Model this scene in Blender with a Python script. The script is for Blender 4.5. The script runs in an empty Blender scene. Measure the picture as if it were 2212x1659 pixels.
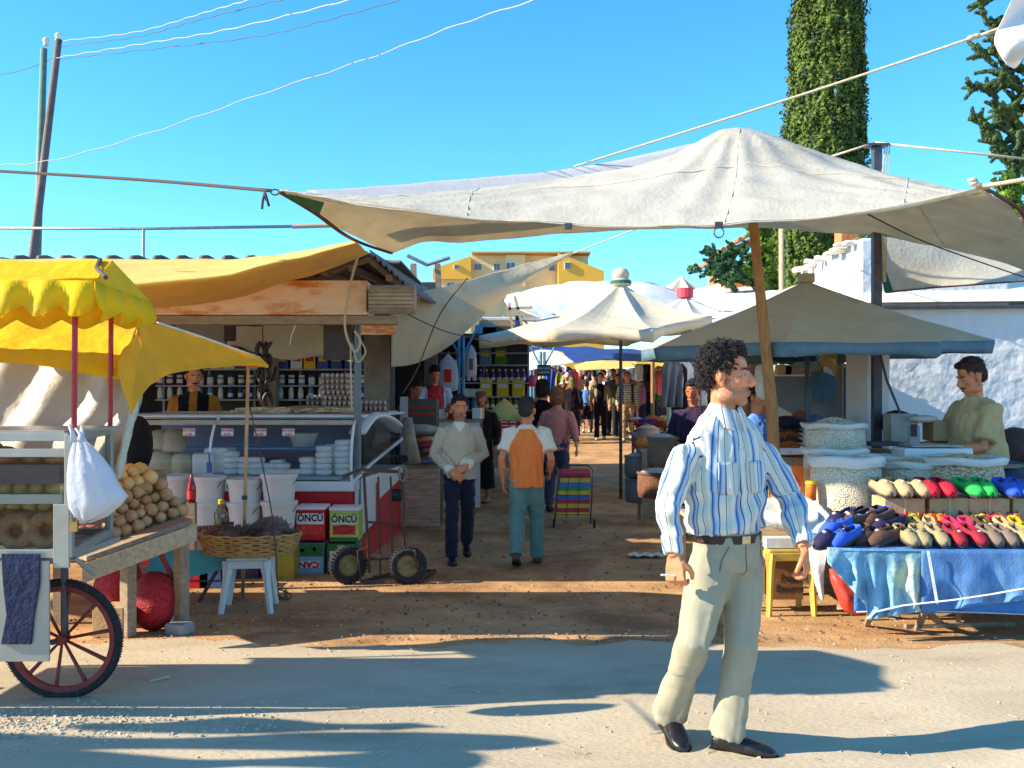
import bpy, bmesh, math, random
import numpy as np
from mathutils import Vector, Matrix, noise as mnoise
random.seed(7); R = math.radians
SC = bpy.context.scene
COL = SC.collection
FPX, CAMH, CU, VH = 2150.0, 1.55, 1106.0, 850.0

def lerp(a, b, t): return a + (b - a) * t
_GP = [(-60, 0), (5.8, 0), (6.6, -.05), (7.5, -.10), (9, -.12), (11, -.12), (14, 0), (18, .14), (24, .42), (40, .85), (60, 1.0), (900, 1.0)]
def g(Y, X=0):
    for (a, za), (b, zb) in zip(_GP, _GP[1:]):
        if Y <= b: return lerp(za, zb, (Y - a) / (b - a))
    return 1.0
def P(u, v, Y): return Vector(((u - CU) / FPX * Y, Y, CAMH + (VH - v) / FPX * Y))
def GP(u, v):
    lo, hi = 1.5, 120.0
    for _ in range(50):
        m = (lo + hi) / 2
        if (v - VH) / FPX * m > CAMH - g(m): hi = m
        else: lo = m
    return Vector(((u - CU) / FPX * lo, lo, g(lo)))
def GX(x, y): return Vector((x, y, g(y)))
def V3(*a): return Vector(a)

# ---------------------------------------------------------------- materials
MATS = {}
def srgb(r, g_, b):
    f = lambda c: (c / 255 / 12.92) if c / 255 <= .04045 else ((c / 255 + .055) / 1.055) ** 2.4
    return (f(r), f(g_), f(b))
def mat(name, col, rough=.75, var=.18, scale=9., bump=.15, bscale=None, metal=0., trans=0., alpha=1., spec=.4, sheen=0., stain=None, emit=None, coat=0., stretch=None, glass=False):
    if name in MATS: return MATS[name]
    m = bpy.data.materials.new(name); m.use_nodes = True; MATS[name] = m
    nt = m.node_tree; N = nt.nodes; L = nt.links
    b = N['Principled BSDF']; out = N['Material Output']
    tc = N.new('ShaderNodeTexCoord'); mp = N.new('ShaderNodeMapping'); L.new(tc.outputs['Object'], mp.inputs[0])
    if stretch: mp.inputs['Scale'].default_value = stretch
    nz = N.new('ShaderNodeTexNoise'); nz.inputs['Scale'].default_value = scale; nz.inputs['Detail'].default_value = 6; nz.inputs['Roughness'].default_value = .62
    L.new(mp.outputs[0], nz.inputs['Vector'])
    mx = N.new('ShaderNodeMix'); mx.data_type = 'RGBA'
    lo = [max(0, c * (1 - var)) for c in col]; hi = [min(1, c * (1 + var)) for c in col]
    mx.inputs['A'].default_value = (*lo, 1); mx.inputs['B'].default_value = (*hi, 1)
    cr = N.new('ShaderNodeMapRange'); cr.inputs['From Min'].default_value = .3; cr.inputs['From Max'].default_value = .7
    L.new(nz.outputs['Fac'], cr.inputs['Value']); L.new(cr.outputs[0], mx.inputs['Factor'])
    c_out = mx.outputs['Result']
    if stain:
        sc, scl, thr, amt = stain
        n2 = N.new('ShaderNodeTexNoise'); n2.inputs['Scale'].default_value = scl; n2.inputs['Detail'].default_value = 8; n2.inputs['Roughness'].default_value = .7
        L.new(mp.outputs[0], n2.inputs['Vector'])
        r2 = N.new('ShaderNodeMapRange'); r2.inputs['From Min'].default_value = thr; r2.inputs['From Max'].default_value = thr + .14; r2.inputs['To Max'].default_value = amt
        L.new(n2.outputs['Fac'], r2.inputs['Value'])
        m2 = N.new('ShaderNodeMix'); m2.data_type = 'RGBA'; m2.inputs['B'].default_value = (*sc, 1)
        L.new(r2.outputs[0], m2.inputs['Factor']); L.new(c_out, m2.inputs['A']); c_out = m2.outputs['Result']
    L.new(c_out, b.inputs['Base Color'])
    rr = N.new('ShaderNodeMapRange'); rr.inputs['To Min'].default_value = max(.03, rough - .1); rr.inputs['To Max'].default_value = min(1, rough + .1)
    L.new(nz.outputs['Fac'], rr.inputs['Value']); L.new(rr.outputs[0], b.inputs['Roughness'])
    b.inputs['Metallic'].default_value = metal; b.inputs['Specular IOR Level'].default_value = spec
    b.inputs['Sheen Weight'].default_value = sheen; b.inputs['Coat Weight'].default_value = coat
    if alpha < 1: b.inputs['Alpha'].default_value = alpha
    if bump:
        n3 = N.new('ShaderNodeTexNoise'); n3.inputs['Scale'].default_value = bscale or scale * 4; n3.inputs['Detail'].default_value = 5
        L.new(mp.outputs[0], n3.inputs['Vector'])
        bp = N.new('ShaderNodeBump'); bp.inputs['Strength'].default_value = bump; bp.inputs['Distance'].default_value = .02
        L.new(n3.outputs['Fac'], bp.inputs['Height']); L.new(bp.outputs[0], b.inputs['Normal'])
    if trans:
        t = N.new('ShaderNodeBsdfTranslucent'); wm = N.new('ShaderNodeMix'); wm.data_type = 'RGBA'; wm.blend_type = 'MULTIPLY'; wm.inputs['Factor'].default_value = 1; wm.inputs['B'].default_value = (1, .89, .70, 1); L.new(c_out, wm.inputs['A']); L.new(wm.outputs['Result'], t.inputs['Color'])
        ms = N.new('ShaderNodeMixShader'); ms.inputs[0].default_value = trans
        L.new(b.outputs[0], ms.inputs[1]); L.new(t.outputs[0], ms.inputs[2]); L.new(ms.outputs[0], out.inputs['Surface'])
    if emit: b.inputs['Emission Color'].default_value = (*emit[:3], 1); b.inputs['Emission Strength'].default_value = emit[3]
    m['_c'] = 1
    return m
def glass_mat(name, tint=(.9, .95, .95), f=.12):
    if name in MATS: return MATS[name]
    m = bpy.data.materials.new(name); m.use_nodes = True; MATS[name] = m
    N = m.node_tree.nodes; L = m.node_tree.links; N.remove(N['Principled BSDF'])
    t = N.new('ShaderNodeBsdfTransparent'); t.inputs[0].default_value = (*tint, 1)
    gl = N.new('ShaderNodeBsdfGlossy'); gl.inputs['Roughness'].default_value = .04
    lw = N.new('ShaderNodeLayerWeight'); lw.inputs['Blend'].default_value = .12
    ad = N.new('ShaderNodeMath'); ad.operation = 'ADD'; ad.inputs[1].default_value = f; ad.use_clamp = True
    L.new(lw.outputs['Fresnel'], ad.inputs[0])
    ms = N.new('ShaderNodeMixShader'); L.new(ad.outputs[0], ms.inputs[0]); L.new(t.outputs[0], ms.inputs[1]); L.new(gl.outputs[0], ms.inputs[2])
    L.new(ms.outputs[0], N['Material Output'].inputs['Surface'])
    return m

# ---------------------------------------------------------------- objects
def tag(o, label=None, cat=None, group=None, kind=None):
    if label: o['label'] = label
    if cat: o['category'] = cat
    if group: o['group'] = group
    if kind: o['kind'] = kind
    return o
def thing(name, label, cat, loc=(0, 0, 0), group=None, rz=0):
    o = bpy.data.objects.new(name, None); COL.objects.link(o); o.location = loc; o.rotation_euler = (0, 0, rz)
    o.empty_display_size = .1
    return tag(o, label, cat, group)
def copy_tree(o, parent=None, link=True):
    c = o.copy(); COL.objects.link(c)
    if parent is not None: c.parent = parent
    for ch in list(o.children): copy_tree(ch, c)
    return c
def put(proto, used, loc, rz=0, label=None, group=None, rot=None, scale=None):
    o = proto if not used[0] else copy_tree(proto)
    used[0] = True
    o.location = loc; o.rotation_euler = rot or (0, 0, rz)
    if scale is not None: o.scale = scale if hasattr(scale, '__len__') else (scale,) * 3
    if label: o['label'] = label
    if group: o['group'] = group
    return o

class MB:
    def __init__(s): s.v = []; s.f = []; s.m = []; s.mats = []; s.cur = 0
    def use(s, m):
        if m not in s.mats: s.mats.append(m)
        s.cur = s.mats.index(m); return s
    def add(s, vs, fs):
        n = len(s.v); s.v.extend(Vector(v) for v in vs)
        for f in fs: s.f.append([i + n for i in f]); s.m.append(s.cur)
        return s
    def hexa(s, p):  # p: 4 bottom ccw, 4 top ccw
        return s.add(p, [(3, 2, 1, 0), (4, 5, 6, 7), (0, 1, 5, 4), (1, 2, 6, 5), (2, 3, 7, 6), (3, 0, 4, 7)])
    def box(s, c, sz, rz=0, rot=None):
        M_ = (Matrix.Rotation(rz, 3, 'Z') if rot is None else rot); c = Vector(c)
        x, y, z = [d / 2 for d in sz]
        return s.hexa([c + M_ @ Vector(q) for q in [(-x, -y, -z), (x, -y, -z), (x, y, -z), (-x, y, -z), (-x, -y, z), (x, -y, z), (x, y, z), (-x, y, z)]])
    def bar(s, a, b, w, h=None, up=(0, 0, 1)):
        a = Vector(a); b = Vector(b); d = (b - a).normalized(); up = Vector(up)
        if abs(d.dot(up)) > .98: up = Vector((0, 1, 0))
        sx = d.cross(up).normalized(); sz = sx.cross(d); h = h or w
        o = [(-w / 2, -h / 2), (w / 2, -h / 2), (w / 2, h / 2), (-w / 2, h / 2)]
        q = [a + sx * i + sz * j for i, j in o] + [b + sx * i + sz * j for i, j in o]
        return s.add(q, [(0, 1, 2, 3), (7, 6, 5, 4), (1, 0, 4, 5), (2, 1, 5, 6), (3, 2, 6, 7), (0, 3, 7, 4)])
    def tube(s, pts, r, n=10, cap=True, ey=1., up=(0, 0, 1)):
        pts = [Vector(p) for p in pts]; k = len(pts)
        rs = list(r) if hasattr(r, '__len__') else [r] * k
        prev = None; rings = []
        for i, p in enumerate(pts):
            d = (pts[min(i + 1, k - 1)] - pts[max(i - 1, 0)])
            d = d.normalized() if d.length > 1e-9 else Vector((0, 0, 1))
            if prev is None:
                u = Vector(up)
                if abs(d.dot(u)) > .95: u = Vector((0, 1, 0))
                a = d.cross(u).normalized()
            else: a = (prev - d * prev.dot(d)).normalized()
            prev = a; b = d.cross(a)
            rr = rs[i]; ra, rb = rr if hasattr(rr, '__len__') else (rr, rr * ey)
            rings.append([p + a * math.cos(t) * ra + b * math.sin(t) * rb for t in [j * 2 * math.pi / n for j in range(n)]])
        vs = [q for rg in rings for q in rg]; fs = []
        for i in range(k - 1):
            for j in range(n):
                j2 = (j + 1) % n; fs.append((i * n + j, i * n + j2, (i + 1) * n + j2, (i + 1) * n + j))
        if cap: fs.append(tuple(range(n - 1, -1, -1))); fs.append(tuple((k - 1) * n + j for j in range(n)))
        return s.add(vs, fs)
    def lathe(s, prof, c=(0, 0, 0), n=20, sx=1., sy=1., cap=True, M_=None):
        c = Vector(c); vs = []
        for r, z in prof:
            for j in range(n):
                t = j * 2 * math.pi / n; q = Vector((r * math.cos(t) * sx, r * math.sin(t) * sy, z))
                vs.append(c + (M_ @ q if M_ else q))
        fs = []
        for i in range(len(prof) - 1):
            for j in range(n):
                j2 = (j + 1) % n; fs.append((i * n + j, i * n + j2, (i + 1) * n + j2, (i + 1) * n + j))
        if cap:
            fs.append(tuple(range(n - 1, -1, -1))); k = len(prof) - 1; fs.append(tuple(k * n + j for j in range(n)))
        return s.add(vs, fs)
    def ell(s, c, r, n=12, m=8, M_=None):
        rx, ry, rz = r if hasattr(r, '__len__') else (r, r, r)
        pr = []; c = Vector(c); vs = [c + (M_ @ Vector((0, 0, -rz)) if M_ else Vector((0, 0, -rz)))]
        for i in range(1, m):
            a = -math.pi / 2 + math.pi * i / m
            for j in range(n):
                t = j * 2 * math.pi / n; q = Vector((rx * math.cos(a) * math.cos(t), ry * math.cos(a) * math.sin(t), rz * math.sin(a)))
                vs.append(c + (M_ @ q if M_ else q))
        q = Vector((0, 0, rz)); vs.append(c + (M_ @ q if M_ else q)); fs = []
        for j in range(n): fs.append((0, 1 + (j + 1) % n, 1 + j))
        for i in range(m - 2):
            for j in range(n):
                a = 1 + i * n + j; b = 1 + i * n + (j + 1) % n; fs.append((a, b, b + n, a + n))
        t = len(vs) - 1; o = 1 + (m - 2) * n
        for j in range(n): fs.append((o + j, o + (j + 1) % n, t))
        return s.add(vs, fs)
    def grid(s, pts, close_u=False):
        nv = len(pts); nu = len(pts[0]); vs = [q for row in pts for q in row]; fs = []
        for i in range(nv - 1):
            for j in range(nu if close_u else nu - 1):
                j2 = (j + 1) % nu; fs.append((i * nu + j, i * nu + j2, (i + 1) * nu + j2, (i + 1) * nu + j))
        return s.add(vs, fs)
    def poly(s, pts, ext):
        n = len(pts); ext = Vector(ext); a = [Vector(p) for p in pts]; vs = a + [p + ext for p in a]
        return s.add(vs, [tuple(range(n - 1, -1, -1)), tuple(range(n, 2 * n))] + [(i, (i + 1) % n, n + (i + 1) % n, n + i) for i in range(n)])
    def build(s, name, m=None, parent=None, smooth=False, bevel=0, solid=0, sub=0, loc=None, angle=None):
        me = bpy.data.meshes.new(name)
        me.from_pydata([tuple(v) for v in s.v], [], s.f)
        ms = s.mats or ([m] if m else [])
        for q in ms: me.materials.append(q)
        if s.mats: me.polygons.foreach_set('material_index', s.m)
        me.validate(); me.update()
        bm = bmesh.new(); bm.from_mesh(me); bmesh.ops.recalc_face_normals(bm, faces=bm.faces) if not solid else None
        bm.to_mesh(me); bm.free()
        if smooth: me.polygons.foreach_set('use_smooth', [True] * len(me.polygons))
        o = bpy.data.objects.new(name, me); COL.objects.link(o)
        if parent: o.parent = parent
        if loc is not None: o.location = loc
        if bevel:
            b = o.modifiers.new('b', 'BEVEL'); b.width = bevel; b.segments = 2; b.limit_method = 'ANGLE'; b.angle_limit = R(40)
        if sub: b = o.modifiers.new('s', 'SUBSURF'); b.levels = sub; b.render_levels = sub
        if solid: b = o.modifiers.new('t', 'SOLIDIFY'); b.thickness = solid; b.offset = 0
        return o
    def shift(s, d):
        d = Vector(d); s.v = [v - d for v in s.v]; return s

def catmull(p, t):
    n = len(p) - 1; x = min(max(t * n, 0), n - 1e-9); i = int(x); f = x - i
    a = p[max(i - 1, 0)]; b = p[i]; c = p[i + 1]; d = p[min(i + 2, n)]
    return .5 * ((2 * b) + (c - a) * f + (2 * a - 5 * b + 4 * c - d) * f * f + (3 * b - a - 3 * c + d) * f ** 3)
def curve(p, n): return [catmull([Vector(q) for q in p], i / n) for i in range(n + 1)]
def net(rows, nu, nv, wr=0, ws=3., seed=0, fold=None):
    """smooth sheet through a control net; wr = wrinkle height"""
    fine = [[catmull(r, j / nu) for j in range(nu + 1)] for r in rows]
    out = []
    for i in range(nv + 1): out.append([catmull([r[j] for r in fine], i / nv) for j in range(nu + 1)])
    if wr:
        for i in range(nv + 1):
            for j in range(nu + 1):
                q = out[i][j]; w = mnoise.fractal(Vector((q.x * ws + seed, q.y * ws, q.z * ws * 1.5)), .9, 2.1, 4)
                out[i][j] = q + Vector((0, -.35, .9)) * w * wr
                if fold: out[i][j] += fold(i / nv, j / nu)
    return out
def cloth(name, rows, m, nu=40, nv=24, wr=.012, ws=3., parent=None, seed=0, thick=.004, fold=None, origin=None):
    b = MB(); b.grid(net(rows, nu, nv, wr, ws, seed, fold))
    o_ = Vector(origin) if origin is not None else None
    if o_ is not None: b.shift(o_)
    o = b.build(name, m, parent, smooth=True, solid=thick)
    if o_ is not None: o.location = o_
    return o
def text_mesh(body, size, m, name, parent=None, loc=(0, 0, 0), rot=(math.pi / 2, 0, 0), bold=.0, ext=.001, sx=1., flip=False):
    cu = bpy.data.curves.new(name, 'FONT'); cu.body = body; cu.size = size; cu.align_x = 'CENTER'; cu.align_y = 'CENTER'; cu.extrude = ext; cu.offset = bold * size; cu.resolution_u = 2
    t = bpy.data.objects.new(name, cu); COL.objects.link(t)
    bpy.context.view_layer.update()
    me = bpy.data.meshes.new_from_object(t.evaluated_get(bpy.context.evaluated_depsgraph_get()))
    bpy.data.objects.remove(t)
    me.materials.clear(); me.materials.append(m); me.name = name
    o = bpy.data.objects.new(name, me); COL.objects.link(o); o.parent = parent; o.location = loc; o.rotation_euler = rot; o.scale = (sx, 1, 1)
    return o
def rope(name, pts, r, m, label=None, cat='rope', parent=None, sag=0, n=24, group=None):
    pts = [Vector(p) for p in pts]
    if len(pts) == 2 and sag:
        pts = [pts[0].lerp(pts[1], i / n) - Vector((0, 0, sag * 4 * (i / n) * (1 - i / n))) for i in range(n + 1)]
    elif len(pts) > 2: pts = curve(pts, n)
    o_ = pts[0].copy() if parent is None else Vector((0, 0, 0))
    b = MB(); b.tube([p - o_ for p in pts], r, n=6); o = b.build(name, m, parent, smooth=True)
    if parent is None: o.location = o_
    if label: tag(o, label, cat, group)
    return o
def offs(root, o):  # parent keeping world coords (root has no rotation)
    o.parent = root; o.location = Vector(o.location) - Vector(root.location); return o
class At:
    """mesh builder in world coordinates, parented to a root without rotation"""
    def __init__(s, root): s.r = root; s.b = MB()
    def __getattr__(s, k): return getattr(s.b, k)
    def done(s, name, m=None, parent=None, **k):
        base = Vector(s.r.location); s.b.shift(base)
        o = s.b.build(name, m, parent or s.r, **k); s.b = MB(); return o
# ---------------------------------------------------------------- people
def remesh(mb, voxel, smooth=2, name='m', disp=None):
    me = bpy.data.meshes.new(name); me.from_pydata([tuple(v) for v in mb.v], [], mb.f)
    bm = bmesh.new(); bm.from_mesh(me); bmesh.ops.recalc_face_normals(bm, faces=bm.faces); bm.to_mesh(me); bm.free()
    o = bpy.data.objects.new(name, me); COL.objects.link(o)
    r = o.modifiers.new('r', 'REMESH'); r.mode = 'VOXEL'; r.voxel_size = voxel; r.use_smooth_shade = True
    if smooth: s = o.modifiers.new('s', 'SMOOTH'); s.factor = .5; s.iterations = smooth
    bpy.context.view_layer.update()
    m2 = bpy.data.meshes.new_from_object(o.evaluated_get(bpy.context.evaluated_depsgraph_get()))
    bpy.data.objects.remove(o); bpy.data.meshes.remove(me)
    n = len(m2.vertices)
    if disp and n:
        co = np.empty(n * 3); m2.vertices.foreach_get('co', co); co = co.reshape(-1, 3)
        no = np.empty(n * 3); m2.vertices.foreach_get('normal', no); no = no.reshape(-1, 3)
        d = np.array([disp(Vector(c), Vector(k)) for c, k in zip(co, no)])
        m2.vertices.foreach_set('co', (co + no * d[:, None]).ravel()); m2.update()
    m2.polygons.foreach_set('use_smooth', [True] * len(m2.polygons))
    m2.name = name
    return m2
def mesh_obj(name, me, m, parent):
    me.materials.clear()
    for q in (m if isinstance(m, (list, tuple)) else [m]): me.materials.append(q)
    o = bpy.data.objects.new(name, me); COL.objects.link(o); o.parent = parent; return o
def facemat(me, fn):
    me.polygons.foreach_set('material_index', [fn(p.center) for p in me.polygons]); me.update()
def folds(scale=(6, 6, 14), amp=.008, seed=0, extra=None):
    sx, sy, sz = scale
    def f(c, k):
        w = mnoise.fractal(Vector((c.x * sx + seed, c.y * sy, c.z * sz + seed)), .8, 2., 3)
        r = (1 - abs(w) * 2.2)
        d = amp * (r - .55)
        if extra: d += extra(c)
        return d
    return f
def skin_mat(name, c): return mat(name, c, rough=.5, var=.16, scale=26, bump=.12, bscale=160, spec=.4, stain=((c[0] * .8, c[1] * .52, c[2] * .45), 9, .52, .45))
SKIN = {'tan': skin_mat('skin_tan', srgb(214, 138, 98)), 'light': skin_mat('skin_light', srgb(222, 160, 124)), 'dark': skin_mat('skin_dark', srgb(170, 104, 72))}
STUB = mat('stubble_skin', srgb(176, 122, 94), .6, .22, 60, .2, 200)
HAIR = {'black': mat('hair_black', srgb(34, 27, 30), .55, .4, 40, .5, 90), 'brown': mat('hair_brown', srgb(62, 42, 30), .55, .4, 40, .5, 90), 'grey': mat('hair_grey', srgb(104, 100, 98), .6, .5, 40, .5, 90),
        'auburn': mat('hair_auburn', srgb(150, 96, 62), .55, .45, 30, .5, 70)}
EYE = mat('eye_dark', srgb(30, 20, 16), .15, .1, 30, 0); EYEW = mat('eye_white', srgb(176, 160, 148), .3, .05, 30, 0)
LIP = mat('lip_skin', srgb(160, 82, 70), .45, .15, 60, .1)

def basis(fwd, up=(0, 0, 1)):
    f = Vector(fwd).normalized(); u = Vector(up); s = f.cross(u).normalized(); u = s.cross(f)   # s = the person's right
    return Matrix((s, f, u)).transposed()   # local x=right, y=forward, z=up
def head_vol(mb, c, B, s=1., detail=True, jaw=1.):
    """c: head centre (eye level, mid skull)"""
    q = lambda x, y, z: c + B @ Vector((x * s, y * s, z * s))
    e = lambda x, y, z, rx, ry, rz, n=14, m=10, R_=None: mb.ell(q(x, y, z), (rx * s, ry * s, rz * s), n, m, B @ R_ if R_ else B)
    e(0, -.012, .035, .073, .094, .088)               # cranium
    e(0, .022, -.015, .064, .070, .085)               # face
    e(0, .030, -.070, .050 * jaw, .058, .046)         # jaw
    e(0, .062, -.100, .026 * jaw, .024, .022)         # chin
    e(0, .066, .022, .050, .020, .013)                # brow
    for sx in (-1, 1):
        e(sx * .038, .052, -.022, .024, .024, .022)   # cheekbone
        e(sx * .046 * jaw, .010, -.082, .022, .040, .026)
        if detail:
            e(sx * .074, -.006, -.012, .008, .020, .032, R_=Matrix.Rotation(sx * -.35, 3, 'Z'))
            e(sx * .080, -.014, -.004, .007, .016, .026, R_=Matrix.Rotation(sx * -.5, 3, 'Z'))
            e(sx * .073, .002, -.038, .007, .010, .011)
    if detail:                                         # nose
        mb.tube([q(0, .080, .018), q(0, .094, -.004), q(0, .108, -.028), q(0, .092, -.043)], [.008 * s, .011 * s, .0145 * s, .012 * s], 8)
        for sx in (-1, 1): e(sx * .012, .090, -.036, .010, .012, .009)
        e(0, .084, -.064, .024, .014, .007); e(0, .082, -.076, .021, .014, .008)
    else:
        mb.tube([q(0, .080, .018), q(0, .102, -.022), q(0, .088, -.044)], [.009 * s, .014 * s, .010 * s], 6)
def hand_vol(mb, w, d, palm_n, s=1., curl=.5, thumb_side=1, spread=.0, grip=None):
    """w wrist, d direction of hand, palm_n normal pointing out of the palm; thumb_side: sign along d x n"""
    d = Vector(d).normalized(); n = Vector(palm_n); n = (n - d * n.dot(d)).normalized(); t = d.cross(n) * thumb_side
    pal = [w, w + d * .03 * s, w + d * .085 * s + n * .006 * s]
    def slab(a, b, wa, wb, th):
        mb.add([a - t * wa - n * th, a + t * wa - n * th, a + t * wa + n * th, a - t * wa + n * th, b - t * wb - n * th, b + t * wb - n * th, b + t * wb + n * th, b - t * wb + n * th],
               [(3, 2, 1, 0), (4, 5, 6, 7), (0, 1, 5, 4), (1, 2, 6, 5), (2, 3, 7, 6), (3, 0, 4, 7)])
    slab(w, w + d * .045 * s, .026 * s, .036 * s, .013 * s)
    slab(w + d * .04 * s, w + d * .092 * s, .037 * s, .040 * s, .012 * s)
    L = [.070, .078, .073, .058]; 
    for i in range(4):
        off = (.0305 - i * .0205) * s
        a = w + d * (.086 - abs(i - 1) * .003) * s + t * off
        cu = curl if not hasattr(curl, '__len__') else curl[i]
        pts = [a - d * .018 * s, a]; p = a; th = 0
        for k in range(3):
            th += cu * (.75, 1.1, .8)[k]; dd = d * math.cos(th) + n * math.sin(th)
            p = p + (dd + t * spread * (1.5 - i)) * L[i] * s * (.45, .31, .24)[k]; pts.append(p.copy())
        mb.tube(pts, [.0100 * s, .0098 * s, .0090 * s, .0084 * s, .0062 * s], 8)
    b0 = w + d * .022 * s + t * .026 * s
    mb.tube([b0, b0 + (d * .5 + t * .55 + n * .35).normalized() * .035 * s, b0 + (d * .75 + t * .5 + n * .5).normalized() * .062 * s, b0 + (d * .9 + t * .3 + n * .6).normalized() * .085 * s],
            [.015 * s, .0125 * s, .0108 * s, .0078 * s], 8)
def shoe_mesh(mb, heel, toe_dir, s=1., up=(0, 0, 1), L=.28):
    f = Vector(toe_dir).normalized(); u = Vector(up); u = (u - f * u.dot(f)).normalized(); r = f.cross(u)
    st = [(-.0, .032, .05, .075), (.04, .038, .055, .085), (.09, .038, .05, .085), (.14, .042, .045, .07), (.19, .048, .04, .055), (.235, .045, .035, .045), (.265, .03, .028, .034), (.28, .008, .02, .022)]
    rings = []; k = L / .28
    for y, w, h0, h1 in st:
        c = heel + f * y * k * s; ring = []
        for t in range(14):
            a = t / 14 * 2 * math.pi; x = math.cos(a) * w; z = math.sin(a)
            z = (h1 * .5 + z * h1 * .5) if z > -.2 else h1 * .0 + .0
            ring.append(c + r * x * s + u * z * s)
        rings.append(ring)
    vs = [q for rg in rings for q in rg]; n = 14; fs = []
    for i in range(len(rings) - 1):
        for j in range(n): j2 = (j + 1) % n; fs.append((i * n + j, i * n + j2, (i + 1) * n + j2, (i + 1) * n + j))
    fs.append(tuple(range(n - 1, -1, -1))); fs.append(tuple((len(rings) - 1) * n + j for j in range(n)))
    mb.add(vs, fs)

def hair_vol(style, mb, hc, HB, s):
    hq = lambda x, y, z: hc + HB @ Vector((x * s, y * s, z * s))
    he = lambda x, y, z, a, b, c: mb.ell(hq(x, y, z), (a * s, b * s, c * s), 14, 10, HB)
    if style == 'short':
        he(0, -.022, .052, .079, .094, .084); he(0, -.062, .0, .066, .052, .070); he(0, .046, .096, .054, .032, .026)
    elif style == 'curly':
        he(0, -.018, .046, .076, .090, .078); he(0, -.064, .004, .066, .040, .066); he(0, .042, .094, .050, .032, .028)
        for sx in (-1, 1): he(sx * .068, -.026, .042, .016, .036, .040)
    elif style == 'bob':
        he(0, -.022, .050, .092, .106, .094); he(0, -.060, -.03, .088, .062, .105)
        for sx in (-1, 1): he(sx * .072, -.018, -.020, .030, .052, .080)
    elif style == 'scarf':
        he(0, -.012, .03, .092, .104, .115); he(0, -.03, -.06, .090, .085, .09); he(0, -.02, -.13, .105, .09, .06)
    elif style == 'cap':
        he(0, -.030, .045, .078, .088, .070); he(0, .0, .072, .088, .112, .050)
        mb.box(hq(0, .105, .058), (.10 * s, .07 * s, .012 * s), rot=HB)
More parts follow.
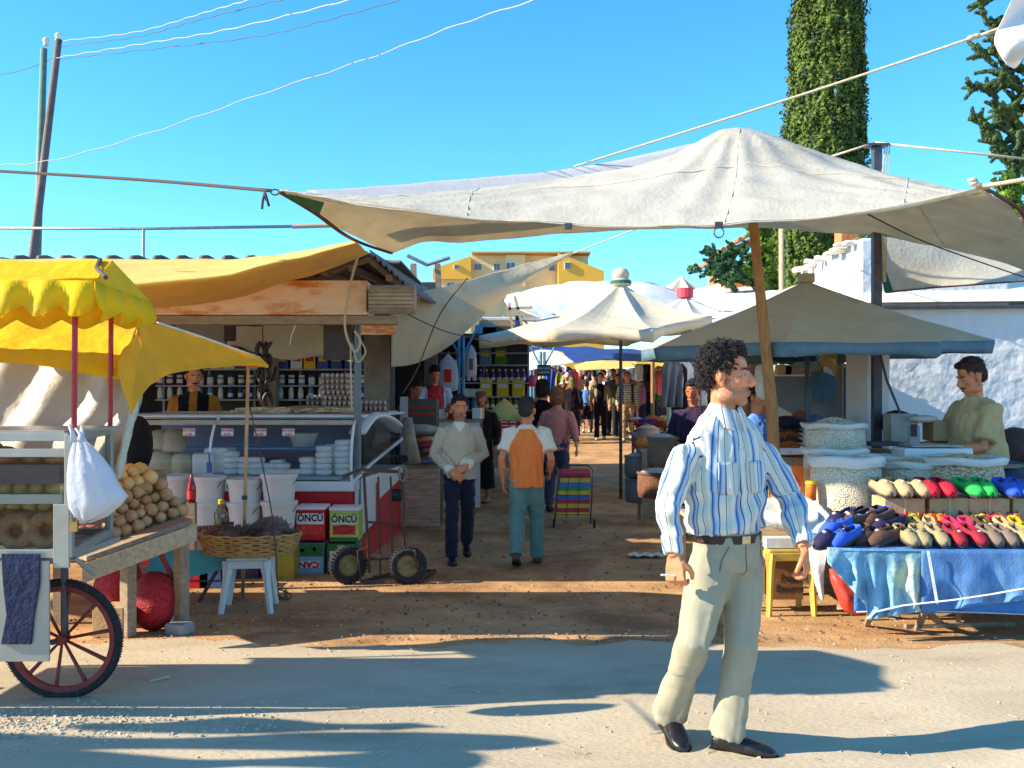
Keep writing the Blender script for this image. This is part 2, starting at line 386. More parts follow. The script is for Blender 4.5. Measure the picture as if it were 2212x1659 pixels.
def person(label, J, look, group=None, voxel=.011, far=False):
    """J: joints (world). hip, chest, neck, head(eye-level centre), face(dir), side(dir: person's right), shR, elR, waR, haR.. etc"""
    base = Vector((J['hip'].x, J['hip'].y, min(J['anL'].z, J['anR'].z) - .07))
    root = thing('person', label, 'person', base, group)
    sk = SKIN[look.get('skin', 'tan')]; sc = look.get('scale', 1.); hs_ = sc * look.get('head_scale', 1.)
    rt = J['side'].normalized(); fw = Vector((-rt.y, rt.x, 0)).normalized()   # facing direction: right rotated by +90deg
    fat = look.get('fat', 1.)
    HB = basis(J['face'], J.get('headup', (0, 0, 1)))
    def vol(): return MB()
    # body
    b = vol(); head_vol(b, J['head'], HB, hs_, not far, look.get('jaw', 1.))
    nk = J['neck']
    b.tube([nk - Vector((0, 0, .04)), nk, J['head'] + HB @ Vector((0, -.012, -.075)) * sc, J['head'] + HB @ Vector((0, -.012, -.02)) * sc], [.062 * sc, .056 * sc, .052 * sc, .055 * sc], 12)
    b.tube([nk, J['chest'], J['hip']], [(.055 * sc, .055 * sc), (.13 * sc * fat, .08 * sc), (.085 * sc, .05 * sc)], 12, up=fw)
    for S in 'RL':
        kk = .62 if look.get('sleeve', 1.) > .7 else 1.
        b.tube([J['sh' + S] - Vector((0, 0, .03 * sc)), J['el' + S], J['wr' + S]], [.040 * sc * kk, .038 * sc * kk, .026 * sc], 10)
        b.tube([J['el' + S].lerp(J['wr' + S], .05), J['el' + S].lerp(J['wr' + S], .35), J['wr' + S]], [.036 * sc * kk, .042 * sc * kk, .026 * sc], 10)
        if 'hd' + S in J and not far:
            hd = J['hd' + S]; hand_vol(b, J['wr' + S], hd[0], hd[1], sc * look.get('hand', 1.), hd[2], hd[3])
        else:
            d = (J['wr' + S] - J['el' + S]).normalized(); b.tube([J['wr' + S], J['wr' + S] + d * .07 * sc, J['wr' + S] + d * .16 * sc], [(.024 * sc, .03 * sc), (.02 * sc, .04 * sc), (.014 * sc, .02 * sc)], 8)
        b.tube([J['hip'] + (J['kn' + S] - J['hip']) * .15, J['kn' + S], J['an' + S]], [.045 * sc, .035 * sc, .034 * sc], 10)
    b.shift(base)
    me = remesh(b, look.get('bvox', .006 if not far else .02), 1 if not far else 1, 'person_body')
    body = mesh_obj('body', me, [sk, STUB], root)
    if look.get('stubble') and not far:
        hcx, inv = J['head'], HB.transposed()
        def fs_(c):
            q = inv @ (c + base - hcx) / hs_; n = mnoise.noise(q * 90) * .006
            return 1 if (q.z + n < -.045 and q.z > -.135 and q.y + n * 2 > -.01) or (-.045 <= q.z < -.015 and abs(q.x) > .045 and -.005 < q.y + n < .03) else 0
        facemat(me, fs_)
    # shirt
    if 'shirt' in look:
        b = vol(); fs = look.get('shirt_fit', 1.); wd = (J['shR'] - J['shL']).length / 2
        bot = J['hip'] + (J['chest'] - J['hip']) * look.get('shirt_low', -.05)
        mid = J['hip'].lerp(J['chest'], .45)
        dp = look.get('depth', .118) * sc * fs
        tw = look.get('torso_w', 1.06)
        b.tube([bot, mid, J['chest'], nk - Vector((0, 0, .095 * sc)), nk - Vector((0, 0, .035 * sc)), nk + Vector((0, 0, .012))],
               [(wd * .84 * tw * fs * fat, dp * 1.0 * fat), (wd * .84 * tw * fs * fat, dp * fat), (wd * .92 * tw * fs, dp * 1.02), (wd * .94 * fs, dp * .80), (wd * .62, dp * .62), (wd * .30, dp * .50)], 24, up=fw)
        if look.get('belly'): b.ell(mid + fw * look['belly'] * .6, (wd * .8, look['belly'] + .06, .16), 16, 12, basis(fw))
        ss = look.get('sleeve', 1.)      # 1 long, .45 short
        for S in 'RL':
            sh, el, wr = J['sh' + S], J['el' + S], J['wr' + S]; inn = sh.lerp(nk, .35) - Vector((0, 0, .035 * sc)); sh = sh - Vector((0, 0, .026 * sc))
            if ss > .7:
                e0 = el.lerp(wr, .0); e1 = el.lerp(wr, (ss - .5) * 2 * .94 if ss < 1 else .97)
                b.tube([inn, sh, sh.lerp(el, .5), e0, e0.lerp(e1, .5), e1], [.044 * sc * fs, .056 * sc * fs, .061 * sc * fs, .057 * sc * fs, .052 * sc * fs, look.get('cuff', .042) * sc * fs], 16)
            else:
                e1 = sh.lerp(el, ss * 1.6)
                b.tube([inn, sh, sh.lerp(e1, .6), e1], [.062 * sc * fs, .074 * sc * fs, .074 * sc * fs, .078 * sc * fs], 16)
        b.shift(base)
        me = remesh(b, voxel if not far else .022, 3 if not far else 1, 'shirt', folds(look.get('fold_scale', (7, 7, 5)), look.get('fold', .010) * (1 if not far else .6), random.random() * 50, look.get('shirt_extra')) if not far else None)
        shirt = mesh_obj(look.get('shirt_name', 'shirt'), me, look['shirt'], root)
        if look.get('shirt_uv'): look['shirt_uv'](me, base, J, rt, fw)
        if look.get('shirt_mat'): facemat(me, lambda c: look['shirt_mat'](c + base, J, rt))
    # trousers / skirt / robe
    if 'pants' in look:
        b = vol(); pf = look.get('pants_fit', 1.)
        waist = J['hip'] + Vector((0, 0, .10 * sc))
        b.tube([waist + Vector((0, 0, .015)), J['hip'] + Vector((0, 0, .01)), J['hip'] - Vector((0, 0, .07 * sc))], [(.152 * sc * fat, .112 * sc * fat), (.168 * sc * fat, .122 * sc * fat), (.158 * sc * fat, .116 * sc)], 18, up=fw)
        if look.get('skirt'):
            low = J['hip'].copy(); low.z = min(J['anR'].z, J['anL'].z) + look['skirt']
            b.tube([J['hip'], J['hip'].lerp(low, .5), low], [(.17 * sc, .13 * sc), (.20 * sc, .16 * sc), (.22 * sc, .18 * sc)], 18, up=fw)
        else:
            en = look.get('pants_end', 1.04)
            for S, sg in (('R', 1), ('L', -1)):
                kn, an = J['kn' + S], J['an' + S]; top = J['hip'] + rt * sg * .078 * sc - Vector((0, 0, .03))
                e1 = kn + (an - kn) * en
                b.tube([top, top.lerp(kn, .45), kn, kn.lerp(e1, .5), e1], [.098 * sc * pf, .090 * sc * pf, .073 * sc * pf, .070 * sc * pf, look.get('hem', .068) * sc * pf], 16, ey=1.05)
        b.shift(base)
        me = remesh(b, voxel if not far else .022, 2 if not far else 1, 'trousers', folds(look.get('pfold_scale', (6, 6, 7)), look.get('pfold', .010), random.random() * 50, look.get('pants_extra')) if not far else None)
        mesh_obj('skirt' if look.get('skirt') else 'trousers', me, look['pants'], root)
    # shoes
    if 'shoes' in look:
        for S in 'RL':
            an = J['an' + S]; td = J.get('toe' + S, fw)
            b = vol(); up = J.get('fup' + S, Vector((0, 0, 1)))
            heel = an - Vector(td).normalized() * .07 * sc - Vector(up) * .075 * sc
            shoe_mesh(b, heel, td, sc, up); b.shift(base)
            sh = b.build('shoe', look['shoes'], root, smooth=True, sub=1 if not far else 0)
            b = vol(); f = Vector(td).normalized(); u = Vector(up); u = (u - f * u.dot(f)).normalized(); r = f.cross(u)
            pr = [(-.004, .028), (.03, .04), (.10, .034), (.18, .048), (.24, .044), (.275, .022), (.287, .004)]
            o1 = [heel + f * y * sc + r * w * sc for y, w in pr] + [heel + f * y * sc - r * w * sc for y, w in reversed(pr)]
            b.poly([p - u * .012 for p in o1], u * .02); b.shift(base)
            b.build('sole', MATS.get('sole_dark') or mat('sole_dark', srgb(28, 24, 24), .6), sh)
    sc = hs_
    # hair
    hs = look.get('hairstyle', 'short')
    if hs != 'none':
        hm = look.get('hairmat') or HAIR[look.get('hair', 'black')]
        b = vol(); hc = J['head']; hq = lambda x, y, z: hc + HB @ Vector((x * sc, y * sc, z * sc))
        hair_vol(hs, b, hc, HB, sc)
        b.shift(base)
        k = .010 if hs == 'curly' else (.004 if hs in ('short', 'bob') else .002); fq = 60 if hs != 'curly' else 42
        def hd(c, n): 
            return k * mnoise.fractal(c * fq, .8, 2., 3) * (1.6 if hs == 'curly' else 1)
        me = remesh(b, .005 if not far else .018, 1, 'hair', hd if not far else None)
        hname = {'scarf': 'headscarf', 'cap': 'hair'}.get(hs, 'hair')
        ho = mesh_obj(hname, me, hm, root)
        if not far and hs in ('curly', 'short', 'bob'):
            vs = me.vertices; nrm = [(v.co.copy(), v.normal.copy()) for v in vs]; random.shuffle(nrm)
            b = vol(); cnt = {'curly': 2600, 'short': 900, 'bob': 900}[hs]
            for c, n in nrm[:cnt]:
                ql = HB.transposed() @ (c + base - hc) / sc
                if n.z < -.55 or (ql.y > .045 and ql.z < .085): continue
                t = n.cross(Vector((random.uniform(-1, 1), random.uniform(-1, 1), random.uniform(-1, 1)))).normalized()
                if hs == 'curly':
                    bk = -(HB @ Vector((0, 1, 0))) * .7 + Vector((random.gauss(0, .5), random.gauss(0, .5), random.gauss(-.2, .5))); t2 = bk - n * n.dot(bk); t2 = t2.normalized() if t2.length > .05 else t; sd = n.cross(t2); ph = random.random() * 6; ln = random.uniform(.020, .045); am = random.uniform(.003, .007)
                    b.tube([c - n * .002 + t2 * ln * q / 6 + n * (.009 * math.sin(q / 6 * 2.6) + .002 * math.sin(q * 1.9 + ph)) + sd * am * math.sin(q * 1.35 + ph) for q in range(7)], [.0016, .0019, .0019, .0018, .0016, .0012, .0006], 4, cap=False)
                else:
                    dn = Vector((0, 0, -1)); t2 = (dn - n * n.dot(dn)); t2 = (t2.normalized() if t2.length > .1 else t) + t * .5
                    ln = .02 if hs == 'short' else .05
                    b.tube([c, c + n * .004 + t2 * ln * .5, c + n * .003 + t2 * ln], [.0018, .0016, .0006], 4, cap=False)
            b.build('curl' if hs == 'curly' else 'hair_strands', hm, ho, smooth=True)
        if hs == 'cap':
            b = vol(); b.ell(hq(0, -.006, .082), (.092 * sc, .118 * sc, .046 * sc), 18, 10, HB); b.ell(hq(0, .105, .062), (.060 * sc, .045 * sc, .010 * sc), 14, 6, HB); b.shift(base)
            mesh_obj('cap', remesh(b, .007 if not far else .02, 1, 'cap'), look['capmat'], root)
    if not far or look.get('eyes'):
        b = vol(); hc = J['head']; hq = lambda x, y, z: hc + HB @ Vector((x * sc, y * sc, z * sc))
        for sx in (-1, 1):
            b.use(EYEW); b.ell(hq(sx * .031, .0722, .001), (.0125 * sc, .009 * sc, .0045 * sc), 10, 6, HB)
            b.use(EYE); b.ell(hq(sx * .030, .0775, .001), (.0058 * sc, .0052 * sc, .0052 * sc), 8, 6, HB)
            b.shift(base); b.build('eye', None, root, smooth=True)
            b = vol(); b.tube([hq(sx * .012, .086, .020), hq(sx * .030, .084, .027), hq(sx * .050, .066, .020)], [.003 * sc, .0045 * sc, .002 * sc], 6)
            b.shift(base); b.build('eyebrow', HAIR.get(look.get('brow', 'black'), HAIR['black']), root, smooth=True); b = vol()
        if look.get('moustache'):
            b = vol(); b.tube([hq(-.03, .078, -.062), hq(-.012, .096, -.053), hq(.012, .096, -.053), hq(.03, .078, -.062)], [.003, .008, .008, .003], 8); b.shift(base); b.build('moustache', HAIR['black'], root, smooth=True)
        b = vol(); b.ell(hq(0, .0905, -.0655), (.021 * sc, .008 * sc, .0042 * sc), 10, 6, HB); b.ell(hq(0, .0895, -.0745), (.018 * sc, .008 * sc, .005 * sc), 10, 6, HB); b.shift(base)
        b.build('lips', LIP, root, smooth=True)
    return root, HB, base

def pose(x, y, h, yaw, arms=None, step=.12, lean=0, stride=None, look=0., nod=0., z=None):
    """standard standing/walking joints. yaw: direction faced, degrees from -Y (towards the camera), + = towards +X"""
    s = h / 1.75; z0 = g(y) if z is None else z
    a = R(yaw); fw = Vector((math.sin(a), -math.cos(a), 0)); rt = Vector((fw.y, -fw.x, 0))
    o = Vector((x, y, z0)); Z = Vector((0, 0, 1)); q = lambda r, f, u: o + rt * r * s + fw * f * s + Z * u * s
    J = {'side': rt, 'hip': q(0, 0, .93), 'chest': q(0, .01 + lean, 1.28), 'neck': q(0, .0 + lean * 1.3, 1.47), 'head': q(0, .035 + lean * 1.5, 1.635)}
    b = R(yaw + look); J['face'] = Vector((math.sin(b), -math.cos(b), -nod))
    st = step
    J['knR'] = q(.095, .03 + st * .6, .50); J['anR'] = q(.10, st, .085); J['knL'] = q(-.095, .03 - st * .2, .50); J['anL'] = q(-.10, -st, .085 + abs(st) * .35)
    if st: 
        J['fupL'] = (Z + fw * abs(st) * 1.8).normalized(); J['toeL'] = (fw - Z * abs(st) * 1.8)
    J['shR'] = q(.185, lean * 1.1, 1.415); J['shL'] = q(-.185, lean * 1.1, 1.415)
    arms = arms or 'down'
    if arms == 'down':
        J['elR'] = q(.245, -.03 - st * .4, 1.14); J['wrR'] = q(.25, .04 - st * .6, .89); J['elL'] = q(-.245, -.03 + st * .4, 1.14); J['wrL'] = q(-.25, .06 + st * .6, .89)
    elif arms == 'fwd':
        J['elR'] = q(.25, .02, 1.14); J['wrR'] = q(.12, .25, 1.06); J['elL'] = q(-.25, .02, 1.14); J['wrL'] = q(-.12, .25, 1.04)
    elif callable(arms): arms(J, q)
    for S in 'RL':
        d = (J['wr' + S] - J['el' + S]).normalized(); sg = 1 if S == 'R' else -1
        J.setdefault('hd' + S, (d, -rt * sg, .35, 1 if S == 'R' else -1))
        J['_q'] = q
    return J, s
# ---------------------------------------------------------------- world, camera, ground
SC.view_settings.view_transform = 'Standard'; SC.view_settings.look = 'None'; SC.view_settings.exposure = 1.1; SC.view_settings.gamma = 1
EL, AZ = R(28), R(8)     # sun shines towards +X, slightly away from the camera
sund = Vector((math.cos(EL) * math.cos(AZ), math.cos(EL) * math.sin(AZ), -math.sin(EL)))
w = bpy.data.worlds.new('World'); SC.world = w; w.use_nodes = True
bg = w.node_tree.nodes['Background']; sky = w.node_tree.nodes.new('ShaderNodeTexSky'); sky.sky_type = 'NISHITA'; sky.sun_disc = False
sky.sun_elevation = EL; sky.sun_rotation = R(270 - 8); sky.air_density = 1.0; sky.dust_density = 0; sky.ozone_density = 6.0; sky.altitude = 300
hs_n = w.node_tree.nodes.new('ShaderNodeHueSaturation'); hs_n.inputs['Saturation'].default_value = 1.13; hs_n.inputs['Hue'].default_value = .492
tint = w.node_tree.nodes.new('ShaderNodeMix'); tint.data_type = 'RGBA'; tint.blend_type = 'MULTIPLY'; tint.inputs['Factor'].default_value = 1; tint.inputs['B'].default_value = (.86, 1.0, 1.04, 1)
w.node_tree.links.new(sky.outputs[0], tint.inputs['A']); w.node_tree.links.new(tint.outputs['Result'], hs_n.inputs['Color']); w.node_tree.links.new(hs_n.outputs[0], bg.inputs[0]); bg.inputs[1].default_value = .15
sl = bpy.data.lights.new('sun', 'SUN'); sl.energy = 5.0; sl.angle = R(.5); sl.color = (1, .87, .66)
so = bpy.data.objects.new('sun', sl); COL.objects.link(so); so.rotation_euler = sund.to_track_quat('-Z', 'Y').to_euler()
cam = bpy.data.cameras.new('camera'); co = bpy.data.objects.new('camera', cam); COL.objects.link(co)
co.location = (0, 0, CAMH); co.rotation_euler = (R(90), 0, 0); cam.sensor_width = 36; cam.lens = FPX / 2212 * 36; cam.shift_y = (VH - 829.5) / 2212; cam.clip_end = 3000; cam.clip_start = .05
SC.camera = co
SC.cycles.max_bounces = 6; SC.cycles.transparent_max_bounces = 12

def sheet(name, xs, ys, m, dz=0., edge=None, rough=.0):
    b = MB(); rows = []
    for y in ys:
        rows.append([Vector((x, y + (edge(x) if edge and y == ys[-1] else 0), g(y) + dz + (mnoise.fractal(Vector((x * .9, y * .9, 0)), 1, 2, 3) * rough if -8 < x < 8 and y < 30 else 0))) for x in xs])
    b.grid(rows); o = b.build(name, m, smooth=True); return tag(o, kind='structure')
xs = [-900, -300, -80, -30, -12] + [-8 + i * .2 for i in range(81)] + [12, 30, 80, 300, 900]
ys = [-60, -20, -5] + [i * .2 for i in range(0, 76)] + [16, 17, 18, 20, 22, 24, 27, 30, 34, 40, 50, 60, 100, 300, 900]
dirt = mat('dirt', (.50, .30, .15), .95, .26, 2.2, .4, 45, spec=.1, stain=((.25, .13, .06), .8, .47, .8))
sheet('ground', xs, ys, dirt, 0, rough=.008)
road = mat('road_dust', (.51, .425, .30), .95, .16, 3.0, .35, 70, spec=.12, stretch=(.45, 1, 1), stain=((.35, .28, .19), 1.5, .50, .8))
sheet('road', [-900, -300, -80, -30, -12] + [-8 + i * .12 for i in range(134)] + [12, 30, 80, 300, 900], [-1.2] + [i * .2 for i in range(-5, 31)] + [6.2], road, .010,
      edge=lambda x: .34 * mnoise.noise(Vector((x * .7, 3, 0))) + .22 * mnoise.noise(Vector((x * 3, 1, 0))) + .16 * mnoise.noise(Vector((x * 11, 1, 0))), rough=.008)
# lighter dusty lane through the market
dust = mat('lane_dust', (.42, .31, .20), .95, .2, 2.5, .5, 40, spec=.1, stain=((.24, .15, .09), 1.4, .5, .55))

# gravel
def stones(name, m, n, region, r0, r1, seed):
    rnd = random.Random(seed); b = MB()
    base = [(-.5, -.3, 0), (.5, -.4, 0), (.45, .4, 0), (-.4, .45, 0), (-.3, -.15, .5), (.3, -.2, .42), (.25, .25, .5), (-.25, .3, .4)]
    for _ in range(n):
        x, y = region(rnd); r = r0 + (r1 - r0) * rnd.random() ** 3; a = rnd.random() * 6.28; sx, sy, sz = rnd.uniform(.7, 1.3), rnd.uniform(.6, 1.2), rnd.uniform(.5, 1.1)
        z = g(y) + .008 + mnoise.fractal(Vector((x * .9, y * .9, 0)), 1, 2, 3) * .008
        q = [Vector(((px * sx * math.cos(a) - py * sy * math.sin(a)) * 2 * r + x, (px * sx * math.sin(a) + py * sy * math.cos(a)) * 2 * r + y, pz * sz * 2 * r + z)) + Vector((rnd.uniform(-.2, .2), rnd.uniform(-.2, .2), rnd.uniform(-.1, .15))) * r for px, py, pz in base]
        b.hexa(q)
    o = b.build(name, m, smooth=False); return tag(o, kind='stuff')
st1 = mat('stone_pale', (.46, .385, .275), .9, .35, 3, .3, 40)
def reg1(r):
    u = abs(r.gauss(0, 330)) - 60; v = r.gauss(1572, 22) - u * .03; p = GP(u, v); return p.x, p.y
o = stones('gravel', st1, 2600, reg1, .003, .012, 1); tag(o, 'band of loose pale pebbles on the road in front of the cart wheel', 'gravel')
def reg2(r): return r.uniform(-2.6, 3.6), 3.2 + 5.5 * r.random()
o = stones('gravel', st1, 3200, reg2, .0015, .009, 2); tag(o, 'tiny pebbles strewn over the dusty road and dirt', 'gravel')
st2 = mat('stone_dark', (.17, .12, .085), .95, .5, 3, .3, 40)
def reg3(r): return r.uniform(-3.2, 2.5), 6.3 + 7 * r.random() ** 1.5
o = stones('gravel', st2, 2600, reg3, .003, .014, 3); tag(o, 'dark crumbs of earth and stone on the brown market ground', 'gravel')
straw = MB(); rs = random.Random(5)
for _ in range(260):
    x, y = rs.uniform(-3, 3.4), rs.uniform(3.5, 9); a = rs.random() * 3.14; l = rs.uniform(.01, .05)
    straw.bar((x, y, g(y) + .016), (x + l * math.cos(a), y + l * math.sin(a), g(y) + .018), .003)
tag(straw.build('litter', mat('straw', (.55, .46, .30), .9)), 'scattered straw and paper scraps on the ground', 'litter', kind='stuff')
b = MB(); p = GP(345, 1722 / 1.0 if False else 1482); b.tube([GP(325, 1733 / 1.1718 * 1.0) + V3(0, 0, .02), GP(367, 1722 / 1.1718) + V3(0, 0, .02)], .006, 6)
tag(b.build('stick', MATS['straw']), 'dry stick lying on the shaded road right of the wheel', 'stick')
# ---------------------------------------------------------------- striped cloth
def stripes_mat(name, stops, period, rough=.8, attr='st', rib=0):
    m = bpy.data.materials.new(name); m.use_nodes = True; MATS[name] = m
    N = m.node_tree.nodes; L = m.node_tree.links; b = N['Principled BSDF']; b.inputs['Roughness'].default_value = rough; b.inputs['Specular IOR Level'].default_value = .2
    at = N.new('ShaderNodeAttribute'); at.attribute_name = attr; sp = N.new('ShaderNodeSeparateXYZ'); L.new(at.outputs['Vector'], sp.inputs[0])
    dv = N.new('ShaderNodeMath'); dv.operation = 'DIVIDE'; dv.inputs[1].default_value = period; L.new(sp.outputs[0], dv.inputs[0])
    fr = N.new('ShaderNodeMath'); fr.operation = 'FRACT'; L.new(dv.outputs[0], fr.inputs[0])
    cr = N.new('ShaderNodeValToRGB'); e = cr.color_ramp; e.interpolation = 'LINEAR'
    e.elements[0].position = stops[0][0]; e.elements[0].color = (*stops[0][1], 1); e.elements[1].position = stops[-1][0]; e.elements[1].color = (*stops[-1][1], 1)
    for p_, c in stops[1:-1]: k = e.elements.new(p_); k.color = (*c, 1)
    L.new(fr.outputs[0], cr.inputs[0]); L.new(cr.outputs[0], b.inputs['Base Color'])
    tc = N.new('ShaderNodeTexCoord'); nz = N.new('ShaderNodeTexNoise'); nz.inputs['Scale'].default_value = 260; L.new(tc.outputs['Object'], nz.inputs[0])
    bp = N.new('ShaderNodeBump'); bp.inputs['Strength'].default_value = .12; bp.inputs['Distance'].default_value = .004
    if rib:
        sn = N.new('ShaderNodeMath'); sn.operation = 'SINE'; ml = N.new('ShaderNodeMath'); ml.operation = 'MULTIPLY'; ml.inputs[1].default_value = 2 * math.pi / rib
        L.new(sp.outputs[0], ml.inputs[0]); L.new(ml.outputs[0], sn.inputs[0]); ad = N.new('ShaderNodeMath'); ad.inputs[1].default_value = .3; ad.operation = 'MULTIPLY_ADD'
        L.new(sn.outputs[0], ad.inputs[0]); ad.inputs[1].default_value = .5; L.new(nz.outputs[0], ad.inputs[2]); L.new(ad.outputs[0], bp.inputs['Height']); bp.inputs['Strength'].default_value = .8; bp.inputs['Distance'].default_value = .006
    else: L.new(nz.outputs[0], bp.inputs['Height'])
    L.new(bp.outputs[0], b.inputs['Normal'])
    return m
def seg_d(p, a, b):
    ab = b - a; t = max(0, min(1, (p - a).dot(ab) / max(ab.length_squared, 1e-9))); q = a + ab * t; return (p - q).length, t, q
def cloth_uv(me, base, J, rt, fw):
    at = me.attributes.new('st', 'FLOAT_VECTOR', 'POINT'); data = []
    for v in me.vertices:
        p = v.co + base; best = None
        for S in 'RL':
            for a, b in ((J['sh' + S], J['el' + S]), (J['el' + S], J['wr' + S])):
                d, t, q = seg_d(p, a, b)
                if best is None or d < best[0]: best = (d, a, b, q)
        dt, _, qt = seg_d(p, J['hip'], J['neck'])
        if best[0] < .085 and dt > .11:
            a, b, q = best[1:]; ax = (b - a).normalized(); r = p - q; f2 = (fw - ax * fw.dot(ax)).normalized(); s2 = ax.cross(f2)
            ang = math.atan2(r.dot(s2), r.dot(f2)); data += [ang * .062 + .03, (p - a).length, 0]
        else:
            r = p - qt; x = r.dot(rt); y = r.dot(fw); ang = math.atan2(x / .19, y / .125); data += [ang * .165 * 1.0, p.z, 0]
    at.data.foreach_set('vector', data)

ST = lambda r, g_, b: srgb(r, g_, b)
W1, BL, DB, PB, DK = ST(212, 214, 204), ST(116, 148, 192), ST(84, 112, 166), ST(172, 192, 214), ST(46, 44, 62)
shirt_m = stripes_mat('striped_shirt', [(0, W1), (.10, W1), (.11, DK), (.14, DK), (.15, PB), (.25, PB), (.32, BL), (.36, DB), (.37, DK), (.39, DK), (.40, BL), (.45, PB), (.52, W1), (.72, ST(188, 190, 180)), (.80, W1), (.81, DK), (.83, DK), (.84, W1), (1, W1)], .098)
khaki = mat('khaki_trousers', srgb(160, 155, 134), .85, .06, 14, .15, 240, spec=.15)
khaki_l = khaki
leather = mat('black_leather', srgb(26, 24, 26), .28, .3, 20, .25, 50, spec=.6)
J = dict(
    hip=P(1571, 1192, 4.36), chest=P(1563, 1030, 4.37), neck=P(1563, 890, 4.38), head=P(1568, 810, 4.36), side=Vector((-.89, -.46, 0)), face=Vector((.93, -.37, -.02)),
    shR=P(1481, 968, 4.27), elR=P(1440, 1088, 4.20), wrR=P(1457, 1203, 4.14), shL=P(1650, 958, 4.46), elL=P(1706, 1072, 4.42), wrL=P(1736, 1184, 4.24),
    knR=P(1500, 1385, 4.20), anR=P(1447, 1536, 4.46), knL=P(1603, 1392, 4.30), anL=P(1571, 1583, 4.31), toeR=Vector((.16, -1, -.22)), fupR=Vector((0, -.1, 1)), toeL=Vector((.90, -.42, 0)))
J['hdR'] = (Vector((.05, -.1, -1)), Vector((.45, .7, 0)), [.95, .95, 1.0, 1.05], 1)
J['hdL'] = (Vector((.12, -.15, -1)), Vector((-.75, .2, .1)), [.75, .9, .95, 1.0], -1)
def crease(c):
    b0 = Vector((J['hip'].x, J['hip'].y, min(J['anL'].z, J['anR'].z) - .07)); p = c + b0; rt_ = J['side'].normalized(); f_ = Vector((-rt_.y, rt_.x, 0)); w = 0
    for S, sg in (('R', 1), ('L', -1)):
        tp = J['hip'] + rt_ * sg * .078; d1 = seg_d(p, tp, J['kn' + S]); d2 = seg_d(p, J['kn' + S], J['an' + S]); q = d1[2] if d1[0] < d2[0] else d2[2]; r = p - q
        if r.dot(f_) > .03 and r.length < .13: w = max(w, .010 * math.exp(-(r.dot(rt_) / .013) ** 2))
    return w
def pant_extra(c):  # cuffs bunch over the shoes, creases behind the knee
    z = c.z
    w = crease(c)
    if z < .34: w += .009 * abs(math.sin(z * 30 + 14 * c.x + 17 * c.y)) * (1 - z / .34) ** .6 - .004
    if .62 < z < .92: w += .008 * max(0, math.sin(z * 34 + 26 * c.x + 12 * c.y)) * (1 - abs(z - .78) / .16)
    if .40 < z < .62: w += .002 * math.sin(z * 45 + 24 * c.x + 9 * c.y)
    return w
def shirt_extra(c):
    z = c.z; w = 0
    if .95 < z < 1.12: w += .008 * math.sin(z * 46 - c.x * 30 + 1.2)
    return w
look = dict(skin='tan', stubble=1, hair='black', hairstyle='curly', head_scale=1.09, jaw=1.05, shirt=shirt_m, pants=khaki, shoes=leather, scale=1.02, shirt_fit=1.0, cuff=.046, depth=.128, voxel=.008, bvox=.0045,
            pants_fit=1.0, hem=.080, pants_end=1.04, fold=.013, fold_scale=(8, 8, 1.8), pfold=.006, pfold_scale=(5, 5, 1.4), torso_w=1.06, pants_extra=pant_extra, shirt_extra=shirt_extra, shirt_uv=cloth_uv, shirt_low=.27, hand=1.05, brow='black')
man, HB, mb_ = person('tall curly-haired man in a blue and white striped shirt standing on the road', J, look)
A = At(man)
rt = J['side'].normalized(); fw = Vector((-rt.y, rt.x, 0)); fw = fw if fw.y < 0 else -fw
Z = Vector((0, 0, 1)); hp = J['hip']
# belt
rows = []
for dz in (.050, .086):
    rows.append([hp + Z * dz + rt * .160 * math.cos(a) + fw * .120 * math.sin(a) for a in [i * 2 * math.pi / 40 for i in range(41)]])
A.grid(rows); belt = A.done('belt', mat('belt_leather', srgb(52, 30, 26), .4, .3, 20, .3), solid=.006)
c = hp + Z * .068 + fw * .124 + rt * .0
Mb = Matrix((rt, fw, Z)).transposed()
A.box(c, (.045, .008, .034), rot=Mb); A.done('belt_buckle', mat('brass_dull', srgb(190, 180, 150), .3, .1, 20, 0, metal=.9), belt, bevel=.002)
# collar: band plus two turned-down points
nk = J['neck']; cm = stripes_mat('collar_cloth', [(0, W1), (.3, W1), (.34, DK), (.38, DK), (.42, W1), (.7, PB), (1, W1)], .05)
rows = []; HBn = Matrix((rt, fw, Z)).transposed()
for k, (rr, dz) in enumerate([(.062, .040), (.069, .026), (.088, -.008)]):
    row = []
    for i in range(33):
        a = R(-250 + i * 320 / 32) ; # opening at the front
        a = R(90 + 22) + i / 32 * R(316)
        p = nk + rt * math.cos(a) * rr * 1.05 + fw * (math.sin(a) * rr * .95 + .008) + Z * (dz + (.0 if math.sin(a) < 0 else -.03 * math.sin(a) ** 3) )
        if k == 2 and (i < 4 or i > 28): p += -Z * .050 + fw * .022 + rt * (.008 if i < 4 else -.008) * (1)
        row.append(p)
    rows.append(row)
A.grid(rows); co_ = A.done('collar', cm, solid=.004, smooth=True)
me = co_.data; at = me.attributes.new('st', 'FLOAT_VECTOR', 'POINT'); at.data.foreach_set('vector', [q for i in range(len(me.vertices)) for q in ((i % 33) * .0125, 0, 0)])
from mathutils.bvhtree import BVHTree
shm = [o for o in man.children if o.name.startswith('shirt')][0].data
BV = BVHTree.FromPolygons([v.co.copy() for v in shm.vertices], [tuple(p.vertices) for p in shm.polygons])
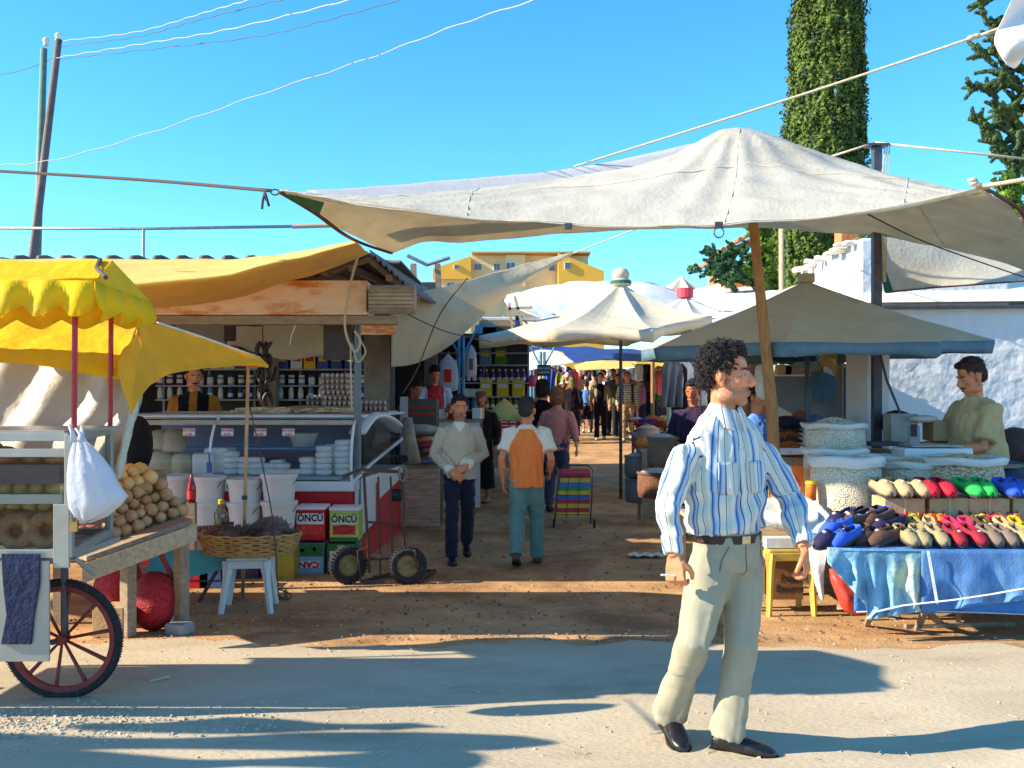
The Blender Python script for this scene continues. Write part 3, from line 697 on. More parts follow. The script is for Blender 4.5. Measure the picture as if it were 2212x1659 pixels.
def on_front(x, z, d=.0):   # on the shirt front, x to the person's right, z above the hip
    wd = (J['shR'] - J['shL']).length / 2 * .88; dd = .131
    t = min(1, max(0, z / .55)); y = dd * math.sqrt(max(0, 1 - (x / wd) ** 2)) ** .8
    ax = J['hip'].lerp(J['neck'], z / (J['neck'] - J['hip']).length)
    hit = BV.ray_cast(ax + rt * x + fw * .5 - Vector(man.location), -fw)[0]
    return (hit + Vector(man.location) + fw * (.003 + (d > .01) * .002)) if hit else ax + rt * x + fw * (y + d)
# chest pockets
for sx in (1, -1):
    xs_ = [sx * (.035 + .0129 * q) for q in range(8)]
    rows = [[on_front(x, z, .012) for x in xs_] for z in [.400 - .0145 * q for q in range(9)]]
    rows.append([on_front(x, .262 if 0 < i < 7 else .272, .012) for i, x in enumerate(xs_)])
    A.grid(rows); po = A.done('chest_pocket', shirt_m, solid=.003, smooth=True); me = po.data
    at = me.attributes.new('st', 'FLOAT_VECTOR', 'POINT'); at.data.foreach_set('vector', [q for i in range(len(me.vertices)) for q in ((i % 8) * .0125 + .055, 0, 0)])
# placket and buttons
pk = [on_front(0, z, .008) for z in [.095 + .0195 * i for i in range(20)]]
rows = [[p - rt * .014 for p in pk], [p + rt * .014 for p in pk]]
A.grid(rows); A.done('button_placket', mat('placket', W1, .8, .05, 30, .1), solid=.003, smooth=True)
for z in (.13, .21, .29, .37, .44):
    q = on_front(.0, z, .014); A.tube([q, q + fw * .003], .0055, 10); A.done('button', mat('button', srgb(225, 225, 230), .3))
trm = [o for o in man.children if o.name.startswith('trousers')][0].data
BT = BVHTree.FromPolygons([v.co.copy() for v in trm.vertices], [tuple(p.vertices) for p in trm.polygons])
def on_tr(x, z): 
    h_ = BT.ray_cast(hp + rt * x + Z * z + fw * .5 - Vector(man.location), -fw)[0]; return (h_ + Vector(man.location) + fw * .001) if h_ else hp + rt * x + Z * z + fw * .12
dkh = mat('trouser_seam', srgb(96, 92, 78), .9)
for nm_, pp in (('fly_seam', [(-.0, .045), (.0, .0), (-.004, -.05), (.006, -.085)]), ('pocket_seam', [(.085, .045), (.105, .0), (.125, -.06)]), ('pocket_seam', [(-.085, .045), (-.105, .0), (-.125, -.06)])):
    q4 = [Vector((a_, 0, b_)) for a_, b_ in pp]; A.tube([on_tr(v.x, v.z) for v in curve(q4, 14)], .0022, 5); A.done(nm_, dkh)
# cigarette in the right hand, trouser crease, fly
q = J['wrR'] + V3(.0, -.02, -.075); A.tube([q + V3(-.06, -.01, .006), q + V3(.0, 0, 0)], .004, 8)
cg = MB()
cgo = A.done('cigarette', mat('cig', srgb(235, 232, 225), .8)); 
cgo.parent = None; cgo.location = Vector(man.location); tag(cgo, 'white cigarette between the fingers of the man in the striped shirt', 'cigarette')
# ---------------------------------------------------------------- tarps, awnings, umbrellas
canvas = mat('canvas_white', (.70, .68, .61), .8, .08, 4, .3, 30, trans=.42, spec=.15, stain=((.50, .44, .33), 1.3, .55, .5))
canvas2 = mat('canvas_cream', (.90, .68, .22), .8, .08, 4, .25, 30, trans=.36, spec=.15, stain=((.58, .46, .25), 1.5, .56, .5))
shade_c = mat('canvas_shaded', (.40, .41, .44), .85, .08, 4, .25, 30, spec=.1, trans=.05)  # shaded version of the off-white canvas, darkened in the colour
yel = mat('canvas_yellow', (.93, .66, .02), .75, .07, 6, .3, 26, trans=.36, spec=.15, stain=((.78, .62, .30), 1.6, .56, .35))
orange_c = mat('canvas_orange', (.95, .53, .04), .75, .08, 6, .3, 26, trans=.35, spec=.15)
hem = mat('hem_brown', (.11, .055, .04), .85, .2, 30, .3)
green_c = mat('hem_green', (.02, .13, .09), .85, .2, 30, .3)
rope_m = mat('rope_pale', (.60, .52, .38), .9, .25, 60, .6, 200)
rope_d = mat('rope_dark', (.10, .08, .07), .9, .25, 60, .6, 200)
cable = mat('cable_white', (.42, .42, .44), .6, .1, 30, .1)
cable_d = mat('cable_dark', (.07, .09, .13), .6, .1, 30, .1)
steel = mat('steel_dark', (.09, .09, .11), .5, .3, 14, .2, 60, metal=.5)
wood = mat('wood_pole', (.34, .17, .06), .7, .3, 6, .4, 40, stretch=(8, 8, 1))
wood_g = mat('wood_grey', (.33, .25, .17), .85, .35, 6, .5, 40, stretch=(1.5, 6, 6), stain=((.12, .08, .05), 3, .55, .6))
wood_p = mat('wood_pale', (.52, .38, .24), .8, .25, 6, .45, 40, stretch=(1.5, 6, 6), stain=((.22, .14, .09), 5, .58, .5))

# the big tarp
L_ = P(605, 415, 6.9); Rt = P(2128, 407, 6.3)
rows = [
    [L_, P(780, 440, 6.75), P(1000, 470, 6.6), P(1220, 490, 6.5), P(1400, 494, 6.4), P(1560, 490, 6.35), P(1800, 468, 6.3), P(1980, 440, 6.3), Rt],
    [P(612, 416, 7.05), P(800, 425, 7.0), P(1010, 425, 7.0), P(1220, 418, 7.0), P(1400, 410, 6.9), P(1585, 392, 6.9), P(1800, 395, 6.8), P(1990, 405, 6.7), P(2150, 425, 6.8)],
    [P(640, 430, 7.4), P(830, 428, 7.5), P(1030, 408, 7.6), P(1225, 385, 7.8), P(1430, 345, 7.8), P(1598, 277, 7.9), P(1820, 350, 7.6), P(1995, 400, 7.4), P(2190, 452, 7.3)],
    [P(730, 490, 8.2), P(880, 460, 8.4), P(1060, 440, 8.6), P(1240, 415, 8.8), P(1430, 400, 8.9), P(1620, 395, 8.9), P(1830, 440, 8.6), P(2030, 470, 8.4), P(2230, 520, 8.2)],
    [P(845, 545, 9.2), P(925, 522, 9.4), P(1010, 522, 9.6), P(1180, 508, 9.8), P(1360, 497, 9.9), P(1600, 492, 9.9), P(1880, 508, 9.5), P(2080, 545, 9.3), P(2290, 605, 9.1)]]
tarp = thing('market_tarp', 'huge off-white tarpaulin stretched over the lane with a peak on the wooden pole', 'tarpaulin', (1.0, 8, 3))
A = At(tarp)
def tens(t, s):
    d1 = math.hypot(s, t * .8); d2 = math.hypot(1 - s, t * .8); d3 = math.hypot((s - .625) * 2.2, t - .5); w = 0
    for d, a, k in ((d1, math.atan2(t, s + 1e-6), 34), (d2, math.atan2(t, 1 - s + 1e-6), 34), (d3, math.atan2(t - .5, (s - .625) * 2.2), 13)): w += .020 * math.sin(a * k + 1.3) * math.exp(-d * 2.6) * min(1, d * 7)
    return V3(0, 0, w + .006 * math.sin(t * 70 + 3 * math.sin(s * 9)) * math.exp(-t * 3.5))
gridT = net(rows, 150, 70, .018, 1.7, 3, tens); A.b.grid(gridT); A.done('sheet', canvas, smooth=True, solid=.005)
for j in (38, 94, 128): A.tube([gridT[i][j] + V3(0, -.001, .003) for i in range(0, 71, 2)], .0035, 4); A.done('seam', mat('seam_tan', (.60, .54, .42), .8))
for i in (1, 22): A.tube([gridT[i][j] + V3(0, -.004, .003) for j in range(0, 151, 3)], .004, 4); A.done('seam', MATS['seam_tan'])
for nm, pts, m, r in (('left_hem', [L_, P(680, 460, 7.6), P(760, 516, 8.5), P(845, 547, 9.2)], hem, .022), ('right_hem', [Rt, P(2165, 428, 6.9), P(2215, 470, 7.5), P(2290, 605, 9.1)], hem, .018), ('seam', [P(1860, 455, 7.3), P(1980, 515, 8.0), P(2100, 560, 8.6), P(2290, 625, 9.0)], hem, .009)):
    A.tube(curve(pts, 24), r, 8, ey=.5); A.done('hem', m, smooth=True)
A.poly([L_ + V3(.02, 0, 0), P(700, 437, 7.0), P(690, 462, 7.5), P(630, 432, 7.1)], (0, .004, -.004)); A.done('corner_patch', green_c)
for u, v, y in ((1228, 489, 6.48), (1553, 486, 6.33)):
    A.box(P(u, v, y), (.05, .01, .04)); A.done('clip', steel)
    
A.tube([P(1553, 492, 6.33) + V3(.032 * math.sin(a), 0, -.03 + .034 * math.cos(a)) for a in [i * .63 for i in range(11)]], .005, 6, cap=False); A.done('ring', steel)
# the rear sheet rising behind it, shade put into its grey colour
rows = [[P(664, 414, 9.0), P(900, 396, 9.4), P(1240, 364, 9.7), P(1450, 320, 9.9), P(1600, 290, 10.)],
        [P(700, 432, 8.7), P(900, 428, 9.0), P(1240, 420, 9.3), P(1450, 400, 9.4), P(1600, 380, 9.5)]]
o = cloth('tarp', [[p for p in r] for r in rows], shade_c, 30, 6, .012, 2, origin=P(1240, 400, 9.4)); tag(o, 'strip of tarpaulin, shade put into its grey, behind the upper edge of the huge off-white one', 'tarpaulin')
# side tarp in front of the right house
rows = [[P(1888, 505, 9.8), P(2000, 520, 9.8), P(2120, 545, 9.8), P(2300, 560, 9.7)],
        [P(1893, 570, 9.75), P(2000, 580, 9.75), P(2120, 590, 9.7), P(2300, 590, 9.6)],
        [P(1915, 632, 9.7), P(2010, 622, 9.7), P(2120, 614, 9.6), P(2300, 600, 9.5)]]
st = thing('side_tarp', 'beige tarpaulin hanging behind the steel post with a brown hem', 'tarpaulin', (4, 9.7, 2.8)); A = At(st)
A.b.grid(net(rows, 30, 16, .015, 2, 8)); A.done('sheet', canvas, smooth=True, solid=.004)
A.tube(curve(rows[2], 20), .020, 8, ey=.4); A.done('hem', hem, smooth=True)
A.b.grid(net([[P(1888, 505, 9.79), P(1897, 560, 9.74), P(1911, 632, 9.69)], [P(1895, 505, 9.79), P(1908, 565, 9.74), P(1930, 632, 9.69)]], 12, 2)); A.done('edge_band', green_c, solid=.008)
# wooden pole
wp = thing('tarp_pole', 'leaning wooden pole holding up the peak of the huge tarpaulin', 'pole', GX(P(1668, 890, 8.2).x + .05, 8.2)); A = At(wp)
A.tube([Vector(wp.location), P(1668, 890, 8.2), P(1628, 490, 7.9), P(1600, 285, 7.9)], [.055, .05, .038, .030], 12); A.done('shaft', wood, smooth=True)
# cream awning in front of the hall, left end extended unseen to shade the ground
rows = [[P(-900, 555, 10.6), P(300, 560, 10.3), P(560, 556, 10.0), P(770, 519, 9.6)],
        [P(-900, 585, 9.3), P(300, 588, 9.3), P(600, 560, 9.2), P(775, 523, 9.1)],
        [P(-900, 645, 8.2), P(300, 607, 8.2), P(620, 561, 8.2), P(772, 524, 8.4)],
        [P(-900, 680, 8.5), P(300, 640, 8.6), P(630, 590, 8.8), P(785, 536, 8.9)],
        [P(-900, 710, 9.0), P(300, 668, 9.2), P(640, 604, 9.3), P(800, 548, 9.3)]]
o = cloth('awning', rows, canvas2, 60, 40, .012, 2.4, origin=P(500, 600, 9.2)); tag(o, 'cream awning sheet sloping up to the right over the rusty beam', 'awning')
# hanging curved sheet between the pillar and the rear building
rows = [[P(838, 640, 11.4), P(930, 625, 11.8), P(1060, 592, 12.4), P(1160, 564, 12.8), P(1238, 545, 13.)],
        [P(845, 700, 11.4), P(940, 680, 11.8), P(1070, 630, 12.3), P(1165, 580, 12.7), P(1238, 546, 13.)],
        [P(845, 750, 11.5), P(940, 728, 11.9), P(1040, 680, 12.2), P(1140, 600, 12.6), P(1238, 547, 13.)],
        [P(845, 792, 11.6), P(900, 784, 11.9), P(985, 738, 12.0), P(1055, 660, 12.4), P(1238, 549, 13.)]]
o = cloth('tarp', rows, mat('canvas_tan', (.74, .66, .48), .8, .07, 5, .3, 24, trans=.40, spec=.1, stain=((.45, .36, .22), 1.6, .55, .5)), 50, 34, .014, 2.2, origin=P(1000, 680, 11)); tag(o, 'tan sheet sagging from the concrete pillar up to a rope point', 'tarpaulin')
rope('rope', [P(1238, 547, 13.), P(1420, 478, 12.0), P(1700, 380, 10)], .008, rope_m, 'thin rope running up from the tip of the tan sagging sheet')

def umbrella(label, apex, rim, drop, pole_base, m, vm=None, n=8, cap=None, sagf=.12, skirt=.0, vh=.14, seed=0, lean=(0, 0)):
    """apex, rim: list of n rim corners (world)"""
    u = thing('umbrella', label, 'umbrella', pole_base, 'market umbrellas'); A = At(u)
    n = len(rim); c = apex; rows = []; K = 8; NS = 12
    for k in range(NS + 1):
        t = k / NS; row = []
        for i in range(n):
            a, b2 = rim[i], rim[(i + 1) % n]
            for j in range(K):
                s = j / K; e = a.lerp(b2, s); ctr = sum((r for r in rim), Vector()) / n
                e = e + (ctr - e) * .10 * math.sin(math.pi * s)     # scalloped edge between ribs
                p = c.lerp(e, t); p.z -= math.sin(math.pi * t) * sagf * (1 + .3 * math.sin(math.pi * s)) ; p.z += .012 * mnoise.noise(p * 2.3 + Vector((seed, 0, 0)))
                row.append(p)
        rows.append(row)
    A.b.grid(rows, close_u=True); A.done('canopy', m, smooth=False, solid=.004)
    if vh:
        last = rows[-1]; low = []; cc = sum(last, Vector()) / len(last)
        for i, p in enumerate(last):
            q = p.copy(); q.z -= vh * (1 - .25 * abs(math.sin(i * math.pi / K)) + .12 * mnoise.noise(p * 3)); q += (q - cc).normalized() * .0 + Vector((mnoise.noise(p * 4), mnoise.noise(p * 4 + Vector((5, 0, 0))), 0)) * .03; low.append(q)
        mid = [a.lerp(b2, .5) + Vector((0, -.01, 0)) for a, b2 in zip(last, low)]
        A.b.grid([last, mid, low], close_u=True); A.done('valance', vm or m, smooth=True, solid=.004)
    A.tube([Vector(pole_base), apex - V3(0, 0, .05)], .024, 10); A.done('pole', steel, smooth=True)
    hub = Vector(pole_base).lerp(apex, .80)
    for p in rim:
        A.tube([apex.lerp(p, k / 8) - V3(0, 0, .035 + math.sin(math.pi * k / 8) * sagf) for k in range(9)], .008, 5); A.done('rib', steel)
    for i in range(0, n, 2): A.tube([hub, apex.lerp(rim[i], .5) - V3(0, 0, .07)], .007, 5); A.done('strut', steel)
    if cap == 'green':
        A.lathe([(.02, -.06), (.15, -.03), (.14, .05), (.10, .075)], apex, 14); A.done('vent_cap', canvas, smooth=True)
        A.lathe([(.152, -.01), (.150, .035)], apex, 14, cap=False); A.done('cap_band', green_c, solid=.008)
        A.ell(apex + V3(0, 0, .13), (.13, .13, .10), 12, 8); A.done('bundle', rope_m, smooth=True)
    elif cap == 'red': A.lathe([(.17, 0), (.17, .17), (.16, .19)], apex - V3(0, 0, .03), 14); A.done('cap_tub', mat('red_plastic', (.55, .05, .07), .4))
    elif cap == 'tan': A.box(apex + V3(0, 0, .02), (.13, .13, .09)); A.done('vent_cap', mat('cap_tan', (.42, .33, .2), .8), bevel=.01)
    return u
def ring(c, rx, ry, z, n, rot=0, dz=None):
    return [Vector((c[0] + rx * math.cos(rot + i * 2 * math.pi / n), c[1] + ry * math.sin(rot + i * 2 * math.pi / n), z + (dz[i] if dz else 0))) for i in range(n)]
cream_u = mat('umbrella_cream', (.84, .78, .62), .8, .06, 5, .25, 30, trans=.36, spec=.12, stain=((.55, .46, .30), 1.8, .57, .5))
ap = P(1341, 612, 14.5); rm = ring((ap.x - .42, 14.5), 1.75, 1.75, 2.35, 8, R(22), [.28, .12, .10, .05, -.0, .02, .02, .28])
umbrella('cream market umbrella with a green-banded cap over the middle of the lane', ap, rm, 0, GX(ap.x + .0, 14.5), cream_u, None, cap='green', vh=.16, sagf=.10)
ap = P(1742, 606, 9.5); rm = ring((ap.x, 9.5), 1.62, 1.62, 1.97, 8, R(22.5), [.06, 0, 0, .02, 0, -.0, 0, .06])
beige_u = mat('umbrella_beige', (.72, .67, .53), .85, .07, 5, .3, 30, trans=.40, spec=.1, stain=((.30, .22, .12), 2.2, .60, .5))
blue_v = mat('valance_blue', (.11, .20, .27), .85, .15, 8, .3, 30, trans=.1)
umbrella('beige market umbrella with a faded blue valance at the right stall', ap, rm, 0, GX(P(1748, 900, 9.5).x, 9.5), beige_u, blue_v, cap='tan', vh=.125, sagf=.03, seed=4)
ap = P(1480, 640, 20); rm = ring((ap.x, 20), 2.0, 1.8, 2.95, 10, .3)
umbrella('white pleated umbrella with a red tub on its tip', ap, rm, 0, GX(ap.x, 20), mat('umbrella_white', (.80, .78, .72), .8, .05, 8, .5, 20, trans=.2, stretch=(6, 6, .6)), None, n=10, cap='red', vh=.1, sagf=.12, seed=9)
ap = P(1750 - 26, 598, 24); ap = P(1722 - 0, 700, 24)
ap = P(1560 + 165, 695, 24)
ap = P(1200 * 1.0 + 523 * .0 + 525, 697, 24)
ap = P(1472, 597, 27); rm = ring((ap.x, 27), 2.0, 1.8, 3.75, 8, .2)
umbrella('distant cream peaked umbrella beyond the white tarps', ap, rm, 0, GX(ap.x, 27), cream_u, None, vh=.1, seed=2)

# white tarps of the rear stalls
white_t = mat('tarp_white', (.80, .82, .86), .7, .05, 6, .5, 8, trans=.15, stretch=(1, 1, 3))
def rear_tarp(label, rows, m, seed=0, wr=.05): 
    c = rows[len(rows) // 2][len(rows[0]) // 2]
    o = cloth('tarp', rows, m, 36, 18, wr, 1.6, origin=c, seed=seed, thick=.01); return tag(o, label, 'tarpaulin', 'rear stall tarpaulins')
rear_tarp('white plastic tarp bulging over the stalls under the yellow building', [
    [P(1095, 640, 24), P(1180, 618, 25), P(1290, 608, 26), P(1400, 612, 26), P(1480, 640, 25)],
    [P(1090, 650, 20), P(1180, 655, 20), P(1270, 660, 20), P(1380, 650, 20), P(1480, 660, 21)],
    [P(1100, 660, 18), P(1180, 690, 17.5), P(1260, 700, 17.5), P(1360, 690, 18), P(1470, 700, 19)]], white_t, 1)
rear_tarp('bright white tarp stretched behind the beige umbrella', [
    [P(1400, 650, 25), P(1500, 625, 25), P(1600, 608, 25), P(1760, 600, 25)],
    [P(1390, 690, 21), P(1500, 680, 20), P(1600, 670, 20), P(1760, 640, 20)],
    [P(1410, 720, 18), P(1500, 705, 17), P(1600, 690, 16), P(1760, 680, 16)]], mat('tarp_bright_white', (.88, .88, .86), .7, .04, 6, .4, 8, trans=.15), 5)  # brighter white than the other white tarp
rear_tarp('beige tarp edge sloping down behind the beige umbrella', [
    [P(1560, 700, 14), P(1640, 650, 14), P(1720, 615, 14)], [P(1570, 720, 13), P(1650, 690, 12.6), P(1730, 655, 12.5)]], beige_u, 8, .02)
blue_t = mat('tarp_blue', (.02, .07, .30), .6, .1, 6, .4, 8, trans=.15)
rear_tarp('deep blue tarp roofing the far stalls', [
    [P(1130, 750, 26), P(1200, 748, 27), P(1300, 752, 27), P(1420, 758, 27), P(1500, 760, 27)],
    [P(1150, 770, 22), P(1230, 782, 22), P(1310, 778, 22), P(1400, 782, 22), P(1500, 785, 22)]], blue_t, 3, .04)
rear_tarp('pale yellow tarp edge under the deep blue one', [
    [P(1240, 790, 30), P(1300, 772, 30), P(1360, 776, 30)], [P(1245, 800, 28), P(1300, 798, 28), P(1370, 792, 28)]], canvas2, 6, .02)
rear_tarp('mustard tarp edge at the far right stalls', [
    [P(1370, 780, 30), P(1430, 786, 30), P(1500, 785, 30)], [P(1380, 792, 28), P(1430, 806, 28), P(1510, 806, 28)]], yel, 7, .02)
rear_tarp('pale grey-blue sheet hanging at the left far stalls', [
    [P(1140, 760, 21), P(1170, 756, 21), P(1215, 762, 21)], [P(1140, 800, 20), P(1180, 792, 20), P(1240, 782, 20)]], white_t, 11, .03)
rear_tarp('tan sheet slung low behind the tan sagging one', [
    [P(1130, 690, 22), P(1200, 680, 22), P(1260, 690, 22)], [P(1120, 720, 19), P(1190, 725, 19), P(1250, 715, 19)]], canvas, 12, .03)
# ---------------------------------------------------------------- buildings, trees, poles
plaster = mat('plaster_white', (.74, .76, .80), .9, .05, 3, .8, 9, spec=.1, stain=((.55, .57, .62), 1.2, .56, .5))
plaster_c = mat('plaster_cream', (.80, .76, .66), .9, .05, 3, .7, 9, spec=.1, stain=((.62, .56, .44), 2.2, .56, .5))
brick = mat('brick_orange', (.55, .20, .07), .9, .25, 9, .4, 30)
tile = mat('roof_tile', (.40, .16, .09), .9, .35, 6, .5, 30)
glassd = mat('window_glass', (.06, .09, .13), .12, .2, 3, 0, spec=.8)
white_p = mat('white_paint', (.74, .74, .74), .5, .05, 12, .1)
# house on the right: sunlit side wall and shaded front
h = thing('white_house', 'whitewashed house behind the right stalls with a bright sunlit side wall', 'house', (4.6, 12.2, 0)); A = At(h)
z0 = -.2
A.hexa([V3(3.85, 11.0, z0), V3(5.5, 11.0, z0), V3(5.5, 13.3, z0), V3(3.85, 13.3, z0), V3(3.85, 11.0, 3.27), V3(5.5, 11.0, 3.3), V3(5.5, 13.3, 3.25), V3(3.85, 13.3, 3.18)]); A.done('wall', plaster, bevel=.03)
for i in range(11): A.box((3.84 + .03 * math.sin(i * 5), 11.15 + i * .2 + .05 * math.sin(i * 3), 3.235 - .006 * i + .02 * math.sin(i * 2)), (.26, .13 + .05 * math.sin(i * 7), .05 + .02 * math.sin(i * 4)), rot=Matrix.Rotation(.15 * math.sin(i * 3), 3, 'Y')); A.done('coping_stone', plaster_c, bevel=.02)
w2 = thing('white_wall', 'long rough white wall with a cream parapet behind the nut seller', 'wall', (6.6, 11, 0)); A = At(w2)
b = A.b; nx, nz = 120, 60; rows = []
for k in range(nz + 1):
    row = []
    for i in range(nx + 1):
        x = 3.87 + i / nx * 6.2; z = -.2 + k / nz * 2.70; q = V3(x, 10.93, z); q.y += .010 * mnoise.fractal(V3(x * 9, z * 9, 0), .6, 2.2, 5) + .004 * mnoise.noise(V3(x * .8, z * .8, 3)); row.append(q)
    rows.append(row)
b.grid(rows); A.done('plaster_face', plaster, smooth=True)
A.hexa([V3(3.88, 10.97, -.2), V3(10.1, 10.97, -.2), V3(10.1, 11.4, -.2), V3(3.88, 11.4, -.2), V3(3.88, 10.97, 2.48), V3(10.1, 10.97, 2.48), V3(10.1, 11.4, 2.48), V3(3.88, 11.4, 2.48)]); A.done('wall', plaster)
A.hexa([V3(3.9, 10.86, 2.54), V3(10.1, 10.80, 2.60), V3(10.1, 11.4, 2.60), V3(3.9, 11.4, 2.54), V3(3.9, 11.18, 2.84), V3(10.1, 11.14, 2.92), V3(10.1, 11.4, 2.92), V3(3.9, 11.4, 2.84)]); A.done('parapet', plaster_c, bevel=.015)
A.box((7.0, 10.88, 2.51), (6.2, .08, .03), rot=Matrix.Rotation(-.008, 3, 'Y')); A.done('drip_edge', steel)
# low pilaster and steel post
pl = thing('white_pillar', 'narrow whitewashed pillar just left of the dark steel post', 'pillar', (3.43, 9.8, g(9.8))); A = At(pl)
A.box((3.55, 9.95, 1.0), (.22, .62, 2.3)); A.done('shaft', plaster, bevel=.01)
A.box((3.56, 9.95, 2.18), (.26, .66, .06)); A.done('cap', plaster)
sp = thing('steel_post', 'dark steel post with rope at its flat top, by the white wall', 'post', GX(3.47, 9.4)); A = At(sp)
A.box((3.45, 9.42, 1.88), (.08, .08, 4.0)); A.done('shaft', steel, bevel=.004)
A.box((3.45, 9.42, 3.895), (.20, .14, .02)); A.done('top_plate', steel)
for i in range(3): A.tube([V3(3.52 + i * .02, 9.38, 3.9), V3(3.47 + i * .03, 9.37, 3.5), V3(3.5 + i * .01, 9.38, 2.6)], .006, 5); A.done('rope', rope_m)
A.tube([P(1900, 760, 9.3), P(1915, 820, 9.2), P(1960, 930, 9.0), P(1990, 960, 8.9)], .012, 6); A.done('strut', steel)
gb = thing('roof_block', 'small orange brick chimney block above the white house', 'chimney', (4.4, 14, 3.1)); A = At(gb)
A.box((P(1828, 515, 14).x, 14, 3.62), (.24, .3, .85)); A.done('shaft', brick, bevel=.01)
# orange brick house with tiled roof in the vines
bh = thing('brick_house', 'small orange brick house with a tiled roof half covered in vines', 'house', GX(P(1610, 600, 24).x, 24)); A = At(bh)
x0, x1 = P(1566, 600, 24).x, P(1680, 600, 24).x
A.box(((x0 + x1) / 2, 25, 2.6), (x1 - x0, 2, 4.2)); A.done('wall', brick, bevel=.02)
A.hexa([V3(x0 - .3, 23.7, 4.75), V3(x1 + .2, 23.7, 5.55), V3(x1 + .2, 26, 5.55), V3(x0 - .3, 26, 4.75), V3(x0 - .3, 23.7, 4.85), V3(x1 + .2, 23.7, 5.68), V3(x1 + .2, 26, 5.68), V3(x0 - .3, 26, 4.85)]); rf = A.done('roof', tile)
for i in range(9): A.tube([V3(x0 - .3 + i * .2, 23.66, 4.86 + i * .118), V3(x0 - .3 + i * .2, 24.2, 4.88 + i * .118)], .06, 8); A.done('roof_tile', tile, rf)
for u in (1583, 1602): A.box((P(u, 600, 23.98).x, 23.98, P(u, 592, 23.98).z), (.13, .05, .22)); A.done('window', glassd)

# distant yellow apartment building
ya = mat('paint_ochre', (.80, .44, .06), .85, .05, 2, .1); yb = mat('paint_cream', (.72, .60, .34), .85, .05, 2, .1)
D = 62.; X = lambda u, y=D: (u - CU) / FPX * y; ZZ = lambda v, y=D: CAMH + (VH - v) / FPX * y
yb_ = thing('apartment_building', 'long yellow and cream apartment building on the skyline', 'building', (X(1118), D, 1.0)); A = At(yb_)
zb = ZZ(700)
def block(u0, u1, vl, vr, m, dy, dep=9., vb=872):
    y = D + dy
    A.hexa([V3(X(u0), y, ZZ(vb)), V3(X(u1), y, ZZ(vb)), V3(X(u1), y + dep, ZZ(vb)), V3(X(u0), y + dep, ZZ(vb)), V3(X(u0), y, ZZ(vl)), V3(X(u1), y, ZZ(vr)), V3(X(u1), y + dep, ZZ(vr)), V3(X(u0), y + dep, ZZ(vl))]); return A.done('wall', m)
block(1022 - 5, 1272, 548, 549, yb, .6)
block(936, 1018, 583, 556, ya, -.6, vb=605); block(946, 1018, 605, 605, yb, -.3)
block(1205, 1303, 549, 588, ya, -.6)
block(1092, 1135, 549, 549, yb, .2)
block(1098, 1113, 545, 545, yb, 1.6)
A.box(((X(1022) + X(1272)) / 2, D + 4.5, ZZ(548) + .06), (X(1272) - X(1022) + .2, 9.4, .10)); A.done('roof_edge', mat('roof_metal', (.5, .3, .12), .7))
for u, v0, v1, dy, w_ in ((987, 574, 584, -.6, 9), (1032, 567, 582, .6, 16), (1073, 566, 583, .6, 14), (1103, 566, 583, .2, 20), (1152, 562, 568, .6, 10), (1193, 568, 584, .6, 12), (1225, 569, 585, -.6, 13), (960 + 15, 612, 620, -.3, 18)):
    y = D + dy - .03
    A.box((X(u), y, ZZ((v0 + v1) / 2)), (w_ / FPX * D, .10, abs(ZZ(v0) - ZZ(v1)))); wn = A.done('window', white_p)
    A.box((X(u) - w_ * .24 / FPX * D, y - .06, ZZ((v0 + v1) / 2)), (w_ * .38 / FPX * D, .06, abs(ZZ(v0) - ZZ(v1)) * .84)); A.done('pane', glassd, wn)
    A.box((X(u) + w_ * .24 / FPX * D, y - .06, ZZ((v0 + v1) / 2)), (w_ * .38 / FPX * D, .06, abs(ZZ(v0) - ZZ(v1)) * .84)); A.done('pane', glassd, wn)

# ------- trees
def leafs(b, c, n, r, size, seed, shape=None, droop=0):
    rnd = random.Random(seed)
    for _ in range(n):
        if shape: p, nn = shape(rnd)
        else:
            nn = Vector((rnd.gauss(0, 1), rnd.gauss(0, 1), rnd.gauss(0, 1))).normalized(); p = c + Vector((nn.x * r[0], nn.y * r[1], nn.z * r[2])) * rnd.random() ** .4
        t = nn.cross(Vector((rnd.uniform(-1, 1), rnd.uniform(-1, 1), rnd.uniform(-1, 1)))).normalized(); k = nn.cross(t); s = size * rnd.uniform(.6, 1.4)
        q = nn * rnd.uniform(-.3, .6) * s
        b.add([p - t * s * .5, p + k * s * .35 + q * .3, p + t * s * .6 + q, p - k * s * .35 + q * .2], [(0, 1, 2, 3)])
leafm = mat('cypress_leaf', (.115, .17, .03), .7, .5, 2.6, 0, spec=.25, trans=.12, stain=((.05, .09, .025), 3.5, .48, .7))
leafm2 = mat('fir_leaf', (.05, .12, .05), .7, .4, 2, 0, spec=.25, trans=.1, stain=((.12, .10, .07), 5, .60, .5))
leafm3 = mat('conifer_leaf', (.085, .13, .045), .7, .5, 3, 0, spec=.2, trans=.1, stain=((.20, .12, .08), 7, .60, .6))
vinem = mat('vine_leaf', (.17, .28, .04), .6, .5, 2.5, 0, spec=.3, trans=.3, stain=((.30, .22, .05), 3, .6, .5))
bark = mat('bark', (.16, .10, .07), .9, .4, 8, .6, 30)
Dy = 19.
t = thing('cypress_tree', 'tall dense column-shaped cypress rising behind the umbrellas', 'tree', GX(X(1772, Dy), Dy)); A = At(t)
A.tube([Vector(t.location), V3(X(1774, Dy), Dy, 5), V3(X(1785, Dy), Dy, 11)], [.2, .15, .04], 8); A.done('trunk', bark, smooth=True)
prof = [(640, 1752, 60), (560, 1745, 66), (470, 1752, 74), (400, 1772, 88), (330, 1779, 93), (260, 1783, 84), (180, 1787, 79), (100, 1787, 77), (20, 1789, 74), (-60, 1792, 66), (-160, 1796, 48), (-250, 1800, 18)]
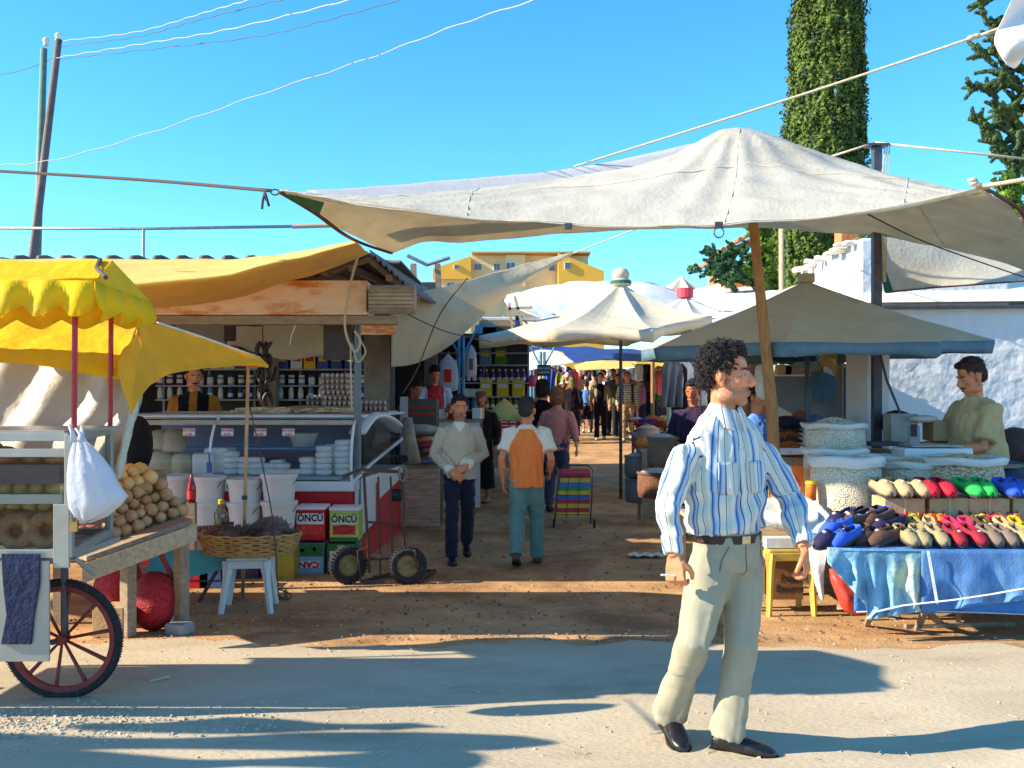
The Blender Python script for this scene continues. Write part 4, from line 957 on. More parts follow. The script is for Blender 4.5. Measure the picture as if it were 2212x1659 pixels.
def cyp(rnd):
    v = rnd.uniform(-250, 640)
    for (va, ua, ra), (vb, ub, rb) in zip(prof, prof[1:]):
        if vb <= v <= va: t_ = (va - v) / (va - vb); uc = lerp(ua, ub, t_); rr = lerp(ra, rb, t_); break
    a = rnd.random() * 6.283; z = CAMH + (VH - v) / FPX * Dy; px = Dy / FPX
    bump = .90 + .10 * mnoise.noise(Vector((math.cos(a) * 2, math.sin(a) * 2, z * .9))) + .32 * abs(mnoise.noise(Vector((math.cos(a) * 7, math.sin(a) * 7, z * 2.2)))) + .10 * mnoise.noise(Vector((math.cos(a) * 18, math.sin(a) * 18, z * 8)))
    rad = .97 * rr * px * bump * (1 - .22 * rnd.random() ** 2.2) * (1 + (.07 * rnd.random() if mnoise.noise(Vector((a * 5, z * 7, 3))) > .28 else 0)); nn = Vector((math.cos(a), math.sin(a), .5 + rnd.uniform(-.5, .5))).normalized()
    return Vector(((uc - CU) * px + rad * math.cos(a), Dy + rad * math.sin(a), z)), (nn + Vector((rnd.gauss(0, .5), rnd.gauss(0, .5), rnd.gauss(0, .5)))).normalized()
leafs(A.b, None, 80000, None, .065, 11, cyp); A.done('crown', leafm)
# small trunk-side sprig
def tree_sprays(label, name, Dy, limbs, m, leaf, dens, seed, cat='tree', base=None, spread=.16):
    t = thing(name, label, cat, base); A = At(t); rnd = random.Random(seed)
    A.tube([Vector(base), limbs[0][0]], [.12, .06], 8); A.done('trunk', bark, smooth=True)
    allt = []
    for l in limbs:
        cv = curve(l, 12); main = (cv[-1] - cv[0]).normalized(); A.tube(curve(l, 8), [.022 - .002 * i for i in range(9)], 5)
        for k in range(int(26 * (cv[-1] - cv[0]).length / 1.5) + 6):
            s_ = rnd.uniform(.08, 1); p = catmull(cv, s_); ln = spread * rnd.uniform(1.0, 2.4) * (1.15 - s_ * .6); d2 = (main * .6 + Vector((rnd.gauss(0, .6), rnd.gauss(0, .6), rnd.gauss(.15, .5)))).normalized()
            tw = [p, p + d2 * ln * .5, p + d2 * ln + Vector((0, 0, -.12 * ln))]; allt.append(tw); A.tube(tw, [.007, .005, .002], 4, cap=False)
    A.done('branch', bark); tw_ = spread * (.22 if leaf < .03 else .35)
    for l in allt:
        cv = curve(l, 6); ln = sum((cv[i + 1] - cv[i]).length for i in range(6))
        for _ in range(int(dens * ln * .42)):
            s = rnd.random(); p = catmull(cv, s); d = (catmull(cv, min(1, s + .05)) - p); sp_ = tw_ * (1.1 - s) + .012
            nn = Vector((rnd.gauss(0, 1), rnd.gauss(0, 1), rnd.gauss(0, 1))).normalized(); p = p + nn * sp_ * rnd.random() ** .7; tt = nn.cross(Vector((rnd.gauss(0, 1), rnd.gauss(0, 1), rnd.gauss(0, 1)))).normalized()
            k = nn.cross(tt); z = leaf * rnd.uniform(.6, 1.4); A.b.add([p - tt * z, p + k * z * .4, p + tt * z, p - k * z * .4], [(0, 1, 2, 3)])
    A.done('crown', m); return t
Df = 13.; q = lambda u, v, y=Df: P(u, v, y)
limbs = [[q(2195, 420), q(2200, 250), q(2160, 120), q(2118, 5)], [q(2190, 380), q(2150, 290), q(2100, 255)], [q(2200, 320), q(2150, 210), q(2095, 190)], [q(2200, 200), q(2160, 150), q(2100, 100)],
         [q(2210, 360), q(2170, 320), q(2130, 300)], [q(2230, 300), q(2200, 270), q(2150, 230)], [q(2250, 200), q(2200, 140), q(2140, 110)], [q(2240, 100), q(2180, 60), q(2130, 50)], [q(2200, 410), q(2190, 360), q(2165, 345)],
         [q(2260, 400), q(2230, 330), q(2190, 300)], [q(2240, 250), q(2215, 200), q(2180, 170)], [q(2260, 60), q(2230, 40), q(2200, 150)], [q(2200, 300, 13.6), q(2180, 240, 13.7), q(2150, 260, 13.8)], [q(2230, 420, 13.4), q(2215, 380, 13.5), q(2200, 330, 13.6)]]
tree_sprays('dark loose conifer reaching in at the right edge behind the white flag', 'fir_tree', Df, limbs, leafm3, .021, 6500, 5, base=GX(q(2210, 600).x, Df))
Dv = 23.; q2 = lambda u, v, y=Dv: P(u, v, y)
limbs = [[q2(1640, 640), q2(1600, 590), q2(1560, 560), q2(1525, 545)], [q2(1640, 620), q2(1590, 560), q2(1550, 590), q2(1500, 580)], [q2(1650, 600), q2(1600, 540), q2(1570, 600)], [q2(1600, 640), q2(1560, 600), q2(1540, 570)]]
tree_sprays('small thin-leaved tree left of the orange brick house', 'tree', Dv, limbs, leafm2, .055, 520, 6, base=GX(q2(1620, 700).x, Dv), spread=.22)
limbs = [[q2(1650, 640), q2(1670, 580), q2(1660, 520), q2(1630, 500)], [q2(1690, 640), q2(1680, 560), q2(1650, 530)], [q2(1660, 640), q2(1640, 590), q2(1650, 550)], [q2(1700, 600), q2(1680, 560), q2(1690, 500)], [q2(1700, 640), q2(1700, 590), q2(1672, 545)], [q2(1640, 640), q2(1650, 600), q2(1700, 560)]]
tree_sprays('bright green vine climbing over the orange brick house', 'vine', Dv, limbs, vinem, .085, 700, 7, 'vine', base=GX(q2(1690, 700).x, Dv), spread=.30)
q3 = lambda u, v, y=12.2: P(u, v, y)
limbs = [[q3(2200, 470), q3(2170, 430), q3(2150, 400)], [q3(2220, 460), q3(2185, 420), q3(2180, 380)], [q3(2230, 440), q3(2200, 400), q3(2160, 420)]]
tree_sprays('light green leafy shoots above the white parapet at the right edge', 'shrub', 12.2, limbs, vinem, .05, 420, 8, 'shrub', base=P(2215, 640, 12.2), spread=.12)
limbs = [[q3(1850, 515, 13), q3(1880, 495, 13), q3(1905, 470, 13)], [q3(1870, 520, 13), q3(1905, 500, 13), q3(1915, 480, 13)]]
tree_sprays('small leafy shoots on top of the white house', 'shrub', 13, limbs, vinem, .05, 300, 9, 'shrub', base=P(1860, 560, 13), spread=.12)
wt = thing('wooden_stake', 'thin pale wooden stake standing before the cypress', 'stake', GX(P(1690, 600, 18).x, 18)); A = At(wt)
A.tube([Vector(wt.location), P(1688, 480, 18)], .05, 8); A.done('shaft', wood_p, smooth=True)
# white flag
o = cloth('flag', [[P(2215, -60, 8), P(2260, -60, 8), P(2330, -60, 8)], [P(2172, 30, 7.9), P(2230, 10, 8.1), P(2330, 20, 8)], [P(2148, 88, 7.95), P(2200, 95, 7.8), P(2330, 60, 8)], [P(2175, 140, 7.9), P(2200, 142, 8.05), P(2240, 60, 8)]], mat('flag_white', (.85, .85, .88), .7, .03, 5, .2, trans=.25), 30, 30, .02, 3, origin=P(2230, 30, 8)); tag(o, 'white cloth flag hanging in at the top right corner', 'flag')
q = P(2335, -60, 8); fpl = thing('flag_pole', 'tall thin pole carrying the white cloth flag beyond the right edge', 'pole', GX(q.x, 8)); A = At(fpl); A.tube([Vector(fpl.location), q + V3(0, 0, .2)], [.035, .025], 10); A.done('shaft', steel, smooth=True)
# steel rail above the roof, electric poles, wires
rl = thing('roof_rail', 'thin grey steel rail with a post above the tiled roof', 'rail', P(310, 552, 11)); A = At(rl)
galv = mat('galvanised', (.30, .33, .36), .5, .2, 20, .1, metal=.4)
A.tube([P(-30, 493, 11), P(310, 494, 11), P(640, 489, 11)], .017, 8); A.done('rail', galv, smooth=True)
A.tube([P(632, 489, 11), P(735, 486, 11)], .026, 8); A.done('sleeve', mat('sleeve_tan', (.45, .38, .28), .8))
A.tube([P(310, 494, 11), P(310, 560, 11)], .017, 8); A.done('post', galv)
green_p = mat('pole_green', (.12, .22, .17), .6, .2, 6, .2); brown_p = mat('pole_brown', (.16, .11, .10), .7, .3, 6, .3)
for lab, a, b_, m, ins in (('greenish electric pole leaning with its dark twin', P(95, 105, 14), P(80, 545, 14), green_p, P(100, 92, 14)), ('dark brown electric pole crossing the greenish one', P(127, 85, 13.8), P(72, 545, 13.8), brown_p, P(126, 82, 13.8))):
    d = (b_ - a); k = (b_.z - g(14)) / -d.z * 1.0; foot = b_ + d * (b_.z - g(14)) / abs(d.z)
    pt = thing('electric_pole', lab, 'pole', foot); A = At(pt); A.tube([foot, a], [.075, .045], 10); A.done('shaft', m, smooth=True)
    A.lathe([(.02, -.05), (.045, -.03), (.03, 0), (.05, .02), (.045, .05), (.02, .07)], ins, 10); A.done('insulator', mat('ceramic', (.7, .68, .62), .3), smooth=True)
def wire(label, pts, r, m, beads=True):
    r *= .52
    o = rope('wire', pts, r, m, label, 'wire', n=60)
    return o
def wob(pts, amp, Y0, Y1, n=40):
    out = []
    cv = curve([Vector((u, v, 0)) for u, v in pts], n)
    for i, c in enumerate(cv):
        t = i / n; out.append(P(c.x, c.y + amp * math.sin(i * 1.9) , lerp(Y0, Y1, t)))
    return out
wire('white electric wire, topmost of the wires leaving the leaning poles', wob([(135, 88), (300, 68), (450, 25), (565, -8)], 1.2, 13.8, 9), .010, cable)
wire('dark electric wire just under the topmost white one', wob([(135, 100), (300, 78), (450, 38), (630, -6)], 1.4, 13.8, 9), .009, cable_d)
wire('long white wire running from the poles to the top edge right of the dark ones', wob([(120, 125), (300, 96), (500, 62), (770, -4)], 1.4, 13.8, 8), .010, cable)
wire('dark wire, lowest of the bunch leaving the leaning poles', wob([(130, 127), (310, 108), (560, 78), (700, 45), (885, -6)], 1.4, 13.8, 8), .009, cable_d)
wire('dark wire from the left edge up to the leaning poles', wob([(-20, 166), (60, 148), (130, 118)], .5, 14.5, 13.8), .009, cable_d)
wire('single long white wire crossing the sky from the lower left to the top', wob([(-20, 357), (120, 345), (330, 285), (560, 205), (800, 125), (1000, 50), (1180, -8)], 2.0, 13, 8), .010, cable)
rope('rope', [P(-30, 368, 9), P(300, 388, 8), P(585, 412, 7)], .014, rope_d, 'dark guy rope from the left edge to the tip of the huge tarpaulin')
b = MB(); c = P(594, 415, 6.95); b.tube([c + V3(.03 * math.cos(a), 0, .02 * math.sin(a)) for a in [i * .6 for i in range(12)]], .006, 6, cap=False); k = P(572, 415, 6.98)
for dx, dz in ((-.02, -.12), (.03, -.10), (.01, -.06)): b.tube([k, k + V3(dx * .5, -.01, dz * .5 + .01), k + V3(dx, 0, dz)], .009, 6)
b.shift(k); o = b.build('rope_knot', rope_d, loc=k, smooth=True); tag(o, 'dark knotted rope end at the tip of the huge tarpaulin', 'rope')
rope('rope', [P(1240, 360, 9.8), P(1700, 215, 9), P(2105, 80, 8.2), P(2260, 20, 7.9)], .011, rope_m, 'taut pale rope rising to the right in front of the cypress')
b = MB()
for u, v in ((2098, 82), (2110, 78), (2155, 68)): b.ell(P(u, v, 8.15), (.035, .03, .022), 8, 6)
b.tube([P(2098, 82, 8.15), P(2155, 68, 8.15)], .013, 6); c = P(2110, 80, 8.15); b.shift(c); tag(b.build('rope_knot', rope_m, loc=c, smooth=True), 'pale knots on the taut rope beside the conifer', 'rope')
rope('rope', [P(1790, 340, 9.6), P(1890, 308, 9.42)], .011, rope_m, 'short pale rope from the big tarp up to the flat-topped steel post')
rope('rope', [P(1890, 308, 9.42), P(2300, 352, 9.0)], .011, rope_m, 'pale rope running right from the flat top of the dark steel post')
rope('rope', [P(2120, 402, 6.3), P(2170, 395, 6.2), P(2300, 372, 6.0)], .014, rope_m, 'thick pale rope tied to the right corner of the huge tarpaulin')
b = MB(); c = P(2122, 400, 6.3)
for dx, dz in ((-.06, .03), (-.03, .0), (.02, -.01), (-.05, .01)): b.ell(c + V3(dx, 0, dz), (.035, .02, .018), 8, 6)
b.shift(c); tag(b.build('rope_knot', rope_m, loc=c, smooth=True), 'bulky knot at the right corner of the huge tarpaulin', 'rope')
# ---------------------------------------------------------------- left foreground: cart and its canopies
chrome = mat('steel_sheet', (.36, .355, .32), .36, .1, 5, .12, 10, metal=.35, stain=((.34, .33, .32), 4, .6, .4))
redp = mat('red_pole', (.40, .015, .03), .35, .15, 20, .1)
tyre_m = mat('tyre_rubber', (.025, .025, .03), .85, .3, 40, .6, 120, stain=((.20, .17, .13), 14, .56, .5))
redw = mat('red_wood', (.24, .04, .035), .6, .3, 12, .3)
glass = glass_mat('clear_glass', (.88, .93, .93), .05)
cart = thing('food_cart', 'steel and glass bread cart with a red spoked wheel and scalloped yellow canopy', 'cart', (-2.8, 5.05, 0)); A = At(cart)
X0, X1f, X1b, Y0, Y1, Z0, Z1 = -4.0, -2.09, -2.197, 4.70, 5.43, .779, 1.355
# frame rails
def fr(a, b, w=.03, h=None): A.bar(a, b, w, h)
for z in (Z0 + .015, Z1 - .01, Z1 - .085): fr((X0, Y0, z), (X1f, Y0, z), .03, .04)
for z in (Z0 + .015, Z1 - .01): fr((X1f, Y0, z), (X1b, Y1, z), .03, .04); fr((X0, Y1, z), (X1b, Y1, z), .03, .04)
for x, y in ((X1f, Y0), (X1b, Y1), (-3.1, Y0)): fr((x, y, Z0), (x, y, Z1), .035)
A.box((X1f - .03, Y0 - .012, Z0 + .10), (.075, .02, .30))
A.done('frame', chrome, bevel=.003)
A.box((-3.06, Y0 + .36, Z0 - .02), (1.86, .70, .03)); A.done('floor_panel', chrome)
A.box((-3.06, Y0 + .36, Z1 + .012), (1.9, .74, .016)); A.done('roof_panel', chrome)
A.box((-3.06, Y0 + .36, 1.045), (1.8, .60, .018)); A.box((-3.06, Y0 + .02, 1.05), (1.86, .02, .045)); A.done('shelf', chrome)
A.box((-3.06, Y0 + .30, 1.165), (1.8, .50, .09)); A.done('tray', mat('tray_dark', (.05, .04, .06), .4, .3, 10, .1))
for a, b_ in (((X0, Y0 + .006), (X1f - .02, Y0 + .006)), ((X1f - .012, Y0 + .02), (X1b - .006, Y1 - .02))):
    A.b.add([V3(*a, Z0 + .03), V3(*b_, Z0 + .03), V3(*b_, Z1 - .03), V3(*a, Z1 - .03)], [(0, 1, 2, 3)]); A.done('pane', glass)
# sheet-metal skirt
A.box((-3.16, Y0 - .03, Z0 - .25), (1.98, .012, .47)); A.done('skirt_panel', chrome)
jn = A; A.poly([P(3, 1197, 4.65), P(85, 1197, 4.65), P(84, 1260, 4.65), P(72, 1330, 4.65), P(66, 1392, 4.65), P(2, 1392, 4.65), P(14, 1330, 4.65), P(6, 1260, 4.65)], (0, .012, 0)); o = A.done('jeans_reflection', mat('reflected_denim', (.012, .02, .06), .8, .5, 9, .4)); o['label'] = 'dark blue shape painting a reflection of jeans onto the steel skirt panel'  # navy cut-out paints the reflection of jeans in the steel
A.tube([P(160, 1205, 4.8), P(205, 1240, 4.95)], .012, 6); A.done('bracket', chrome)
# wheel
def wheel(A, c, r, rt_, axis_y, spokes, tm, rm, hub=.03):
    c = Vector(c); N = 48
    rows = []
    for k in range(8):
        a2 = k / 8 * 2 * math.pi
        rows.append([c + V3((r - rt_ + rt_ * math.cos(a2)) * math.cos(t), rt_ * .9 * math.sin(a2), (r - rt_ + rt_ * math.cos(a2)) * math.sin(t)) for t in [j * 2 * math.pi / N for j in range(N)]])
    rows.append(rows[0]); A.b.grid(rows, close_u=True); ty = A.done('tyre', tm, smooth=True)
    for j in range(N * 3):
        t = j * 2 * math.pi / N / 3; q = c + V3(r * math.cos(t), 0, r * math.sin(t)); A.box(q, (.003, rt_ * (1.2 if j % 2 else .6), .006), rot=Matrix.Rotation(-t, 3, 'Y'))
    A.done('tread', tm, ty)
    ri = r - 2 * rt_ * .95
    rows = [[c + V3(rr * math.cos(t), y, rr * math.sin(t)) for t in [j * 2 * math.pi / N for j in range(N)]] for rr, y in ((ri + .004, -.016), (ri - .022, -.014), (ri - .022, .014), (ri + .004, .016), (ri + .004, -.016))]
    A.b.grid(rows, close_u=True); A.done('rim', rm, smooth=False)
    for k in range(spokes):
        t = k * 2 * math.pi / spokes + .18; e = c + V3((ri - .01) * math.cos(t), 0, (ri - .01) * math.sin(t))
        A.tube([c + V3(.01 * math.cos(t), 0, .01 * math.sin(t)), c.lerp(e, .85), e], [.007, .011, .013], 6); A.done('spoke', rm, smooth=True)
    A.tube([c - V3(0, .04, 0), c + V3(0, .04, 0)], hub, 12); A.done('hub', rm)
wheel(A, (-2.28, 5.05, .305), .305, .021, 1, 10, tyre_m, redw, .025)
A.tube([(-4.0, 5.0, .30), (-2.3, 5.0, .30)], .014, 8); A.tube([(-2.27, 5.05, .33), (-2.27, 5.05, .78)], .02, 8); A.done('axle', steel)
wheel(A, (-3.85, 5.05, .305), .305, .021, 1, 10, tyre_m, redw, .025)
# canopy poles and canopy
for x, y in ((P(160, 900, 4.74).x, 4.74), (P(238, 900, 5.41).x, 5.41), (-3.9, 4.74), (-3.9, 5.41)): A.tube([V3(x, y, Z1), V3(x - (.0 if x < -3 else -.006), y, 2.06)], .014, 8); A.done('canopy_pole', redp)
yA = P(205, 606, 4.61)
pk = P(241, 562, 5.04); cL = V3(-4.2, 4.61, yA.z + .01); rL = V3(-4.2, 5.04, pk.z + .0); br = P(326, 652, 5.48); bk = V3(-4.2, 5.52, br.z)
rows = [[V3(lerp(cL.x, yA.x, t), 4.61, lerp(cL.z, yA.z, t) + .012 * math.sin(t * 21)) for t in [i / 24 for i in range(25)]], [V3(lerp(cL.x, yA.x + (pk.x - yA.x) * .5, t), 4.82, lerp(cL.z, yA.z, t) + .045 + .01 * math.sin(t * 17 + 1)) for t in [i / 24 for i in range(25)]],
        [V3(lerp(rL.x, pk.x, t), 5.04, lerp(rL.z, pk.z, t) - .012 * math.sin(t * 13) ** 2) for t in [i / 24 for i in range(25)]], [V3(lerp(bk.x, br.x, t), 5.48, lerp(bk.z, br.z, t)) for t in [i / 24 for i in range(25)]]]
A.b.grid(rows); A.b.add([yA, pk, br, (yA + br) / 2 + V3(0, 0, -.01)], [(0, 1, 2, 3)]); A.done('canopy', yel, solid=.004, smooth=False)
def scallop(p0, p1, n, drop, w=12, fl=.02, extra=.0):
    top, bot, mid = [], [], []
    for i in range(n * w + 1):
        t = i / (n * w); p = p0.lerp(p1, t); d = drop * (1 - .34 * (1 - abs(math.sin(math.pi * i / w))) ** 1.0) + extra * t
        nrm = (p1 - p0).normalized().cross(V3(0, 0, 1))
        top.append(p); mid.append(p - V3(0, 0, d * .5) + nrm * fl * math.sin(i * .55)); bot.append(p - V3(0, 0, d) + nrm * fl * 1.3 * math.sin(i * .55 + .6))
    return [top, mid, bot]
A.b.grid(scallop(cL, yA, 13, .17)); A.done('valance', yel, solid=.003, smooth=True)
A.b.grid(scallop(yA, br, 3, .19, fl=.025, extra=-.03)); A.done('valance', yel, solid=.003, smooth=True)
A.b.grid(scallop(bk, br, 9, .15)); A.done('valance', yel, solid=.003, smooth=True)
A.tube([pk + V3(-.05, -.02, .0), pk + V3(.0, -.18, -.06), yA + V3(.03, .05, .02)], .012, 6); A.done('cord', rope_d)
# breads, buns, bag
bread = mat('sesame_bread', (.26, .12, .045), .7, .45, 18, .7, 70, stain=((.42, .28, .12), 26, .54, .7))
def ring_bread(R_, r_):
    b = MB(); b.tube([V3(R_ * math.cos(t), 0, R_ * math.sin(t)) for t in [j * 2 * math.pi / 20 for j in range(21)]], [r_ * (1 + .12 * math.sin(j * 1.9)) for j in range(21)], 10, cap=False); return b.build('bread_ring', bread, smooth=True)
rb = ring_bread(.062, .030); used = [0]
tag(rb, 'brown sesame bread ring standing in the lower case of the cart', 'bread', 'bread rings in the cart')
rnd = random.Random(3)
for k, (u, y) in enumerate([(36, 4.78), (100, 4.78), (12, 4.87), (78, 4.87), (128, 4.88), (-25, 4.8), (50, 4.96), (112, 4.97), (-5, 5.0)]):
    p = P(u, 900, y); put(rb, used, V3(p.x, y, Z0 + .10 + (k % 3) * .004 + .01), rot=(rnd.uniform(-.25, .1), 0, rnd.uniform(-.3, .3)))
onion_m = mat('onion_skin', (.74, .46, .17), .38, .22, 9, .25, 40, spec=.5, stretch=(1, 1, .4), stain=((.75, .55, .28), 6, .55, .6))
pot_m = mat('brown_onion', (.50, .30, .14), .45, .3, 9, .3, 40, spec=.45, stretch=(1, 1, .4), stain=((.58, .42, .24), 6, .55, .6))
red_on = mat('pink_onion', (.52, .16, .13), .42, .3, 9, .25, 40, spec=.5, stain=((.72, .45, .28), 6, .55, .6))
def onion(m, s):
    b = MB(); b.lathe([(.002, -s * .92), (s * .35, -s * .86), (s * .75, -s * .60), (s, -.05 * s), (s * .92, s * .40), (s * .60, s * .78), (s * .22, s * 1.0), (s * .10, s * 1.28), (.001, s * 1.35)], n=14); return b.build('onion', m, smooth=True)
on1 = onion(onion_m, .038); u1 = [0]; tag(on1, 'yellow onion heaped behind the glass on the cart shelf', 'onion', 'yellow onions in the cart')
for i in range(3):
    for j in range(9 - i):
        p = P(-20 + j * 17 + i * 8, 900, 4.5 + i * .05 * 0 + (j % 2) * .06); put(on1, u1, V3(p.x * 1.09, 4.98 + (j % 2) * .05, .985 + i * .045), rot=(rnd.uniform(0, 6), rnd.uniform(0, 6), 0))
b = MB(); b.box((0, 0, 0), (1.8, .25, .03)); o = b.build('tray', MATS['tray_dark'], loc=(-3.06, 5.02, .925)); tag(o, 'dark tray carrying the yellow onions inside the cart', 'tray')
pb = MB()
for k in range(10): pb.ell((-.45 + k * .10, 0, 0), (.058, .12, .035), 12, 8)
pb = MB(); pb.ell((0, 0, 0), (.058, .12, .036), 12, 8); pas = pb.build('pastry', mat('pastry', (.36, .13, .05), .5, .4, 12, .5, 40), smooth=True); tag(pas, 'brown glazed pastry on the upper tray of the cart', 'pastry', 'pastries on the cart tray'); uu = [0]
for k in range(9): put(pas, uu, (-2.22 - k * .112, 4.87 + .01 * (k % 2), 1.236), rz=rnd.uniform(-.2, .2))
b = MB(); b.ell((0, 0, 0), (.07, .06, .05), 12, 8); b.ell((-.05, 0, .03), (.04, .04, .04), 10, 6); b = b.build('plastic_bag', mat('bag_red', (.70, .10, .10), .35, .2, 9, .5), smooth=True, loc=P(12, 985, 4.9)); tag(b, 'red plastic bag on the upper tray at the left edge of the photo', 'bag')
# white plastic bag hanging on the cart corner
bagw = mat('bag_white', (.66, .70, .80), .35, .05, 5, .6, 14, trans=.35, spec=.5)
bg_ = thing('plastic_bag', 'white translucent carrier bag hanging from the cart corner', 'bag', P(165, 930, 4.6)); A = At(bg_)
ol = [(948, 158, 184), (965, 152, 205), (990, 143, 228), (1020, 137, 248), (1050, 135, 262), (1075, 135, 282), (1095, 140, 265), (1115, 155, 235), (1128, 172, 195), (1130, 176, 186)]
rows = []
for v, u0, u1_ in ol:
    a = P(u0, v, 4.57); c = P(u1_, v, 4.57); m = (a + c) / 2; hw = (c.x - a.x) / 2 * .86; dp = min(.075, hw * .7)
    rows.append([m + V3(hw * math.cos(t) * (1 + .06 * math.sin(5 * t)), dp * math.sin(t) + .006 * math.sin(9 * t), .006 * math.sin(3 * t + v)) for t in [j * 2 * math.pi / 28 for j in range(28)]])
A.b.grid(rows, close_u=True); A.done('bag_body', bagw, smooth=True)
for a, c in ((P(160, 955, 4.16), P(148, 915, 4.18)), (P(180, 952, 4.18), P(163, 925, 4.25)), (P(172, 952, 4.2), P(176, 920, 4.65))):
    A.tube([a, a.lerp(c, .5) + V3(.006, 0, 0), c], [.016, .010, .006], 8, ey=.35); A.done('handle', bagw, smooth=True)
b = MB(); c = P(160, 1110, 4.66); b.box((0, 0, 0), (.035, .02, .045)); b.tube([V3(-.012, 0, .02), V3(-.012, 0, .045), V3(.012, 0, .045), V3(.012, 0, .02)], .004, 6); o = b.build('padlock', mat('brass', (.42, .28, .10), .4, .2, 20, .1, metal=.8), loc=c - V3(0, .0, .06)); tag(o, 'small brass padlock on the cart corner under the white bag', 'padlock')

# ---- second yellow canopy behind the cart
yc = thing('yellow_awning', 'yellow and orange awning behind the cart with a pointed corner and drooping right tip', 'awning', (-2.2, 6, 2)); A = At(yc)
rows = [[P(-80, 660, 6.0), P(60, 668, 6.0), P(180, 676, 6.0), P(300, 690, 6.0)], [P(-80, 700, 5.8), P(60, 716, 5.75), P(180, 728, 5.75), P(285, 740, 5.7)],
        [P(-80, 745, 5.6), P(60, 760, 5.55), P(180, 772, 5.5), P(272, 785, 5.5)], [P(-80, 772, 5.5), P(60, 788, 5.45), P(180, 803, 5.4), P(258, 816, 5.4)]]
A.b.grid(net(rows, 60, 24, .016, 4.0, 5)); A.done('front_sheet', yel, solid=.004, smooth=True)
rows = [[P(285, 690, 5.95), P(345, 700, 6.2), P(430, 728, 6.6), P(520, 760, 7.0), P(566, 776, 7.2)],
        [P(270, 760, 5.7), P(330, 752, 6.1), P(420, 762, 6.5), P(515, 775, 6.95), P(574, 784, 7.2)],
        [P(262, 815, 5.5), P(320, 800, 5.9), P(400, 784, 6.4), P(510, 784, 6.9), P(580, 790, 7.2)],
        [P(284, 895, 5.45), P(312, 850, 5.7), P(370, 806, 6.2), P(505, 791, 6.85), P(578, 795, 7.2)]]
A.b.grid(net(rows, 50, 26, .012, 4.0, 9)); A.done('side_sheet', orange_c, solid=.004, smooth=True)
rows = [[P(-900, 690, 6.05), P(-80, 680, 6.05), P(285, 692, 6.0), P(345, 702, 6.22), P(430, 730, 6.62), P(520, 762, 7.02), P(566, 778, 7.2)], [V3(-7.5, 6.9, 2.1), V3(-4.5, 6.9, 2.05), V3(-3.2, 6.9, 2.0), V3(-2.9, 7.0, 1.95), V3(-2.5, 7.1, 1.9), V3(-2.1, 7.2, 1.84), V3(-1.82, 7.3, 1.79)],
        [V3(-7.5, 7.8, 1.9), V3(-4.5, 7.8, 1.88), V3(-3.4, 7.8, 1.86), V3(-3.0, 7.8, 1.84), V3(-2.6, 7.8, 1.83), V3(-2.2, 7.7, 1.80), V3(-1.9, 7.6, 1.77)]]
A.b.grid(net(rows, 50, 16, .01)); A.done('roof_sheet', yel, solid=.004, smooth=True)  # roof sheet added, running out of view to the left, shades the ground
A.tube(curve([P(340, 697, 6.18), P(430, 726, 6.6), P(520, 758, 7.0), P(562, 773, 7.2)], 20), .007, 6); A.done('seam_rope', mat('seam_white', (.75, .70, .60), .8))
rows = [[P(385, 782, 7.5), P(440, 770, 7.6), P(500, 771, 7.6), P(560, 778, 7.4)], [P(383, 793, 7.4), P(440, 790, 7.5), P(500, 790, 7.5), P(560, 793, 7.3)]]
A.b.grid(net(rows, 20, 4, .004)); A.done('inner_sheet', mat('canvas_deep_orange', (.9, .22, .01), .7, .1, 8, .2, trans=.5), solid=.003)
A.b.grid(net([[P(255, 800, 5.3), P(262, 760, 5.4), P(290, 730, 5.5), P(297, 700, 5.7)], [P(262, 830, 5.3), P(272, 800, 5.35), P(292, 770, 5.45), P(302, 720, 5.6)], [P(284, 895, 5.3), P(286, 850, 5.35), P(296, 800, 5.45), P(306, 740, 5.6)]], 16, 16, .008, 9)); A.done('corner_gusset', orange_c, solid=.004, smooth=True)
# plastic sheet wall
plas = mat('plastic_sheet', (.60, .54, .46), .4, .1, 4, .5, 14, trans=.22, spec=.5, stain=((.48, .34, .25), 1.5, .52, .6))
rows = [[P(-60, 772, 6.0), P(60, 780, 5.95), P(180, 800, 5.85), P(262, 815, 5.8), P(305, 838, 5.8)], [P(-60, 850, 6.0), P(60, 860, 5.9), P(180, 870, 5.85), P(262, 890, 5.8), P(296, 900, 5.75)],
        [P(-60, 930, 5.9), P(60, 940, 5.85), P(160, 950, 5.8), P(240, 950, 5.75), P(272, 960, 5.7)], [P(-60, 1060, 5.85), P(60, 1060, 5.8), P(160, 1060, 5.8), P(230, 1040, 5.7), P(258, 1030, 5.7)]]
def fl(t, s): return V3(0, .03 * math.sin(s * 26 + t * 7), 0)
o = cloth('plastic_sheet', rows, plas, 80, 30, .02, 3.5, fold=fl, origin=P(120, 900, 5.9)); tag(o, 'milky plastic sheet wall hanging under the yellow awning', 'plastic sheet')
b = MB(); 
b.tube(curve([P(272, 820, 5.62), P(290, 870, 5.6), P(275, 940, 5.6), P(262, 1000, 5.6), P(255, 1035, 5.6)], 20), [.03, .035, .032, .03, .034, .036, .032, .03, .028, .03, .034, .03, .028, .026, .03, .032, .028, .026, .022, .02, .016], 10, ey=.5); c = P(275, 940, 5.6); b.shift(c)
o = b.build('rolled_plastic', mat('plastic_clear', (.70, .72, .62), .25, .15, 9, .8, 16, trans=.3, spec=.6), smooth=True, loc=c); tag(o, 'twisted strip of clear plastic tied along the right edge of the milky sheet', 'plastic sheet')
